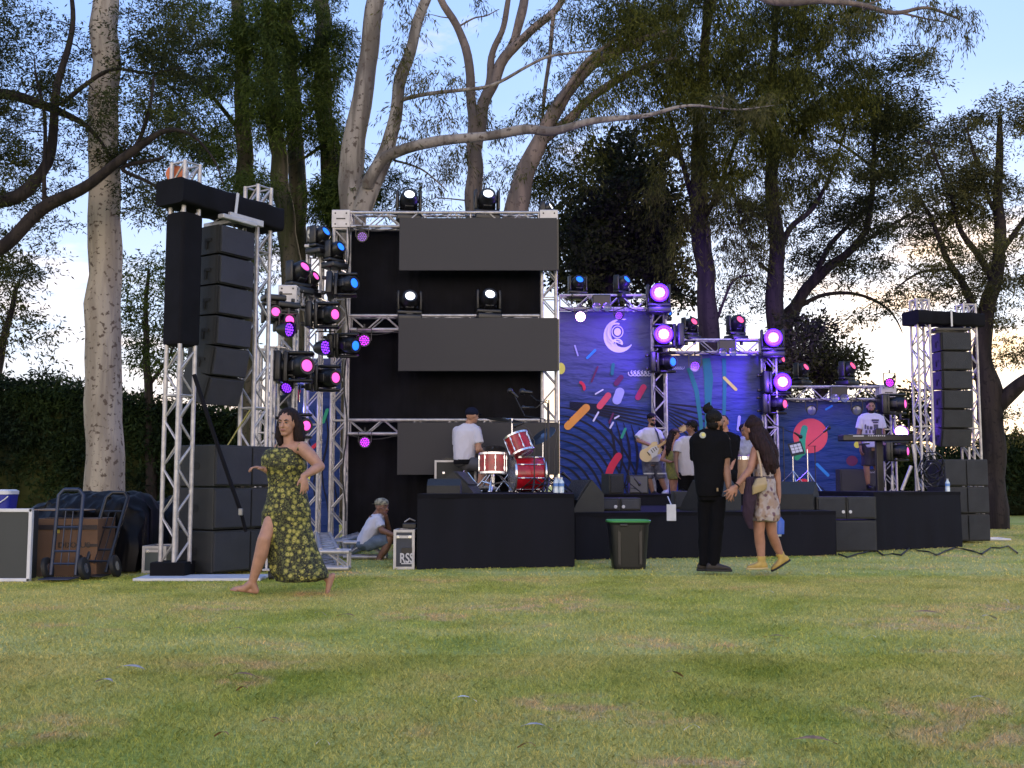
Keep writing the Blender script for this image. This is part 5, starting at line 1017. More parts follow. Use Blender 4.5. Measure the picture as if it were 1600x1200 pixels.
Y = 20.6; a = P(1344, 768, Y); t, M = upbox(Vector((a.x, Y, .792)), .74, .46, .3, 'black keyboard amplifier with small badge in front of the red disc backdrop', 0, 'keyboard_amplifier', gm=mat('amp_cloth', (.03, .03, .035), .8, bump=.3, bscale=200), cat='amplifier')
text('Roland', .055, Matrix.Translation((a.x + .2, Y - .024, .792 + .40)), M_WHITEL, t, 'badge', .001)
tC, MC = case('flight_case', 'black case with silver edge behind the drummer', (X(712, 770, 16.35), 16.35, .85), (.62, .25, .47), M_BOX, False)
m = MB()
for i in range(4): m.bbox((X(694 + 5 * i, 716, 16.3), 16.3, 1.335 + .01 * (i % 2)), (.05, .1, .03 + .01 * i), .005)
m.build('cable_box', M_BLACK, None, label='small black devices lying on the case behind the drummer', cat='device')
# bottles
def bottle(c, lab, r=.035, h=.25, n=1, col=(.45, .55, .62)):
    m_ = mat('water_plastic', col, .12, spec=.8); t = thing('water_bottle', lab, 'bottle', c); m = MB()
    m.lathe([(.001, 0), (r, 0), (r, h * .30), (r * .88, h * .36), (r, h * .42), (r, h * .68), (r * .4, h * .88), (r * .4, h * .93)], 14, Matrix.Translation(c)); m.build('body', m_, t, True)
    m = MB(); m.lathe([(.001, h * .93), (r * .45, h * .93), (r * .45, h), (.001, h)], 12, Matrix.Translation(c)); m.build('cap', M_WHITE, t)
    m = MB(); m.lathe([(r * 1.02, h * .42), (r * 1.02, h * .62)], 14, Matrix.Translation(c)); m.build('wrapper', mat('bottle_blue', (.08, .2, .5), .4), t)
Yb = 14.2
for dx, dy, lab in ((-.035, 0, 'clear water bottle at the left of the group on the drum riser edge'), (.035, 0, 'clear water bottle at the right of the group on the drum riser edge'), (0, .07, 'clear water bottle at the back of the group on the drum riser edge')):
    bottle(Vector((X(873, 770, Yb) + dx, Yb + dy, .851)), lab, .036, .2)
bottle(Vector((X(1481, 770, 17.2), 17.2, .851)), 'clear water bottle at the right end of the keyboard riser', .035, .2)
# white tag hanging off the low stage
p = P(1049, 801, 13.98); t = thing('white_tag', 'white rectangular card with a strap below the woman in yellow', 'card', p); MB().bbox(p, (.12, .012, .21), .005).build('card', M_WHITE, t); m = MB(); m.tube(p + Vector((0, 0, .1)), p + Vector((0, .3, .2)), .008, n=5); m.build('strap', M_WHITE, t)
# blue and white cool bag behind the boots
p = P(1213, 815, 14.35); p.z = Z(838, 14.35); t = thing('carrier_bag', 'white and blue carrier bag hanging behind the woman in yellow boots', 'bag', p)
m = MB(); m.loft([(p, (.07, .03, 0), (0, .05, 0)), (p + Vector((0, 0, .2)), (.085, .03, 0), (0, .06, 0)), (p + Vector((-.02, 0, .42)), (.02, .01, 0), (0, .02, 0))], 24, pw=3, pleat=lambda a, th: .05 * math.sin(th * 5)); m.build('bag', mat('bag_white', (.36, .40, .48), .4), t, True)
m = MB(); m.loft([(p + Vector((.045, -.035, .03)), (.05, .02, 0), (0, .03, 0)), (p + Vector((.05, -.035, .2)), (.05, .02, 0), (0, .035, 0)), (p + Vector((.03, -.03, .26)), (.02, .01, 0), (0, .02, 0))], 16, pw=3); m.build('blue_panel', mat('bag_blue', (.02, .08, .4), .4), t, True)
# ---------------------------------------------------------------- drum kit
kit_z = .852
M_RED = mat('drum_red', (.30, .006, .014), .22, var=.3, scale=10, spec=.6); M_SKIN = mat('drum_skin', (.45, .45, .46), .5)
def drum(name, lab, c, axis, r, d, lugs=8, legs=None, side=(1, 0, 0)):
    t = thing(name, lab, 'drum', c, 0, 'red drum kit'); M = frame(c, axis, side)
    m = MB(); m.lathe([(r, -d / 2), (r, d / 2)], 36, M); m.build('shell', M_RED, t, True)
    for s in (-1, 1):
        m = MB(); m.lathe([(.001, s * (d / 2 - .004)), (r * .97, s * (d / 2 - .002))], 36, M); m.build('drumhead', M_SKIN, t)
        m = MB(); z = s * d / 2; m.lathe([(r + .006, z - .014), (r + .014, z - .014), (r + .014, z + .014), (r + .002, z + .014), (r + .006, z - .014)], 36, M); m.build('hoop', M_CHROME, t, True)
    m = MB()
    for i in range(lugs):
        a = 2 * math.pi * i / lugs + .2; m.tube((math.cos(a) * (r + .012), math.sin(a) * (r + .012), -d / 2 + .02), (math.cos(a) * (r + .012), math.sin(a) * (r + .012), d / 2 - .02), .006, n=6, M=M)
        for s in (-1, 1): m.bbox((math.cos(a) * (r + .01), math.sin(a) * (r + .01), s * d * .28), (.02, .02, .05), .004, M)
    m.build('lug', M_CHROME, t)
    return t
YD = 15.2
b0 = P(824, 740, YD); r0 = .235; b0.z = .852 + r0 + .01; drum('bass_drum', 'red bass drum, lowest and largest of the red kit', b0, (.97, .22, 0), r0, .42)
drum('tom_drum', 'red tom drum tilted above the bass drum', P(811, 695, YD - .1), (-.35, .25, .9), .165, .26)
drum('snare_drum', 'red floor tom on the chrome tripod beside the drummer', P(770, 724, YD - .25), (0, .05, 1), .18, .26)
def tripod(t, c, h, spread=.3, r=.012, legs=3, col=None, a0=.4, up=.32):
    m = MB(); c = Vector(c); m.tube(c + Vector((0, 0, .08)), c + Vector((0, 0, h)), r, n=8)
    for i in range(legs):
        a = a0 + 2 * math.pi * i / legs; f = c + Vector((math.cos(a) * spread, math.sin(a) * spread, .012)); m.tube(c + Vector((0, 0, up)), f, r, n=6); m.tube(c + Vector((0, 0, .11)), (c + Vector((0, 0, up))).lerp(f, .55), r * .8, n=6); m.ell(f, (r * 1.5,) * 3, n=8, m=5)
    m.build('tripod', col or M_CHROME, t, True)
def stand(name, lab, cat, c, h, **k):
    t = thing(name, lab, cat, c); tripod(t, c, h, **k); return t
c = P(770, 768, YD - .25); c.z = kit_z; stand('drum_stand', 'chrome tripod stand carrying the floor tom', 'stand', c, .28, spread=.34, r=.014)
def cymbal(lab, p, h0, r, tiltv=(0, 0, 1), col=(.32, .22, .06), legs=True, boom=None):
    c = Vector((p.x, p.y, kit_z)); t = thing('cymbal_stand', lab, 'cymbal', c, 0, 'cymbals of the kit'); tripod(t, c, (boom.z if boom else p.z) - kit_z, .28, .011)
    top = Vector((c.x, c.y, boom.z)) if boom else None
    if boom: c2 = boom; m = MB(); m.tube(top, c2, .01, n=6); m.build('boom', M_CHROME, t); p = c2
    m = MB(); m.lathe([(.001, .028), (.03, .024), (.04, .01), (r * .6, .002), (r, -.012), (r, -.015), (.04, .006), (.001, .02)], 32, frame(p, tiltv)); m.build('cymbal', mat('bronze', col, .3, .8), t, True)
cymbal('dark cymbal nearly edge on above the tom drum', P(800, 655, 15.5), 0, .26, (.1, -.15, .97), (.08, .07, .05), boom=P(788, 655, 15.6))
cymbal('cymbal on a stand behind the floor tom', P(772, 700, 15.65), 0, .17, (0, -.3, .95), (.10, .08, .06))
cymbal('cymbal over the bass drum at the right of the kit', P(848, 680, 15.4), 0, .2, (-.5, -.4, .75), (.12, .16, .22))
def micstand(lab, base, pts, mic=True, r=.009, name='microphone_stand', micd=(1, 0, 0), sp=.26, big=1):
    t = thing(name, lab, 'microphone', base, 0, 'microphone stands on the stage'); tripod(t, base, pts[0].z - base.z, sp, r, col=M_BLACK, up=.2)
    m = MB(); m.path(pts, r * .8, 6); m.build('boom', M_BLACK, t)
    if mic:
        e = pts[-1]; d = Vector(micd).normalized(); m = MB(); m.tube(e - d * .07, e + d * .05, .013 * big, .02 * big, 10); m.ell(e + d * .07, (.03 * big,) * 3); m.build('microphone', M_BLACK, t, True)
bz = lambda u, Y, z=kit_z: Vector((X(u, 770, Y), Y, z))
micstand('black boom microphone stand with mic high above the tom drum', bz(852, 15.0), [Vector((X(852, 640, 15), 15, Z(655, 15))), P(820, 650, 15), P(803, 616, 15.1)], micd=(-.6, 0, .5), big=1.4)
micstand('black boom microphone with large mic beside the highest drum microphone', bz(856, 15.2), [Vector((X(856, 640, 15.2), 15.2, Z(630, 15.2))), P(838, 625, 15.2), P(824, 613, 15.2)], micd=(-1, 0, .1), big=1.7)
micstand('tall black microphone stand at the right edge of the drum riser', bz(858, 14.3), [Vector((X(855, 640, 14.3), 14.3, Z(625, 14.3))), P(838, 637, 14.3), P(826, 637, 14.4)], micd=(-1, 0, 0))
micstand('thin black stand reaching from the drum riser toward the orange stroke', bz(866, 14.5), [Vector((X(868, 655, 14.5), 14.5, Z(700, 14.5))), P(873, 657, 14.5), P(890, 656, 14.4)], mic=False)
micstand('short microphone stand aimed at the tom drum', bz(835, 14.9), [Vector((X(835, 690, 14.9), 14.9, Z(690, 14.9))), P(825, 670, 14.9), P(812, 663, 14.9)], micd=(-.8, 0, -.3))
t = thing('drum_throne', 'black round drum stool under the drummer', 'stool', bz(727, 16.0)); c = bz(727, 16.0); tripod(t, c, .42, .25, .014); m = MB(); m.lathe([(.001, .40), (.17, .40), (.18, .43), (.17, .47), (.001, .48)], 24, Matrix.Translation(c)); m.build('seat', M_CLOTH, t, True)
# ---------------------------------------------------------------- keyboard and right hand gear
YK = 19.4; fl = .792
t = thing('keyboard', 'long black keyboard in front of the man in white at right', 'keyboard', P(1388, 686, YK)); a = P(1313, 685, YK); b = P(1462, 684, YK); c = (a + b) / 2; w = b.x - a.x
MB().bbox(c, (w, .34, .11), .015).build('case', M_BLACK, t); m = MB(); m.box(c + Vector((-.12, -.02, .058)), (w * .6, .2, .006)); m.build('control_panel', mat('panel_dark', (.04, .04, .05), .4), t)
text('JUNO', .05, Matrix.Translation(c + Vector((-.55, -.172, .02))), M_WHITEL, t, 'lettering', .001) if False else None
m = MB(); m.box(c + Vector((-.58, -.171, .03)), (.19, .006, .022)); 
for k in range(9): m.box(c + Vector((-.40 + .035 * k, -.171, .034)), (.022, .006, .016 + .006 * (k % 3)))
m.build('markings', M_WHITEL, t)
m = MB(); m.box(c + Vector((0, .12, .062)), (w * .8, .12, .01)); m.build('keys', M_WHITE, t)
t = thing('keyboard_column', 'black upright column stand under the keyboard', 'stand', Vector((X(1381, 768, YK + .0), YK, fl))); x = X(1381, 700, YK)
m = MB(); m.bbox((x, YK + .26, (fl + Z(668, YK)) / 2), (.13, .10, Z(668, YK) - fl), .02); m.build('column', M_BLACK, t); m = MB(); m.bbox((x, YK + .1, fl + .03), (.5, .5, .05), .02); m.build('foot', M_BLACK, t)
m = MB()
for s in (-.35, .35): m.bbox((x + s, YK, Z(694, YK)), (.04, .5, .03), .006)
m.build('arm', M_BLACK, t)
def pole(u0, v0, u1, v1, Y, lab, r=.022): a = P(u0, v0, Y); b = P(u1, v1, Y); m = MB(); m.tube(a, b, r, n=8); return m.build('metal_pole', M_ALU, None, True, label=lab, cat='pole', group='loose metal poles behind the keyboard')
pole(1436, 766, 1426, 694, 17.9, 'metal pole leaning steeply left of the right tower leg'); pole(1409, 766, 1424, 728, 18.0, 'short metal pole leaning right behind the keyboard riser', .03); pole(1394, 742, 1394, 766, 18.2, 'short vertical metal pole beside the column stand')
m = MB(); pts = []
for i in range(60): a = i * .55; pts.append(Vector((X(1462, 768, 17.6) + .16 * math.cos(a) * (1 + .1 * math.sin(i)), 17.7 + .1 * math.sin(i * 1.3), .87 + .22 + .2 * math.sin(a) + .004 * i)))
m.path(pts, .011, 6); m.build('cable_coil', M_RUB, None, label='loops of black cable hanging at the right end of the keyboard riser', cat='cable')
def gstand(u, Y, lab, hgt_v, a0=0.5): c = Vector((X(u, 770, Y), Y, fl)); t = stand('drum_stand', lab, 'stand', c, Z(hgt_v, Y) - fl, spread=.42, r=.012, a0=a0, up=.42); t['group'] = 'chrome stands left of the red disc'; return t
gstand(1240, 20.6, 'chrome tripod stand under the white music sheets', 712); gstand(1263, 20.4, 'chrome tripod stand in front of the red disc', 702, .9)
t = thing('music_stand', 'pad with white papers on a slanted stand left of the red disc', 'music stand', P(1244, 701, 20.5)); p = P(1244, 701, 20.5)
Mx = Matrix.Translation(p) @ Matrix.Rotation(R(-12), 4, 'Y') @ Matrix.Rotation(R(70), 4, 'X'); MB().bbox((0, 0, 0), (.26, .26, .02), .006, Mx).build('pad', M_BLACK, t)
m = MB(); [m.box((-.07 + .07 * i, .06 - .06 * j, .014), (.06, .05, .006), Mx) for i in range(3) for j in range(3)]; m.build('papers', M_WHITE, t)
micstand('black boom microphone stand in front of the red disc', Vector((X(1275, 770, 20.2), 20.2, fl)), [Vector((X(1275, 700, 20.2), 20.2, Z(697, 20.2))), P(1262, 697, 20.2), P(1291, 672, 20.2)], micd=(.6, 0, .5), big=1.3)
micstand('black microphone stand reaching over the music sheets', Vector((X(1226, 770, 20.1), 20.1, fl)), [Vector((X(1226, 700, 20.1), 20.1, Z(668, 20.1))), P(1204, 662, 20.1), P(1246, 679, 20.1)], micd=(.6, 0, -.4), big=1.3)
micstand('black microphone stand left of the guitarist amplifier', Vector((X(983, 770, 19.3), 19.3, fl)), [Vector((X(983, 735, 19.3), 19.3, Z(735, 19.3))), P(995, 752, 19.1)], micd=(.5, 0, -.6))
micstand('low black microphone stand at the right of the drum riser', Vector((X(905, 790, 15.4), 15.4, .601)), [Vector((X(905, 750, 15.4), 15.4, Z(772, 15.4))), P(893, 752, 15.4), P(886, 745, 15.4)], micd=(-.6, 0, .5))
# conga
t = thing('conga_drum', 'pale wooden conga drum behind the woman with yellow boots', 'drum', P(1161, 768, 19.6)); c = Vector((X(1161, 768, 19.6), 19.6, fl)); hC = Z(714, 19.6) - fl
m = MB(); m.lathe([(.10, 0), (.14, hC * .45), (.135, hC * .75), (.12, hC)], 24, Matrix.Translation(c)); m.build('shell', mat('conga_wood', (.33, .19, .10), .4, var=.15, scale=6), t, True); m = MB(); m.lathe([(.125, hC - .05), (.135, hC - .05), (.135, hC + .01), (.12, hC + .015), (.001, hC + .012)], 24, Matrix.Translation(c)); m.build('hoop', M_CHROME, t, True)
# cables on the grass at right
m = MB(); pts = [G(1310 + 14 * i, 868 - .42 * i + 5 * math.sin(i * 1.3) + 3 * math.sin(i * 2.9)) + Vector((0, 0, .02)) for i in range(21)]; m.path(pts, .012, 6); m.build('ground_cable', M_RUB, None, label='thin black cable wandering across the grass at right', cat='cable')
# caster under the dress
p = G(420, 908); t = thing('caster_jack', 'small black caster wheel on the grass behind the walking woman', 'wheel', p); m = MB(); m.lathe([(.001, -.02), (.045, -.02), (.045, .02), (.001, .02)], 16, Matrix.Translation(p + Vector((0, .1, .047))) @ Matrix.Rotation(R(80), 4, 'Y')); m.build('wheel', M_RUB, t, True); m = MB(); m.bbox(p + Vector((0, .1, .105)), (.16, .1, .02), .004); m.tube(p + Vector((-.05, .1, .11)), p + Vector((-.05, .12, .3)), .012); m.build('bracket', M_ALU, t)
# ---------------------------------------------------------------- people
def V(*a): return Vector(a)
class Sh(MB):
    def cap(s, p, q, r0, r1, n=14):
        p = Vector(p); q = Vector(q); d = (q - p); L_ = max(d.length, 1e-4); d = d / L_; pts = []; rad = []
        for i in range(4): a = math.pi / 2 * (i + .35) / 4.35; pts.append(p - d * r0 * math.cos(a)); rad.append(max(.001, r0 * math.sin(a)))
        pts += [p, q]; rad += [r0, r1]
        for i in range(3, -1, -1): a = math.pi / 2 * (i + .35) / 4.35; pts.append(q + d * r1 * math.cos(a)); rad.append(max(.001, r1 * math.sin(a)))
        return s.path(pts, rad, n)
    def limb(s, pts, rads, n=14):
        for i in range(len(pts) - 1): s.cap(pts[i], pts[i + 1], rads[i], rads[i + 1], n)
        return s
def remesh(mb, vox, smooth=4, noise_amp=0, nscale=(8, 8, 4), fac=.5):
    me = bpy.data.meshes.new('tmp'); me.from_pydata(mb.v, [], mb.f); o = bpy.data.objects.new('tmp', me); C.objects.link(o)
    r = o.modifiers.new('r', 'REMESH'); r.mode = 'VOXEL'; r.voxel_size = vox; r.use_smooth_shade = True
    if smooth: s = o.modifiers.new('s', 'SMOOTH'); s.factor = fac; s.iterations = smooth
    dg = bpy.context.evaluated_depsgraph_get(); out = bpy.data.meshes.new_from_object(o.evaluated_get(dg)); bpy.data.objects.remove(o); bpy.data.meshes.remove(me)
    if noise_amp:
        n = len(out.vertices); co_ = np.empty(n * 3, np.float32); out.vertices.foreach_get('co', co_); no = np.empty(n * 3, np.float32); out.vertices.foreach_get('normal', no)
        co_ = co_.reshape(-1, 3); no = no.reshape(-1, 3)
        f = np.array([noise.ridged_multi_fractal(Vector((c[0] * nscale[0], c[1] * nscale[1], c[2] * nscale[2])), .9, 2.0, 3, 1, 2) - 1 for c in co_], np.float32)
        co_ += no * f[:, None] * noise_amp; out.vertices.foreach_set('co', co_.ravel()); out.update()
    return out
def put(me, name, mats, parent):
    me.name = name; me.materials.clear()
    for m in (mats if isinstance(mats, list) else [mats]): me.materials.append(m)
    o = bpy.data.objects.new(name, me); C.objects.link(o); o.parent = parent; me.transform(wmat(parent).inverted()); me.polygons.foreach_set('use_smooth', [True] * len(me.polygons)); return o
def skin(name, c): return mat(name, tuple(x * .74 for x in c), .5, var=.12, scale=14, spec=.35)
def basis(face, up=(0, 0, 1)):
    f = Vector(face).normalized(); u = Vector(up); u = (u - f * u.dot(f)).normalized(); s = f.cross(u); return f, u, s     # s = the figure's right hand side
def mat3(s, f, u): return Matrix((s, f, u)).transposed().to_4x4()
def head(b, c, face, up=(0, 0, 1), k=1.0):
    f, u, s = basis(face, up); c = Vector(c); M = mat3(s, f, u)
    b.ell(c + u * .020 * k - f * .008 * k, (.076 * k, .097 * k, .098 * k), M, 20, 14)
    b.ell(c + f * .022 * k - u * .042 * k, (.058 * k, .066 * k, .072 * k), M, 16, 10)
    b.ell(c + f * .058 * k - u * .096 * k, (.030 * k, .024 * k, .020 * k), M, 12, 8)       # chin
    b.ell(c + f * .060 * k - u * .030 * k, (.052 * k, .030 * k, .036 * k), M, 12, 8)       # cheeks
    b.cap(c + f * .086 * k + u * .008 * k, c + f * .108 * k - u * .033 * k, .008 * k, .014 * k, 8)   # nose
    b.ell(c + f * .082 * k - u * .062 * k, (.024 * k, .012 * k, .011 * k), M, 10, 6)       # mouth
    for q in (-1, 1):
        b.ell(c + s * q * .075 * k - f * .008 * k - u * .012 * k, (.010 * k, .018 * k, .030 * k), M, 10, 6)
        b.ell(c + f * .082 * k + s * q * .030 * k + u * .024 * k, (.022 * k, .012 * k, .008 * k), M, 8, 6)
def face_parts(t, body, c, face, up=(0, 0, 1), k=1.0, brow=None, lip=(.24, .085, .075), glasses=False):
    f, u, s = basis(face, up); c = Vector(c); M = mat3(s, f, u); dk = mat('brow', brow or (.02, .014, .012), .8)
    for q in (-1, 1):
        if not glasses:
            m = MB(); m.ell(c + f * .084 * k + s * q * .030 * k + u * .004 * k, (.0135 * k, .007 * k, .006 * k), M, 12, 8); m.build('eye', EYE, body, True)
            m = MB(); m.ell(c + f * .090 * k + s * q * .030 * k + u * .004 * k, (.0085 * k, .0035 * k, .0058 * k), M, 10, 6); m.build('iris', M_BLACK, body, True)
        m = MB(); m.path([c + f * .088 * k + s * q * .012 * k + u * .020 * k, c + f * .092 * k + s * q * .030 * k + u * .027 * k, c + f * .078 * k + s * q * .050 * k + u * .021 * k], [.004 * k, .0058 * k, .003 * k], 6); m.build('eyebrow', dk, body)
    m = MB(); m.ell(c + f * .091 * k - u * .062 * k, (.021 * k, .008 * k, .0075 * k), M, 12, 8); m.build('mouth', mat('lips', lip, .5), body, True)
EYE = mat('eye_white', (.16, .14, .13), .4)
def hand(b, w, d, n, k=1.0, curl=.5, th=1, spread=.12):
    """w wrist, d direction of the palm, n palm normal (fingers curl towards n), th = side of the thumb"""
    w = Vector(w); d, n, _ = Vector(d).normalized(), Vector(n), 0; n = (n - d * n.dot(d)).normalized(); s = d.cross(n) * th; M = mat3(s, d, n)
    b.ell(w + d * .045 * k, (.040 * k, .052 * k, .016 * k), M, 14, 8); b.cap(w, w + d * .02 * k, .024 * k, .022 * k)
    for i, L_ in enumerate((.072, .080, .074, .058)):
        o = (1.5 - i) * .0195 * k; base = w + d * (.082 - .004 * abs(i - 1.2)) * k + s * o; a = (1.5 - i) * spread; dd = (d + s * a).normalized(); c1 = curl * (.7 + .12 * i)
        p1 = base + (dd * math.cos(c1 * .6) + n * math.sin(c1 * .6)) * L_ * .48 * k; p2 = p1 + (dd * math.cos(c1 * 1.5) + n * math.sin(c1 * 1.5)) * L_ * .30 * k; p3 = p2 + (dd * math.cos(c1 * 2.2) + n * math.sin(c1 * 2.2)) * L_ * .24 * k
        b.limb([base - dd * .02 * k, base, p1, p2, p3], [.0095 * k, .0095 * k, .0085 * k, .008 * k, .007 * k], 8)
    tb = w + d * .022 * k + s * .024 * k; t1 = tb + (s * .8 + d * .7).normalized() * .036 * k + n * .006; t2 = t1 + (s * .35 + d * .9 + n * .25).normalized() * .030 * k; b.limb([tb, t1, t2], [.014 * k, .0105 * k, .0085 * k], 8)
def foot(b, ank, d, k=1.0, up=(0, 0, 1), drop=.075):
    ank = Vector(ank); d = Vector(d).normalized(); u = Vector(up); u = (u - d * u.dot(d)).normalized(); s = d.cross(u)
    base = ank - u * drop * k; b.limb([ank, base - d * .045 * k + u * .028 * k], [.036 * k, .030 * k]); b.limb([ank, base + d * .06 * k + u * .03 * k, base + d * .14 * k + u * .016 * k], [.036 * k, .032 * k, .020 * k])
    b.limb([base - d * .04 * k + u * .022 * k, base + d * .13 * k + s * .018 * k + u * .015 * k], [.024 * k, .020 * k])
    for i in range(5): o = (i - 2) * .017; L_ = (.045, .040, .034, .028, .022)[i]; p = base + d * .145 * k + s * o * k + u * .011 * k; b.cap(p - d * .02, p + d * L_ * .6 * k, .011 * k, .008 * k, 8)
def shoe(t, ank, d, mats, k=1.0, up=(0, 0, 1), high=0.0, drop=.085, solem=None, name='shoe'):
    ank = Vector(ank); d = Vector(d).normalized(); u = Vector(up); u = (u - d * u.dot(d)).normalized(); s = d.cross(u); B = ank - u * drop * k
    m = Sh(); secs = []
    for x, w, h in ((-.075, .018, .035), (-.06, .034, .060), (-.02, .040, .080), (.04, .043, .070), (.09, .048, .052), (.14, .046, .040), (.18, .030, .028), (.195, .010, .015)):
        secs.append((B + d * x * k + u * (h / 2 + .018) * k, s * w * k, u * h * .62 * k))
    m.loft(secs, 18, pw=2.4)
    if high: m.loft([(ank - u * .05 * k, s * .040 * k, d * .055 * k), (ank + u * .0 * k, s * .042 * k, d * .052 * k), (ank + u * high, s * .046 * k, d * .056 * k)], 18)
    else: m.loft([(ank - u * .05 * k, s * .036 * k, d * .05 * k), (ank + u * .005 * k, s * .036 * k, d * .044 * k)], 16)
    o = put(remesh(m, .007, 3), name, mats, t); m = MB(); secs = []
    m.loft([(B + d * x * k + u * .010 * k, s * w * k, u * .013 * k) for x, w in ((-.082, .018), (-.065, .036), (.0, .040), (.09, .050), (.15, .046), (.19, .028), (.205, .008))], 16, pw=5); m.build('sole', solem or M_RUB, o, True)
    if high or name == 'shoe':
        m = MB()
        for i in range(4): q = B + d * (.05 + .022 * i) * k + u * (.083 - .012 * i) * k; m.tube(q - s * .022 * k, q + s * .022 * k, .004 * k, n=5)
        m.build('lace', M_WHITE if high else M_RUB, o)
    return o
def sil(rows, Y, dy=0.0, depth=.11, tw=0.0):
    """torso / cloth sections read off rows of (v, u left, u right[, half depth])"""
    out = []
    for r in rows:
        v, a, b = r[:3]; dp = r[3] if len(r) > 3 else depth; d = dy if len(r) < 5 else r[4]
        pa = P(a, v, Y + d); pb = P(b, v, Y + d); c = (pa + pb) / 2; h = (pb - pa) / 2; h.z = 0
        R_ = Matrix.Rotation(tw, 3, 'Z'); out.append((c, h, V(-h.y, h.x, 0).normalized() * dp if h.length else V(0, dp, 0)))
    return out
def cloth(name, rows, Y, mats, t, sleeves=(), dy=0, depth=.12, vox=.009, amp=.006, nsc=(7, 7, 3), n=26, pw=2.3, sm=4):
    m = Sh(); m.loft(sil(rows, Y, dy, depth), n, pw=pw)
    for p, q, r0, r1 in sleeves: m.cap(p, Vector(p).lerp(Vector(q), .25), r0, r0); m.path([p, q], [r0, r1], 18)
    return put(remesh(m, vox, sm, amp, nsc), name, mats, t)
def person(name_label, base): return thing('person', name_label, 'person', base)
def hairball(t, c, parts, mats, vox=.008, amp=.007, nsc=(38, 38, 12), name='hair', body=None):
    m = Sh()
    for q in parts:
        if q[0] == 'e': m.ell(q[1], q[2], q[3] if len(q) > 3 else None, 16, 10)
        else: m.limb(q[1], q[2], 12)
    return put(remesh(m, vox, 2, amp, nsc), name, mats, body or t)
H_BR = mat('hair_brown', (.012, .006, .006), .7, var=.4, scale=60, stretch=(1, 1, .2), spec=.2); H_BK = mat('hair_black', (.005, .004, .004), .7, var=.4, scale=60, stretch=(1, 1, .2), spec=.2)
H_PU = mat('hair_auburn', (.016, .007, .009), .7, var=.4, scale=60, stretch=(1, 1, .2), spec=.2)
M_TEE = mat('white_tee', (.47, .465, .54), .8, bump=.2, bscale=14, sheen=.2); M_BTEE = mat('black_tee', (.0045, .0045, .006), .95, spec=.12, bump=.2, bscale=14); M_BPANT = mat('black_trousers', (.0035, .0035, .005), .95, spec=.12, bump=.2, bscale=10)
# ---- 1. woman striding past in the flowered dress
def dressmat():
    m = bpy.data.materials.new('flowered_dress'); m.use_nodes = True; n = m.node_tree.nodes; l = m.node_tree.links; p = n['Principled BSDF']; p.inputs['Roughness'].default_value = .8
    t = n.new('ShaderNodeTexCoord'); mp = n.new('ShaderNodeMapping'); mp.inputs['Scale'].default_value = (1, .6, 1); l.new(t.outputs['Object'], mp.inputs[0])
    def math_(op, a, b=None):
        x = n.new('ShaderNodeMath'); x.operation = op
        for i, q in enumerate((a, b)):
            if q is None: continue
            if isinstance(q, (int, float)): x.inputs[i].default_value = q
            else: l.new(q, x.inputs[i])
        return x.outputs[0]
    wz = n.new('ShaderNodeTexNoise'); wz.inputs['Scale'].default_value = 40; l.new(mp.outputs[0], wz.inputs['Vector'])
    add = n.new('ShaderNodeVectorMath'); add.operation = 'MULTIPLY_ADD'; l.new(wz.outputs['Color'], add.inputs[0]); add.inputs[1].default_value = (.018,) * 3; l.new(mp.outputs[0], add.inputs[2])
    def flowers(s, lo, hi, off):
        v = n.new('ShaderNodeTexVoronoi'); v.inputs['Scale'].default_value = s; v.inputs['Randomness'].default_value = .75
        a2 = n.new('ShaderNodeVectorMath'); a2.operation = 'ADD'; l.new(add.outputs[0], a2.inputs[0]); a2.inputs[1].default_value = (off,) * 3; l.new(a2.outputs[0], v.inputs['Vector'])
        r = n.new('ShaderNodeValToRGB'); l.new(v.outputs['Distance'], r.inputs[0]); e = r.color_ramp.elements; e[0].position = 0; e[0].color = (.03, .02, .01, 1)
        for q, c in ((.10, (.10, .06, .015)), (.17, (.42, .38, .11)), (.27, (.21, .195, .04)), (lo, (.13, .13, .025)), (hi, (0, 0, 0))): x = e.new(q); x.color = (*c, 1)
        e[len(e) - 1].color = (0, 0, 0, 1); k = n.new('ShaderNodeValToRGB'); l.new(v.outputs['Distance'], k.inputs[0]); k.color_ramp.elements[0].position = lo; k.color_ramp.elements[0].color = (1, 1, 1, 1); k.color_ramp.elements[1].position = hi; k.color_ramp.elements[1].color = (0, 0, 0, 1)
        return r.outputs[0], k.outputs[0]
    c1, k1 = flowers(20, .40, .46, 0); c2, k2 = flowers(27, .20, .27, 4.3)
    base = n.new('ShaderNodeValToRGB'); z = n.new('ShaderNodeTexNoise'); z.inputs['Scale'].default_value = 70; z.inputs['Detail'].default_value = 3; l.new(mp.outputs[0], z.inputs['Vector']); l.new(z.outputs['Fac'], base.inputs[0])
    e = base.color_ramp.elements; e[0].position = .45; e[0].color = (.005, .0055, .003, 1); e[1].position = .60; e[1].color = (.075, .08, .022, 1)
    m1 = n.new('ShaderNodeMixRGB'); l.new(k2, m1.inputs[0]); l.new(base.outputs[0], m1.inputs[1]); l.new(c2, m1.inputs[2]); m2 = n.new('ShaderNodeMixRGB'); l.new(k1, m2.inputs[0]); l.new(m1.outputs[0], m2.inputs[1]); l.new(c1, m2.inputs[2])
    l.new(m2.outputs[0], p.inputs['Base Color']); return m
Y = F / 178.0
t = person('woman striding barefoot across the grass in a long dark dress with yellow flowers', (X(440, 920, Y), Y, 0))
S1 = skin('skin_fair', (.46, .25, .17)); b = Sh(); hc = P(449, 661, Y + .02); fd = (-.24, -.96, -.04); upv = (.03, 0, 1)
head(b, hc, fd, upv, 1.0)
nk = P(452, 690, Y + .05); b.limb([P(452, 672, Y + .05), nk, P(455, 702, Y + .06)], [.050, .052, .062])
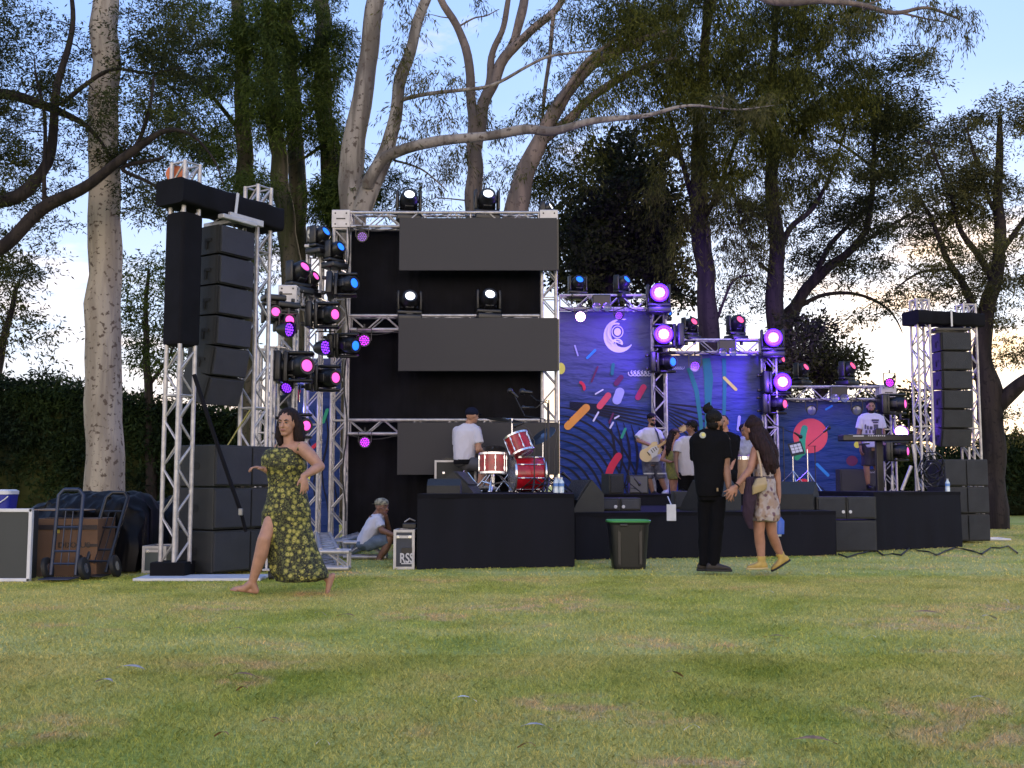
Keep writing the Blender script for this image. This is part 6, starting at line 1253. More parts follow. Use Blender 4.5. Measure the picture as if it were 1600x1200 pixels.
ls = P(472, 700, Y - .02); rs = P(436, 701, Y + .14); b.limb([ls, P(455, 702, Y + .06), rs], [.054, .075, .05])
b.loft(sil([(700, 436, 473, .08), (730, 423, 468, .095), (765, 428, 469, .085), (800, 426, 472, .10), (850, 424, 474, .09)], Y, .06), 22)
le = P(500, 729, Y - .06); lw = P(474, 744, Y - .22); b.limb([ls, ls.lerp(le, .5) + V(.005, 0, -.0), le], [.060, .056, .042]); b.limb([le, le.lerp(lw, .35), lw], [.043, .041, .026])
hand(b, lw, (.18, -.10, -.95), (-.5, .6, -.1), 1.0, .45, -1)
re = P(427, 739, Y + .10); rw = P(413, 733, Y - .04); b.limb([rs, re, rw], [.05, .042, .026]); hand(b, rw, (-.85, -.5, .22), (-.2, -.1, -.95), 1.0, .8, 1)
kn = P(413, 842, Y - .08); an = P(394, 910, Y - .02); b.limb([P(440, 795, Y + .05), P(427, 810, Y), kn], [.08, .074, .056]); b.limb([kn, P(408, 866, Y - .06), an], [.060, .061, .034]); foot(b, an, (-.96, -.2, .16), .98, (.16, -.1, 1), .095)
k2 = P(470, 850, Y + .06); a2 = P(513, 905, Y + .12); b.limb([P(458, 795, Y + .06), k2], [.08, .055]); b.limb([k2, P(490, 880, Y + .08), a2], [.052, .046, .034])
fdir = V(-.33, -.15, -.93); b2u = V(-.8, 0, .3); foot(b, a2 + V(.01, 0, 0), fdir, .85, (-.93, 0, .33), .045); 
body = put(remesh(b, .0062, 3), 'body', S1, t)
face_parts(t, body, hc, fd, upv, 1.0)
f, u, s = basis(fd, upv)
hairball(t, hc, [('e', hc + u * .048 - f * .028, (.096, .102, .090), mat3(s, f, u)), ('l', [hc - f * .08 - u * .0, hc - f * .11 - u * .08 - s * .03, hc - f * .09 - u * .16 - s * .02], [.07, .07, .05]), ('l', [hc + u * .05 - f * .04 - s * .05, hc - s * .085 - f * .045 - u * .03, hc - s * .092 - f * .05 - u * .13, hc - s * .075 - f * .04 - u * .19], [.05, .052, .055, .03]),
    ('l', [hc + u * .04 - f * .05, hc - f * .085 - u * .05, hc - f * .085 - u * .15], [.06, .075, .05]), ('l', [hc + u * .05 - f * .02 + s * .05, hc + s * .078 - f * .03 - u * .02, hc + s * .082 - f * .035 - u * .12, hc + s * .07 - f * .02 - u * .18], [.045, .038, .045, .025])], H_BR, .0075, .007, (40, 40, 12))
M_DR = dressmat()
def drow(v, a, b, d=.13): return (v, a, b, d)
m = Sh(); rows = [drow(699, 426, 456, .09), drow(704, 415, 467, .13), drow(716, 408.5, 477, .155), drow(728, 409.5, 480, .16), drow(742, 418, 476, .13), drow(758, 420, 476, .125), drow(780, 417, 481, .145), drow(800, 410, 485, .16), drow(818, 410, 485, .15), drow(840, 411, 490, .15), drow(860, 418, 496, .15), drow(880, 422, 505, .17), drow(895, 425, 512, .19), drow(902, 432, 512, .19), drow(908, 434, 498, .17)]
m.loft(sil(rows, Y, .06), 96, pw=2.2, pleat=lambda a, th: (.085 * max(0, a - .3) * math.sin(th * 7 + a * 3) + .03 * max(0, a - .3) * math.sin(th * 13 + 1)))
dr = put(remesh(m, .008, 2, .004, (6, 6, 2)), 'dress', M_DR, t)
m = MB(); m.path([P(465, 704, Y - .07), P(468, 694, Y - .06), P(470, 692, Y + .04)], [.010, .010, .010], 6); m.path([P(430, 702, Y - .02), P(434, 695, Y + .05)], [.009, .009], 6); m.build('strap', M_DR, dr)
m = MB(); q = P(410, 733, Y - .08); m.tube(an + V(0, 0, -.0), an + V(-.005, 0, .01), .0385, n=16); m.build('anklet', H_BR, t) if False else None
# ---- 2. man in black with hair bun
Y = F / 145.0
t = person('tall bearded man in black shirt and trousers with a hair bun, seen from behind', (X(1108, 890, Y), Y, 0)); S2 = skin('skin_tan', (.30, .155, .10))
b = Sh(); hc = P(1118, 660, Y - .02); fd = (.72, .69, -.12); head(b, hc, fd, (.03, 0, 1), 1.05); b.limb([P(1112, 668, Y + .0), P(1108, 682, Y)], [.062, .068])
sh = P(1133, 688, Y - .03); el = P(1134, 729, Y - .03); wr = P(1139, 762, Y - .10); b.limb([sh, el], [.056, .046]); b.limb([el, el.lerp(wr, .4), wr], [.046, .045, .028]); hand(b, wr, (.02, -.15, -1), (.1, .6, .1), 1.0, .5, 1)
s2 = P(1086, 688, Y + .06); e2 = P(1092, 730, Y + .2); w2 = P(1112, 745, Y + .32); b.limb([s2, e2, w2], [.05, .044, .028]); hand(b, w2, (.6, .6, .1), (0, .2, 1), 1, .8, 1)
b.loft(sil([(680, 1092, 1128, .07), (690, 1082, 1136, .10), (730, 1086, 1128, .10), (775, 1090, 1126, .10)], Y), 20)
body = put(remesh(b, .0068, 3), 'body', S2, t); face_parts(t, body, hc, fd, (.03, 0, 1), 1.05)
f, u, s = basis(fd, (.03, 0, 1)); hairball(t, hc, [('e', hc + u * .045 - f * .035, (.085, .10, .088), mat3(s, f, u)), ('e', hc - u * .03 - f * .05, (.07, .06, .06), mat3(s, f, u)), ('e', P(1106, 639, Y + .0), (.058, .055, .050)), ('e', P(1112, 644, Y), (.045, .04, .04)), ('l', [P(1104, 634, Y), P(1109, 629, Y + .01)], [.02, .008])], H_BK, .0075, .007, (45, 45, 30))
m = Sh(); m.ell(hc + f * .045 - u * .085, (.055, .055, .045), mat3(s, f, u)); m.ell(hc + f * .06 - u * .125, (.036, .035, .04), mat3(s, f, u)); m.limb([hc + s * .068 - u * .03 + f * .01, hc + s * .055 - u * .075 + f * .03], [.016, .022]); m.limb([hc - s * .068 - u * .03 + f * .01, hc - s * .055 - u * .075 + f * .03], [.016, .022]); put(remesh(m, .007, 2, .008, (30, 30, 20)), 'beard', H_BK, t)
shirt = cloth('shirt', [(670, 1099, 1122, .06), (673, 1093, 1128, .08), (677, 1085, 1135, .10), (682, 1081, 1139, .12), (690, 1079, 1141, .135), (704, 1081, 1137, .135), (725, 1084, 1133, .13), (750, 1086, 1131, .135), (769, 1088, 1129, .13), (776, 1090, 1127, .125)], Y, M_BTEE, t, [(P(1131, 690, Y - .03), P(1134, 716, Y - .04), .072, .068), (P(1087, 690, Y + .05), P(1088, 718, Y + .12), .072, .066)], 0, .12, .0085, .008)
m = MB(); c_ = P(1098, 680, Y - .128); M = Matrix.Translation(c_) @ Matrix.Rotation(R(78), 4, 'X'); m.lathe([(.001, .004), (.034, .004), (.034, -.012)], 20, M, 0); m.lathe([(.001, .006), (.020, .006), (.020, 0)], 16, M @ Matrix.Translation((.006, .004, 0)), 1); m.build('back_logo', [mat('logo_grey', (.30, .31, .28), .7), mat('logo_yellow', (.55, .50, .16), .7)], shirt)
m = MB(); m.box(P(1121, 765, Y - .168), (.018, .006, .035)); m.build('hem_tag', mat('tag_tan', (.2, .14, .07), .7), shirt)
MB().lathe([(.056, -.012), (.063, 0), (.054, .012)], 20, Matrix.Translation(P(1109, 677, Y)) @ Matrix.Rotation(.1, 4, 'Y')).build('collar', mat('white_collar', (.5, .45, .42), .7), t, True)
m = Sh()
for pts, r in (([P(1122, 776, Y), P(1119, 825, Y - .02), P(1115, 884, Y - .02)], (.088, .078, .060)), ([P(1103, 776, Y + .05), P(1102, 825, Y + .07), P(1101, 884, Y + .06)], (.088, .078, .060))): m.path(pts, r, 20)
m.loft(sil([(762, 1090, 1128, .11), (782, 1092, 1127, .10)], Y), 22); put(remesh(m, .009, 5, .007, (8, 8, 5)), 'trousers', M_BPANT, t)
shoe(t, P(1114, 882, Y - .03), (1, -.18, 0), mat('shoe_brown', (.018, .013, .012), .7), .98, drop=.072); shoe(t, P(1100, 882, Y + .08), (.97, -.1, 0), mat('shoe_brown2', (.018, .013, .012), .7), .98, drop=.068)
# ---- 3. woman with yellow boots
Y = F / 146.0
t = person('woman with long hair, floral playsuit and yellow boots reaching toward the man in black', (X(1196, 890, Y), Y, 0)); S3 = skin('skin_warm', (.40, .20, .135))
b = Sh(); hc = P(1174, 671, Y + .02); fd = (-.75, .60, -.08); head(b, hc, fd, (-.03, 0, 1), .98); b.limb([P(1177, 680, Y + .02), P(1183, 694, Y)], [.048, .052])
ls = P(1181, 702, Y - .03); le = P(1172, 734, Y - .10); lw = P(1150, 760, Y - .16); b.limb([ls, le], [.050, .040]); b.limb([le, le.lerp(lw, .35), lw], [.040, .039, .025]); hand(b, lw, (-.62, -.15, -.62), (-.2, .9, -.2), 1.05, .18, 1, .25)
rs = P(1206, 704, Y + .04); re = P(1214, 740, Y + .02); rw = P(1217, 774, Y - .02); b.limb([rs, re, rw], [.048, .040, .025]); hand(b, rw, (.02, -.05, -1), (-.7, .1, 0), 1, .5, 1)
b.loft(sil([(694, 1180, 1206, .06), (704, 1177, 1211, .09), (735, 1178, 1206, .095), (765, 1180, 1208, .11)], Y), 20)
ka = P(1186, 832, Y - .03); aa = P(1190, 875, Y - .02); b.limb([P(1188, 785, Y - .02), ka, P(1187.5, 848, Y - .01), aa], [.085, .056, .056, .036])
kb = P(1206, 833, Y + .04); ab = P(1220, 868, Y + .12); b.limb([P(1200, 785, Y + .03), kb, P(1212, 849, Y + .09), ab], [.085, .055, .054, .036])
body = put(remesh(b, .0068, 3), 'body', S3, t); face_parts(t, body, hc, fd, (-.03, 0, 1), .98)
f, u, s = basis(fd, (-.03, 0, 1)); hairball(t, hc, [('e', hc + u * .045 - f * .035, (.088, .10, .088), mat3(s, f, u)), ('l', [hc - f * .05, P(1184, 684, Y - .05), P(1195, 702, Y - .09), P(1203, 722, Y - .10), P(1208, 737, Y - .10)], [.085, .085, .085, .075, .03]), ('l', [hc - f * .04, P(1190, 680, Y), P(1206, 705, Y - .03), P(1213, 728, Y - .05)], [.08, .08, .07, .03]),
   ('l', [P(1190, 690, Y - .08), P(1198, 720, Y - .13), P(1200, 741, Y - .13)], [.05, .05, .015]), ('l', [P(1180, 662, Y), P(1176, 655, Y)], [.07, .05])], H_PU, .0075, .010, (34, 34, 7))
def petals():
    m = mat('floral_playsuit', (.30, .26, .26), .8); n = m.node_tree.nodes; l = m.node_tree.links; p = n['Principled BSDF']; t_ = n.new('ShaderNodeTexCoord'); v = n.new('ShaderNodeTexVoronoi'); v.inputs['Scale'].default_value = 15; v.inputs['Randomness'].default_value = .8
    z = n.new('ShaderNodeTexNoise'); z.inputs['Scale'].default_value = 25; l.new(t_.outputs['Object'], z.inputs['Vector']); a = n.new('ShaderNodeVectorMath'); a.operation = 'MULTIPLY_ADD'; a.inputs[1].default_value = (.05,) * 3; l.new(z.outputs['Color'], a.inputs[0]); l.new(t_.outputs['Object'], a.inputs[2]); l.new(a.outputs[0], v.inputs['Vector'])
    r = n.new('ShaderNodeValToRGB'); l.new(v.outputs['Distance'], r.inputs[0]); e = r.color_ramp.elements; e[0].color = (.11, .06, .09, 1); e[0].position = .22; e[1].position = .36; e[1].color = (.33, .285, .28, 1)
    r2 = n.new('ShaderNodeValToRGB'); z2 = n.new('ShaderNodeTexNoise'); z2.inputs['Scale'].default_value = 9; l.new(t_.outputs['Object'], z2.inputs['Vector']); l.new(z2.outputs['Fac'], r2.inputs[0]); r2.color_ramp.elements[0].position = .5; r2.color_ramp.elements[0].color = (1, 1, 1, 1); r2.color_ramp.elements[1].position = .58; r2.color_ramp.elements[1].color = (.80, .66, .52, 1)
    mx = n.new('ShaderNodeMixRGB'); mx.blend_type = 'MULTIPLY'; mx.inputs[0].default_value = 1; l.new(r.outputs[0], mx.inputs[1]); l.new(r2.outputs[0], mx.inputs[2]); l.new(mx.outputs[0], p.inputs['Base Color']); return m
M_FL = petals(); top = cloth('playsuit', [(724, 1179, 1206, .10), (732, 1178, 1207, .115), (745, 1179, 1207, .12), (752, 1178, 1210, .135), (768, 1177, 1212, .16), (790, 1176, 1216, .175), (806, 1175, 1217, .18), (814, 1176, 1216, .17)], Y, M_FL, t, (), 0, .12, .0085, .016, (9, 9, 4))
m = MB(); m.loft(sil([(744, 1177.5, 1209, .128), (748, 1177, 1210, .136)], Y), 30); m.build('waistband', mat('band_dark', (.05, .035, .05), .7), top, True)
m = Sh(); m.path([P(1171, 746, Y - .14), P(1172, 775, Y - .13), P(1170, 800, Y - .12), P(1172, 826, Y - .12)], [.04, .068, .060, .03], 16); sc = put(remesh(m, .008, 2, .018, (14, 14, 3)), 'scarf', mat('plum_scarf', (.022, .008, .022), .85), t)
bg_ = thing('handbag', 'beige shoulder bag of the woman with yellow boots', 'bag', P(1187, 760, Y - .22)); m = Sh(); m.loft([(P(1186, 769, Y - .20), V(.075, 0, .03), V(0, .035, 0)), (P(1187, 758, Y - .21), V(.078, 0, .015), V(0, .045, 0)), (P(1189, 746, Y - .2), V(.05, 0, .01), V(0, .03, 0))], 20, pw=4); put(remesh(m, .008, 2, .004), 'pouch', mat('beige_leather', (.31, .235, .125), .5, var=.1), bg_)
m = MB(); m.path([P(1190, 745, Y - .2), P(1188, 725, Y - .16), P(1184, 706, Y - .10), P(1182, 696, Y - .02), P(1184, 698, Y + .06)], .012, 6); m.build('shoulder_strap', mat('beige_strap', (.42, .31, .20), .6), bg_)
m = MB(); m.lathe([(.027, -.008), (.033, 0), (.027, .008)], 16, frame(lw + (le - lw) * .06, le - lw)); m.build('bracelet', H_BR, t, True)
M_YB = mat('mustard_boot', (.38, .26, .065), .65, var=.15, scale=20); shoe(t, P(1190, 876, Y - .02), (-.98, -.2, 0), M_YB, .86, high=.05, drop=.105, solem=mat('pale_sole', (.4, .32, .15), .7), name='boot')
shoe(t, P(1221, 870, Y + .12), (-.80, -.15, -.45), M_YB, .86, (.35, .05, .9), high=.05, drop=.095, solem=M_RUB, name='boot')
# ---- 4. man sitting on the low truss
Y = 14.15
t = person('man in white t-shirt, denim shorts and patterned cap sitting on the low truss', P(572, 876, Y)); S4 = skin('skin_brown', (.24, .12, .08))
b = Sh(); hc = P(597, 792, Y - .02); fd = (.80, -.60, -.05); head(b, hc, fd, (0, 0, 1), .96); b.limb([P(593, 799, Y), P(588, 806, Y)], [.052, .056]); sh = P(589, 812, Y - .12)
el = P(597, 829, Y - .18); wr = P(615, 836, Y - .2); b.limb([sh, el, wr], [.05, .042, .027]); hand(b, wr, (.8, -.1, -.3), (0, -.1, -1), 1, .6, 1)
s2 = P(590, 812, Y + .16); e2 = P(607, 828, Y + .12); w2 = P(603, 806, Y - .06); b.limb([s2, e2, w2], [.046, .040, .026]); hand(b, w2, (-.2, -.1, .9), (-.6, 0, 0), .95, 1.0, 1)
k1 = P(609, 841, Y - .14); a1 = P(591, 874, Y - .12); b.limb([P(575, 848, Y - .1), k1], [.085, .056]); b.limb([k1, P(602, 858, Y - .14), a1], [.055, .052, .034]); foot(b, a1, (.75, -.6, 0), .9, drop=.06)
k3 = P(606, 838, Y + .18); a3 = P(598, 872, Y + .12); b.limb([P(575, 847, Y + .1), k3, a3], [.085, .056, .034]); foot(b, a3, (.8, -.3, 0), .9, drop=.07); b.loft(sil([(806, 577, 596, .1), (830, 568, 592, .1), (848, 560, 586, .12)], Y), 18)
body = put(remesh(b, .008, 3), 'body', S4, t); face_parts(t, body, hc, fd, (0, 0, 1), .96); f, u, s = basis(fd)
m = Sh(); m.ell(hc + u * .052 - f * .012, (.086, .104, .066), mat3(s, f, u)); cp = put(remesh(m, .008, 1), 'cap', mat('patterned_cap', (.30, .28, .20), .8, col2=(.06, .06, .05), scale=30), t); m = MB(); m.loft([(hc + u * .045 - f * .08, s * .06, u * .006), (hc + u * .03 - f * .15, s * .04, u * .004)], 12, pw=3); m.build('brim', mat('brim_dark', (.03, .03, .03), .8), cp)
m = Sh(); m.loft([(P(590, 803, Y), V(.07, 0, 0), V(0, .09, 0)), (P(587, 810, Y), V(.11, 0, .02), V(0, .19, 0)), (P(582, 824, Y), V(.135, 0, .03), V(0, .21, 0)), (P(576, 838, Y), V(.145, 0, .03), V(0, .20, 0)), (P(573, 850, Y), V(.14, 0, .03), V(0, .19, 0))], 24)
for p_, q_ in ((sh, sh.lerp(el, .75)), (s2, s2.lerp(e2, .75))): m.path([p_ + V(-.03, 0, .02), p_, q_], [.06, .07, .066], 18)
put(remesh(m, .009, 4, .010, (9, 9, 6)), 'tshirt', M_TEE, t); m = Sh()
for h_, k_ in ((P(572, 850, Y - .1), k1), (P(572, 849, Y + .1), k3)): m.path([h_, h_.lerp(k_, .93)], [.10, .078], 18)
m.ell(P(571, 850, Y), (.13, .2, .085)); put(remesh(m, .009, 3, .007), 'shorts', mat('denim', (.095, .13, .19), .8, var=.2, scale=12), t)
# ---- 5. drummer
Y = 16.0
t = person('drummer in white t-shirt and dark cap seated behind the red kit, seen from behind', P(728, 768, Y)); b = Sh(); hc = P(738, 649, Y - .02); fd = (.75, .62, -.05); head(b, hc, fd, (0, 0, 1), 1.0); b.limb([P(735, 655, Y), P(732, 666, Y)], [.056, .062])
sh = P(746, 672, Y - .06); el = P(747.5, 702, Y - .12); wr = P(759, 706, Y - .05); b.limb([sh, el, wr], [.055, .045, .028]); hand(b, wr, (.9, .1, .1), (0, 0, -1), 1, 1.1, 1); s2 = P(714, 674, Y + .1); e2 = P(716, 702, Y + .3); w2 = P(745, 706, Y + .4); b.limb([s2, e2, w2], [.05, .044, .028]); hand(b, w2, (.9, .1, 0), (0, 0, -1), 1, 1.1, 1)
kn = P(755, 728, Y - .2); an = P(749, 760, Y - .2); b.limb([P(730, 722, Y), kn, an], [.09, .06, .036]); k3 = P(757, 727, Y + .25); a3 = P(762, 762, Y + .3); b.limb([P(730, 722, Y), k3, a3], [.09, .06, .036]); b.loft(sil([(668, 716, 748, .09), (690, 712, 745, .1), (718, 712, 742, .11)], Y), 18)
body = put(remesh(b, .008, 3), 'body', S1, t); face_parts(t, body, hc, fd, (0, 0, 1), 1); f, u, s = basis(fd)
m = Sh(); m.ell(hc + u * .040 - f * .012, (.088, .108, .082), mat3(s, f, u)); cp = put(remesh(m, .008, 1), 'cap', mat('navy_cap', (.006, .008, .022), .9, spec=.15), t); m = MB(); m.loft([(hc + u * .03 + f * .08, s * .065, u * .007), (hc + u * .02 + f * .155, s * .045, u * .005)], 12, pw=3); m.build('brim', mat('navy_cap', (.006, .008, .022), .9, spec=.15), cp)
cloth('tshirt', [(662, 722, 741, .07), (666, 714, 747, .10), (674, 709.5, 750, .13), (690, 708.5, 746, .14), (705, 708.5, 743, .145), (717, 709, 741, .15), (719.5, 710, 740, .15)], Y, M_TEE, t, [(P(745, 673, Y - .06), P(748.5, 693, Y - .10), .07, .072), (P(714, 673, Y + .08), P(714, 694, Y + .2), .07, .07)], 0, .12, .009, .009)
m = Sh()
for k_, w_ in ((kn, an), (k3, a3)): m.path([P(728, 724, Y), k_, k_.lerp(w_, .12)], [.115, .085, .08], 18)
m.ell(P(725, 722, Y), (.15, .17, .085)); put(remesh(m, .010, 3, .007), 'shorts', mat('charcoal_shorts', (.055, .055, .065), .8), t); shoe(t, P(747, 758, Y - .2), (.9, .3, 0), mat('grey_shoe', (.25, .25, .26), .6), 1.0, drop=.07); shoe(t, P(761, 760, Y + .3), (.9, .3, 0), mat('grey_shoe', (.25, .25, .26), .6), 1.0, drop=.07)
for q, e in ((P(762, 705, Y - .04), P(776, 700, Y - .2)), (P(750, 705, Y + .4), P(770, 700, Y + .3))): m = MB(); m.tube(q, e, .007, .004, 6); m.build('drum_stick', mat('stick_wood', (.5, .35, .2), .5), None, label='wooden drum stick in the %s hand of the drummer' % ('near' if q.y < Y + .2 else 'far'), cat='drum stick')
# ---- 6. guitarist
Y = 20.5
t = person('guitarist in white t-shirt, checked shorts and sunglasses on the upper stage', P(1030, 772, Y)); S6 = skin('skin_pale', (.38, .21, .15)); b = Sh(); hc = P(1018.5, 656, Y); fd = (.45, -.88, -.2); head(b, hc, fd, (0, 0, 1), .98); b.limb([P(1017, 664, Y), P(1016, 672, Y)], [.052, .056])
ls = P(1003, 677, Y); le = P(997, 688, Y - .03); lw = P(1022, 698, Y - .17); b.limb([ls, le, lw], [.052, .043, .027]); hand(b, lw, (.9, -.1, -.15), (0, .9, -.2), 1, .6, 1); rs = P(1029, 677, Y); re = P(1036, 694, Y - .02); rw = P(1051, 683, Y - .14); b.limb([rs, re, rw], [.05, .042, .027]); hand(b, rw, (.3, -.2, .7), (.3, .8, .2), .95, 1.2, -1)
for h_, k_, a_ in ((P(1012, 725, Y), P(1014, 748, Y - .03), P(1021, 772, Y)), (P(1026, 725, Y), P(1033, 748, Y - .03), P(1041, 769, Y + .05))): b.limb([h_, k_, k_.lerp(a_, .4), a_], [.08, .055, .052, .034])
b.loft(sil([(672, 1004, 1029, .08), (700, 1006, 1030, .1), (728, 1006, 1032, .1)], Y), 18); body = put(remesh(b, .009, 3), 'body', S6, t); face_parts(t, body, hc, fd, (0, 0, 1), .98, glasses=True); f, u, s = basis(fd)
hairball(t, hc, [('e', hc + u * .05 - f * .02, (.085, .10, .080), mat3(s, f, u))], H_BK); m = Sh(); m.ell(hc + f * .045 - u * .075, (.058, .052, .042), mat3(s, f, u)); put(remesh(m, .008, 2, .006, (30, 30, 20)), 'beard', H_BK, t)
m = MB(); [m.ell(hc + f * .092 + s * q * .03 + u * .004, (.027, .008, .019), mat3(s, f, u)) for q in (-1, 1)]; m.path([hc + f * .09 + s * .05 + u * .01, hc + s * .08 + u * .006, hc - f * .01 + s * .08], .004, 5); m.build('sunglasses', M_BLACK, t, True)
cloth('tshirt', [(668, 1009, 1024, .06), (671, 1003, 1029, .1), (679, 1001, 1031, .12), (695, 1003, 1031, .125), (714, 1003, 1033, .13), (722, 1004, 1033, .13)], Y, M_TEE, t, [(ls, ls.lerp(le, 1) + V(-.01, 0, .04), .07, .075), (rs, rs.lerp(re, .6), .068, .07)], 0, .12, .010, .008)
m = Sh()
for a, c in ((P(1011, 718, Y), P(1013.5, 748, Y - .02)), (P(1026, 718, Y), P(1033, 748, Y - .02))): m.path([a, c], [.105, .10], 18)
m.ell(P(1019, 722, Y), (.18, .13, .1)); sho = put(remesh(m, .010, 3, .006), 'shorts', mat('checked_shorts', (.10, .105, .15), .8, col2=(.04, .04, .07), scale=12), t)
for c in (P(1013.5, 740, Y - .02), P(1032.5, 740, Y - .02)): m = MB(); m.lathe([(.106, -.012), (.109, 0), (.106, .012)], 20, Matrix.Translation(c)); m.build('white_stripe', M_WHITE, sho, True)
shoe(t, P(1021, 770, Y), (.3, -.95, 0), M_BLACK, 1, drop=.06); shoe(t, P(1041, 767, Y + .05), (-.4, -.9, 0), M_WHITE, 1, drop=.07)
# electric guitar
Yg = Y - .24; t = thing('electric_guitar', 'cream electric guitar held by the guitarist, neck pointing up to the right', 'guitar', P(1018, 705, Yg)); gc = P(1017, 706, Yg); ax = (P(1066, 671, Yg) - gc).normalized(); Mg = frame(gc, (0, -1, 0), ax)
out_ = []
for i in range(48):
    a = 2 * math.pi * i / 48; c, s_ = math.cos(a), math.sin(a); r = .205 - .045 * abs(s_) ** 1.5 * (1 if abs(c) < .6 else .6) - .03 * math.exp(-((abs(math.sin(a)) - 1) ** 2) * 30) + .02 * math.cos(2 * a); 
    if abs(s_) < .35 and c > 0: r *= .80
    out_.append((c * r * 1.05, s_ * r * .95))
m = MB(); m.prism(out_, Mg @ Matrix.Translation((0, 0, -.02)), .042); m.build('guitar_body', mat('cream_lacquer', (.48, .36, .19), .25), t)
m = MB(); m.prism([(.16, .03), (.17, -.03), (.05, -.12), (-.06, -.11), (-.03, -.04), (-.05, .04), (.06, .06)], Mg @ Matrix.Translation((0, 0, .023)), .004); m.build('pickguard', M_WHITE, t); m = MB(); [m.box((.02 + .045 * i, 0, .03), (.014, .07, .008), Mg) for i in range(3)]; m.box((-.06, 0, .03), (.02, .08, .014), Mg); m.build('pickup', M_BLACK, t)
m = MB(); m.box((.40, 0, .03), (.50, .048, .022), Mg); m.build('neck', mat('maple', (.50, .32, .14), .4), t); m = MB(); m.prism([(.64, -.025), (.68, -.045), (.80, -.06), (.84, -.02), (.80, .035), (.66, .03)], Mg @ Matrix.Translation((0, 0, .015)), .02)
[m.tube((.68 + .022 * i, .03, .03), (.68 + .022 * i, .065, .03), .007, n=6, M=Mg) for i in range(6)]; m.build('headstock', mat('maple_light', (.42, .28, .14), .4), t)
m = MB(); m.path([gc + ax * .2 + V(0, .02, 0), P(1030, 688, Y - .19), P(1027, 676, Y - .155), P(1023, 669.5, Y - .06), P(1020, 672, Y + .05)], .016, 6); m.build('guitar_strap', M_BLACK, t, True)
# ---- 7. woman in yellow dress
Y = 20.0; 
t = person('woman in short yellow dress and brown cap standing in front of the guitarist', P(1052, 788, Y)); b = Sh(); hc = P(1055, 678, Y); fd = (.93, -.25, -.05); head(b, hc, fd, (0, 0, 1), .82); b.limb([P(1053, 684, Y), P(1050, 693, Y)], [.042, .046])
ls = P(1043, 697, Y - .03); le = P(1034, 718, Y - .05); lw = P(1048, 722, Y - .15); b.limb([ls, le, lw], [.043, .035, .024]); hand(b, lw, (.9, 0, .1), (0, .2, 1), .9, .7, 1); rs = P(1054, 697, Y + .1); re = P(1056, 716, Y + .12); rw = P(1058, 722, Y); b.limb([rs, re, rw], [.04, .034, .024]); hand(b, rw, (.8, 0, -.2), (0, 1, 0), .9, .7, 1)
b.limb([P(1050, 742, Y), P(1051, 764, Y - .02), P(1053, 784, Y)], [.078, .05, .032]); b.limb([P(1054, 742, Y + .06), P(1053, 764, Y + .05), P(1050, 784, Y + .05)], [.078, .05, .032]); foot(b, P(1053, 782, Y), (.8, -.5, 0), .85, drop=.06); foot(b, P(1050, 782, Y + .06), (.8, -.5, 0), .85, drop=.06)
b.loft(sil([(692, 1043, 1056, .06), (712, 1041, 1054, .07), (740, 1042, 1060, .09)], Y), 16); body = put(remesh(b, .009, 3), 'body', S3, t); face_parts(t, body, hc, fd, (0, 0, 1), .82); f, u, s = basis(fd)
hairball(t, hc, [('e', hc + u * .02 - f * .03, (.078, .085, .078), mat3(s, f, u)), ('l', [hc - f * .05, P(1046, 688, Y - .04), P(1044, 702, Y - .06), P(1043, 712, Y - .06)], [.07, .06, .055, .02])], H_BR, .009, .012); m = Sh(); m.ell(hc + u * .05, (.074, .088, .05), mat3(s, f, u)); cp = put(remesh(m, .008, 1), 'cap', mat('brown_cap', (.05, .025, .025), .8), t); m = MB(); m.loft([(hc + u * .045 + f * .06, s * .055, u * .006), (hc + u * .04 + f * .13, s * .035, u * .005)], 12, pw=3); m.build('brim', mat('brown_cap', (.05, .025, .025), .8), cp)
cloth('dress', [(705, 1041, 1052, .08), (712, 1040, 1053, .085), (722, 1040, 1054, .085), (735, 1041, 1058, .10), (746, 1043, 1063, .12), (749, 1044, 1062, .12)], Y, mat('yellow_dress', (.22, .21, .04), .8, col2=(.12, .125, .04), scale=22), t, (), 0, .1, .009, .01)
# ---- 8. man in long white tee
Y = 19.4
t = person('man in long white t-shirt and black trousers beside the woman in yellow', P(1072, 775, Y)); b = Sh(); hc = P(1080, 668, Y); fd = (-.85, -.45, -.1); head(b, hc, fd, (0, 0, 1), .98); b.limb([P(1081, 676, Y), P(1080, 685, Y)], [.054, .06]); ls = P(1060, 693, Y - .05); le = P(1056, 716, Y - .1); lw = P(1058, 737, Y - .18); b.limb([ls, le, lw], [.05, .042, .027]); hand(b, lw, (.2, -.1, -1), (.8, 0, 0), 1, .5, 1)
rs = P(1088, 692, Y + .05); b.limb([rs, P(1090, 718, Y + .1), P(1086, 738, Y + .1)], [.05, .042, .027]); hand(b, P(1086, 738, Y + .1), (0, 0, -1), (-.5, 0, 0), 1, .5, 1); b.loft(sil([(686, 1060, 1090, .08), (735, 1062, 1088, .1)], Y), 16); body = put(remesh(b, .009, 3), 'body', skin('skin_dark', (.20, .10, .07)), t); face_parts(t, body, hc, fd); f, u, s = basis(fd)
hairball(t, hc, [('e', hc + u * .045 - f * .025, (.098, .108, .095), mat3(s, f, u)), ('e', hc - u * .03 - f * .06, (.08, .06, .06), mat3(s, f, u))], H_BK, .009, .014)
cloth('tshirt', [(681, 1068, 1086, .08), (685, 1060, 1090, .11), (695, 1055, 1092, .13), (715, 1058, 1090, .135), (736, 1061, 1091, .14), (743, 1062, 1090, .14)], Y, mat('greyish_tee', (.38, .365, .41), .8, bump=.2, bscale=14), t, [(ls, ls.lerp(le, .6), .075, .078), (rs, rs + V(.01, 0, -.2), .07, .072)], 0, .12, .010, .010)
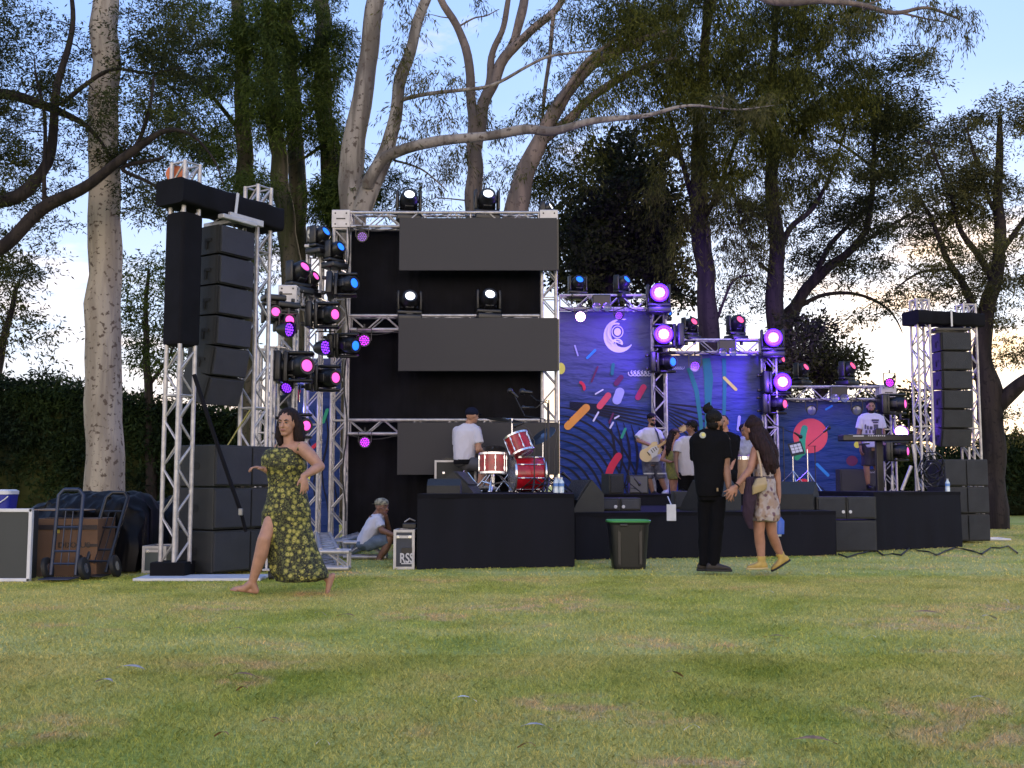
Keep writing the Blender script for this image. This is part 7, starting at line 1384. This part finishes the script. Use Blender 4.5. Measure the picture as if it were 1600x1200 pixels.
m = Sh(); [m.path([P(1068 + 14 * i, 738, Y), P(1067 + 15 * i, 772, Y + .03)], [.10, .085], 18) for i in (0, 1)]; put(remesh(m, .010, 3, .007), 'trousers', M_BPANT, t); [shoe(t, P(1067 + 15 * i, 767, Y + .0), (-.4, -.9, 0), M_BLACK, 1, drop=.045) for i in (0, 1)]
# ---- 9. second man in black holding a white cap
Y = 18.4
t = person('man in black t-shirt holding a white edged cap, half hidden by the bearded man', P(1138, 778, Y)); b = Sh(); hc = P(1131, 660, Y); fd = (-.5, -.85, 0); head(b, hc, fd, (0, 0, 1), 1.0); b.limb([P(1132, 668, Y), P(1134, 678, Y)], [.056, .062]); rs = P(1150, 686, Y); re = P(1148, 712, Y - .05); rw = P(1142, 733, Y - .16); b.limb([rs, re, rw], [.055, .045, .028]); hand(b, rw, (-.1, -.2, -1), (-.7, 0, 0), 1, .9, 1)
ls = P(1118, 686, Y); b.limb([ls, P(1117, 712, Y), P(1122, 735, Y - .1)], [.055, .045, .028]); hand(b, P(1122, 735, Y - .1), (0, 0, -1), (.7, 0, 0), 1, .5, 1); b.loft(sil([(680, 1116, 1152, .08), (735, 1120, 1148, .1)], Y), 16)
[b.limb([P(1127 + 15 * i, 760, Y), P(1127 + 15 * i, 772, Y), P(1127 + 15 * i, 789, Y)], [.06, .05, .034]) for i in (0, 1)]; [foot(b, P(1127 + 15 * i, 787, Y), (-.3, -.9, 0), 1, drop=.06) for i in (0, 1)]; body = put(remesh(b, .009, 3), 'body', S3, t); face_parts(t, body, hc, fd)
hairball(t, hc, [('e', hc + V(0, .03, .045), (.085, .10, .08))], H_BK); cloth('tshirt', [(675, 1124, 1142, .08), (680, 1114, 1151, .12), (690, 1112, 1156, .14), (712, 1115, 1153, .14), (738, 1117, 1152, .15), (742, 1118, 1151, .15)], Y, M_BTEE, t, [(rs, rs.lerp(re, .65), .075, .075), (ls, ls + V(0, 0, -.2), .07, .07)], 0, .12, .010, .01)
m = Sh(); [m.path([P(1127 + 15 * i, 738, Y), P(1127 + 15 * i, 766, Y)], [.11, .095], 18) for i in (0, 1)]; put(remesh(m, .010, 3, .007), 'shorts', M_BPANT, t)
c = P(1144, 742, Y - .22); ht = thing('held_cap', 'black and white cap held low by the man in the black t-shirt', 'cap', c); m = Sh(); m.ell(c, (.085, .05, .09)); put(remesh(m, .009, 1), 'crown', M_BTEE, ht); m = Sh(); m.ell(c + V(-.075, -.01, .035), (.04, .025, .06)); put(remesh(m, .008, 1), 'brim', M_WHITE, ht)
# ---- 10. percussionist in grey
Y = 20.4
t = person('percussionist in grey t-shirt and dark hat behind the pale conga drum', P(1163, 768, Y)); b = Sh(); hc = P(1163, 673, Y); fd = (-.3, -.9, -.3); head(b, hc, fd, (0, 0, 1), .95); b.limb([P(1164, 680, Y), P(1165, 688, Y)], [.054, .06]); [b.limb([P(1165 + q * 12, 692, Y), P(1165 + q * 15, 710, Y - .1), P(1162 + q * 6, 713, Y - .4)], [.05, .042, .027]) for q in (-1, 1)]; [hand(b, P(1162 + q * 6, 713, Y - .4), (-.1 * q, -.9, 0), (0, 0, -1), .95, .4, q) for q in (-1, 1)]
[b.limb([P(1165 + q * 6, 730, Y), P(1165 + q * 7, 750, Y), P(1165 + q * 7, 768, Y)], [.08, .06, .036]) for q in (-1, 1)]; b.loft(sil([(686, 1153, 1177, .08), (728, 1156, 1174, .1)], Y), 16); body = put(remesh(b, .010, 3), 'body', S4, t); face_parts(t, body, hc, fd)
m = Sh(); m.ell(hc + V(0, .02, .05), (.10, .105, .085)); put(remesh(m, .009, 1, .008), 'hat', H_BK, t); cloth('tshirt', [(682, 1158, 1171, .07), (687, 1152, 1178, .11), (700, 1153, 1177, .12), (732, 1154, 1176, .12)], Y, mat('grey_tee', (.24, .26, .36), .8, var=.3, scale=9), t, [(P(1153, 692, Y), P(1151, 703, Y - .05), .07, .07), (P(1177, 692, Y), P(1179, 703, Y - .05), .07, .07)], 0, .12, .011, .009)
m = Sh(); [m.path([P(1159 + 12 * i, 728, Y), P(1159 + 12 * i, 752, Y)], [.10, .09], 16) for i in (0, 1)]; put(remesh(m, .011, 3), 'shorts', M_BPANT, t); [shoe(t, P(1159 + 12 * i, 766, Y), (-.2, -.95, 0), M_BLACK, .95, drop=.05) for i in (0, 1)]
# ---- 11. keyboard player
Y = 20.6
t = person('bearded keyboard player in printed white t-shirt and dark shorts', P(1362, 768, Y)); b = Sh(); hc = P(1360.5, 636, Y); fd = (-.18, -.97, -.02); head(b, hc, fd, (0, 0, 1), 1.02); b.limb([P(1361, 645, Y), P(1361, 652, Y)], [.056, .062]); ls = P(1346, 655, Y); le = P(1342, 678, Y + .02); lw = P(1344.5, 700, Y - .05); b.limb([ls, le, lw], [.053, .043, .027]); hand(b, lw, (.1, -.1, -1), (.8, .2, 0), 1, .5, -1)
rs = P(1376, 655, Y); re = P(1380, 677, Y); rw = P(1378, 692, Y - .35); b.limb([rs, re, rw], [.053, .043, .027]); hand(b, rw, (-.1, -.9, -.1), (0, 0, -1), 1, .5, 1)
for q, (k_, a_) in enumerate(((P(1354, 732, Y - .02), P(1356.5, 761, Y)), (P(1370, 732, Y + .03), P(1371, 761, Y + .06)))): b.limb([P(1355 + 13 * q, 712, Y), k_, k_.lerp(a_, .4), a_], [.085, .057, .056, .034])
b.loft(sil([(652, 1347, 1375, .08), (705, 1351, 1374, .1)], Y), 16); body = put(remesh(b, .009, 3), 'body', S2, t); face_parts(t, body, hc, fd, (0, 0, 1), 1.02); f, u, s = basis(fd)
hairball(t, hc, [('e', hc + u * .055 - f * .025, (.088, .10, .080), mat3(s, f, u)), ('e', hc - f * .05, (.082, .055, .08), mat3(s, f, u))], H_BK); m = Sh(); m.ell(hc + f * .048 - u * .085, (.060, .052, .045), mat3(s, f, u)); m.limb([hc + s * .07 - u * .02 + f * .01, hc + s * .055 - u * .075 + f * .03], [.013, .02]); m.limb([hc - s * .07 - u * .02 + f * .01, hc - s * .055 - u * .075 + f * .03], [.013, .02]); put(remesh(m, .008, 2, .006, (30, 30, 20)), 'beard', H_BK, t)
tee = cloth('tshirt', [(645.5, 1352, 1368, .06), (648, 1345, 1376, .10), (656, 1343.5, 1378, .125), (670, 1346, 1377, .13), (690, 1348, 1377, .135), (697, 1348, 1377.5, .14), (699.5, 1349, 1377, .14)], Y, M_TEE, t, [(ls, ls.lerp(le, .65) + V(-.01, 0, 0), .073, .078), (rs, rs.lerp(re, .65) + V(.01, 0, 0), .073, .078)], 0, .12, .010, .007)
m = MB(); yy = Y - .165
for a, b_, c, d in ((1363, 655, 1374, 658), (1365, 659, 1373, 661), (1352, 663, 1354, 670), (1356, 665, 1358, 671), (1360, 666, 1364, 671), (1366, 663, 1373, 671), (1353, 672, 1356, 677), (1359, 672, 1361, 677), (1364, 672, 1368, 677)):
    p0 = P(a, b_, yy); p1 = P(c, d, yy); m.box(((p0.x + p1.x) / 2, yy + .03 + .004 * (b_ < 662), (p0.z + p1.z) / 2), (p1.x - p0.x, .02, p0.z - p1.z))
m.build('chest_print', mat('print_grey', (.06, .06, .08), .8), tee)
m = Sh(); [m.path([P(1355 + 13 * i, 696, Y), P(1354.5 + 15 * i, 728, Y)], [.11, .10], 18) for i in (0, 1)]; put(remesh(m, .010, 3, .006), 'shorts', mat('dark_shorts', (.02, .016, .025), .8), t); [shoe(t, P(1356.5 + 14 * i, 759, Y + .04 * i), (.1 - .2 * i, -.98, 0), M_BLACK, 1, drop=.06) for i in (0, 1)]
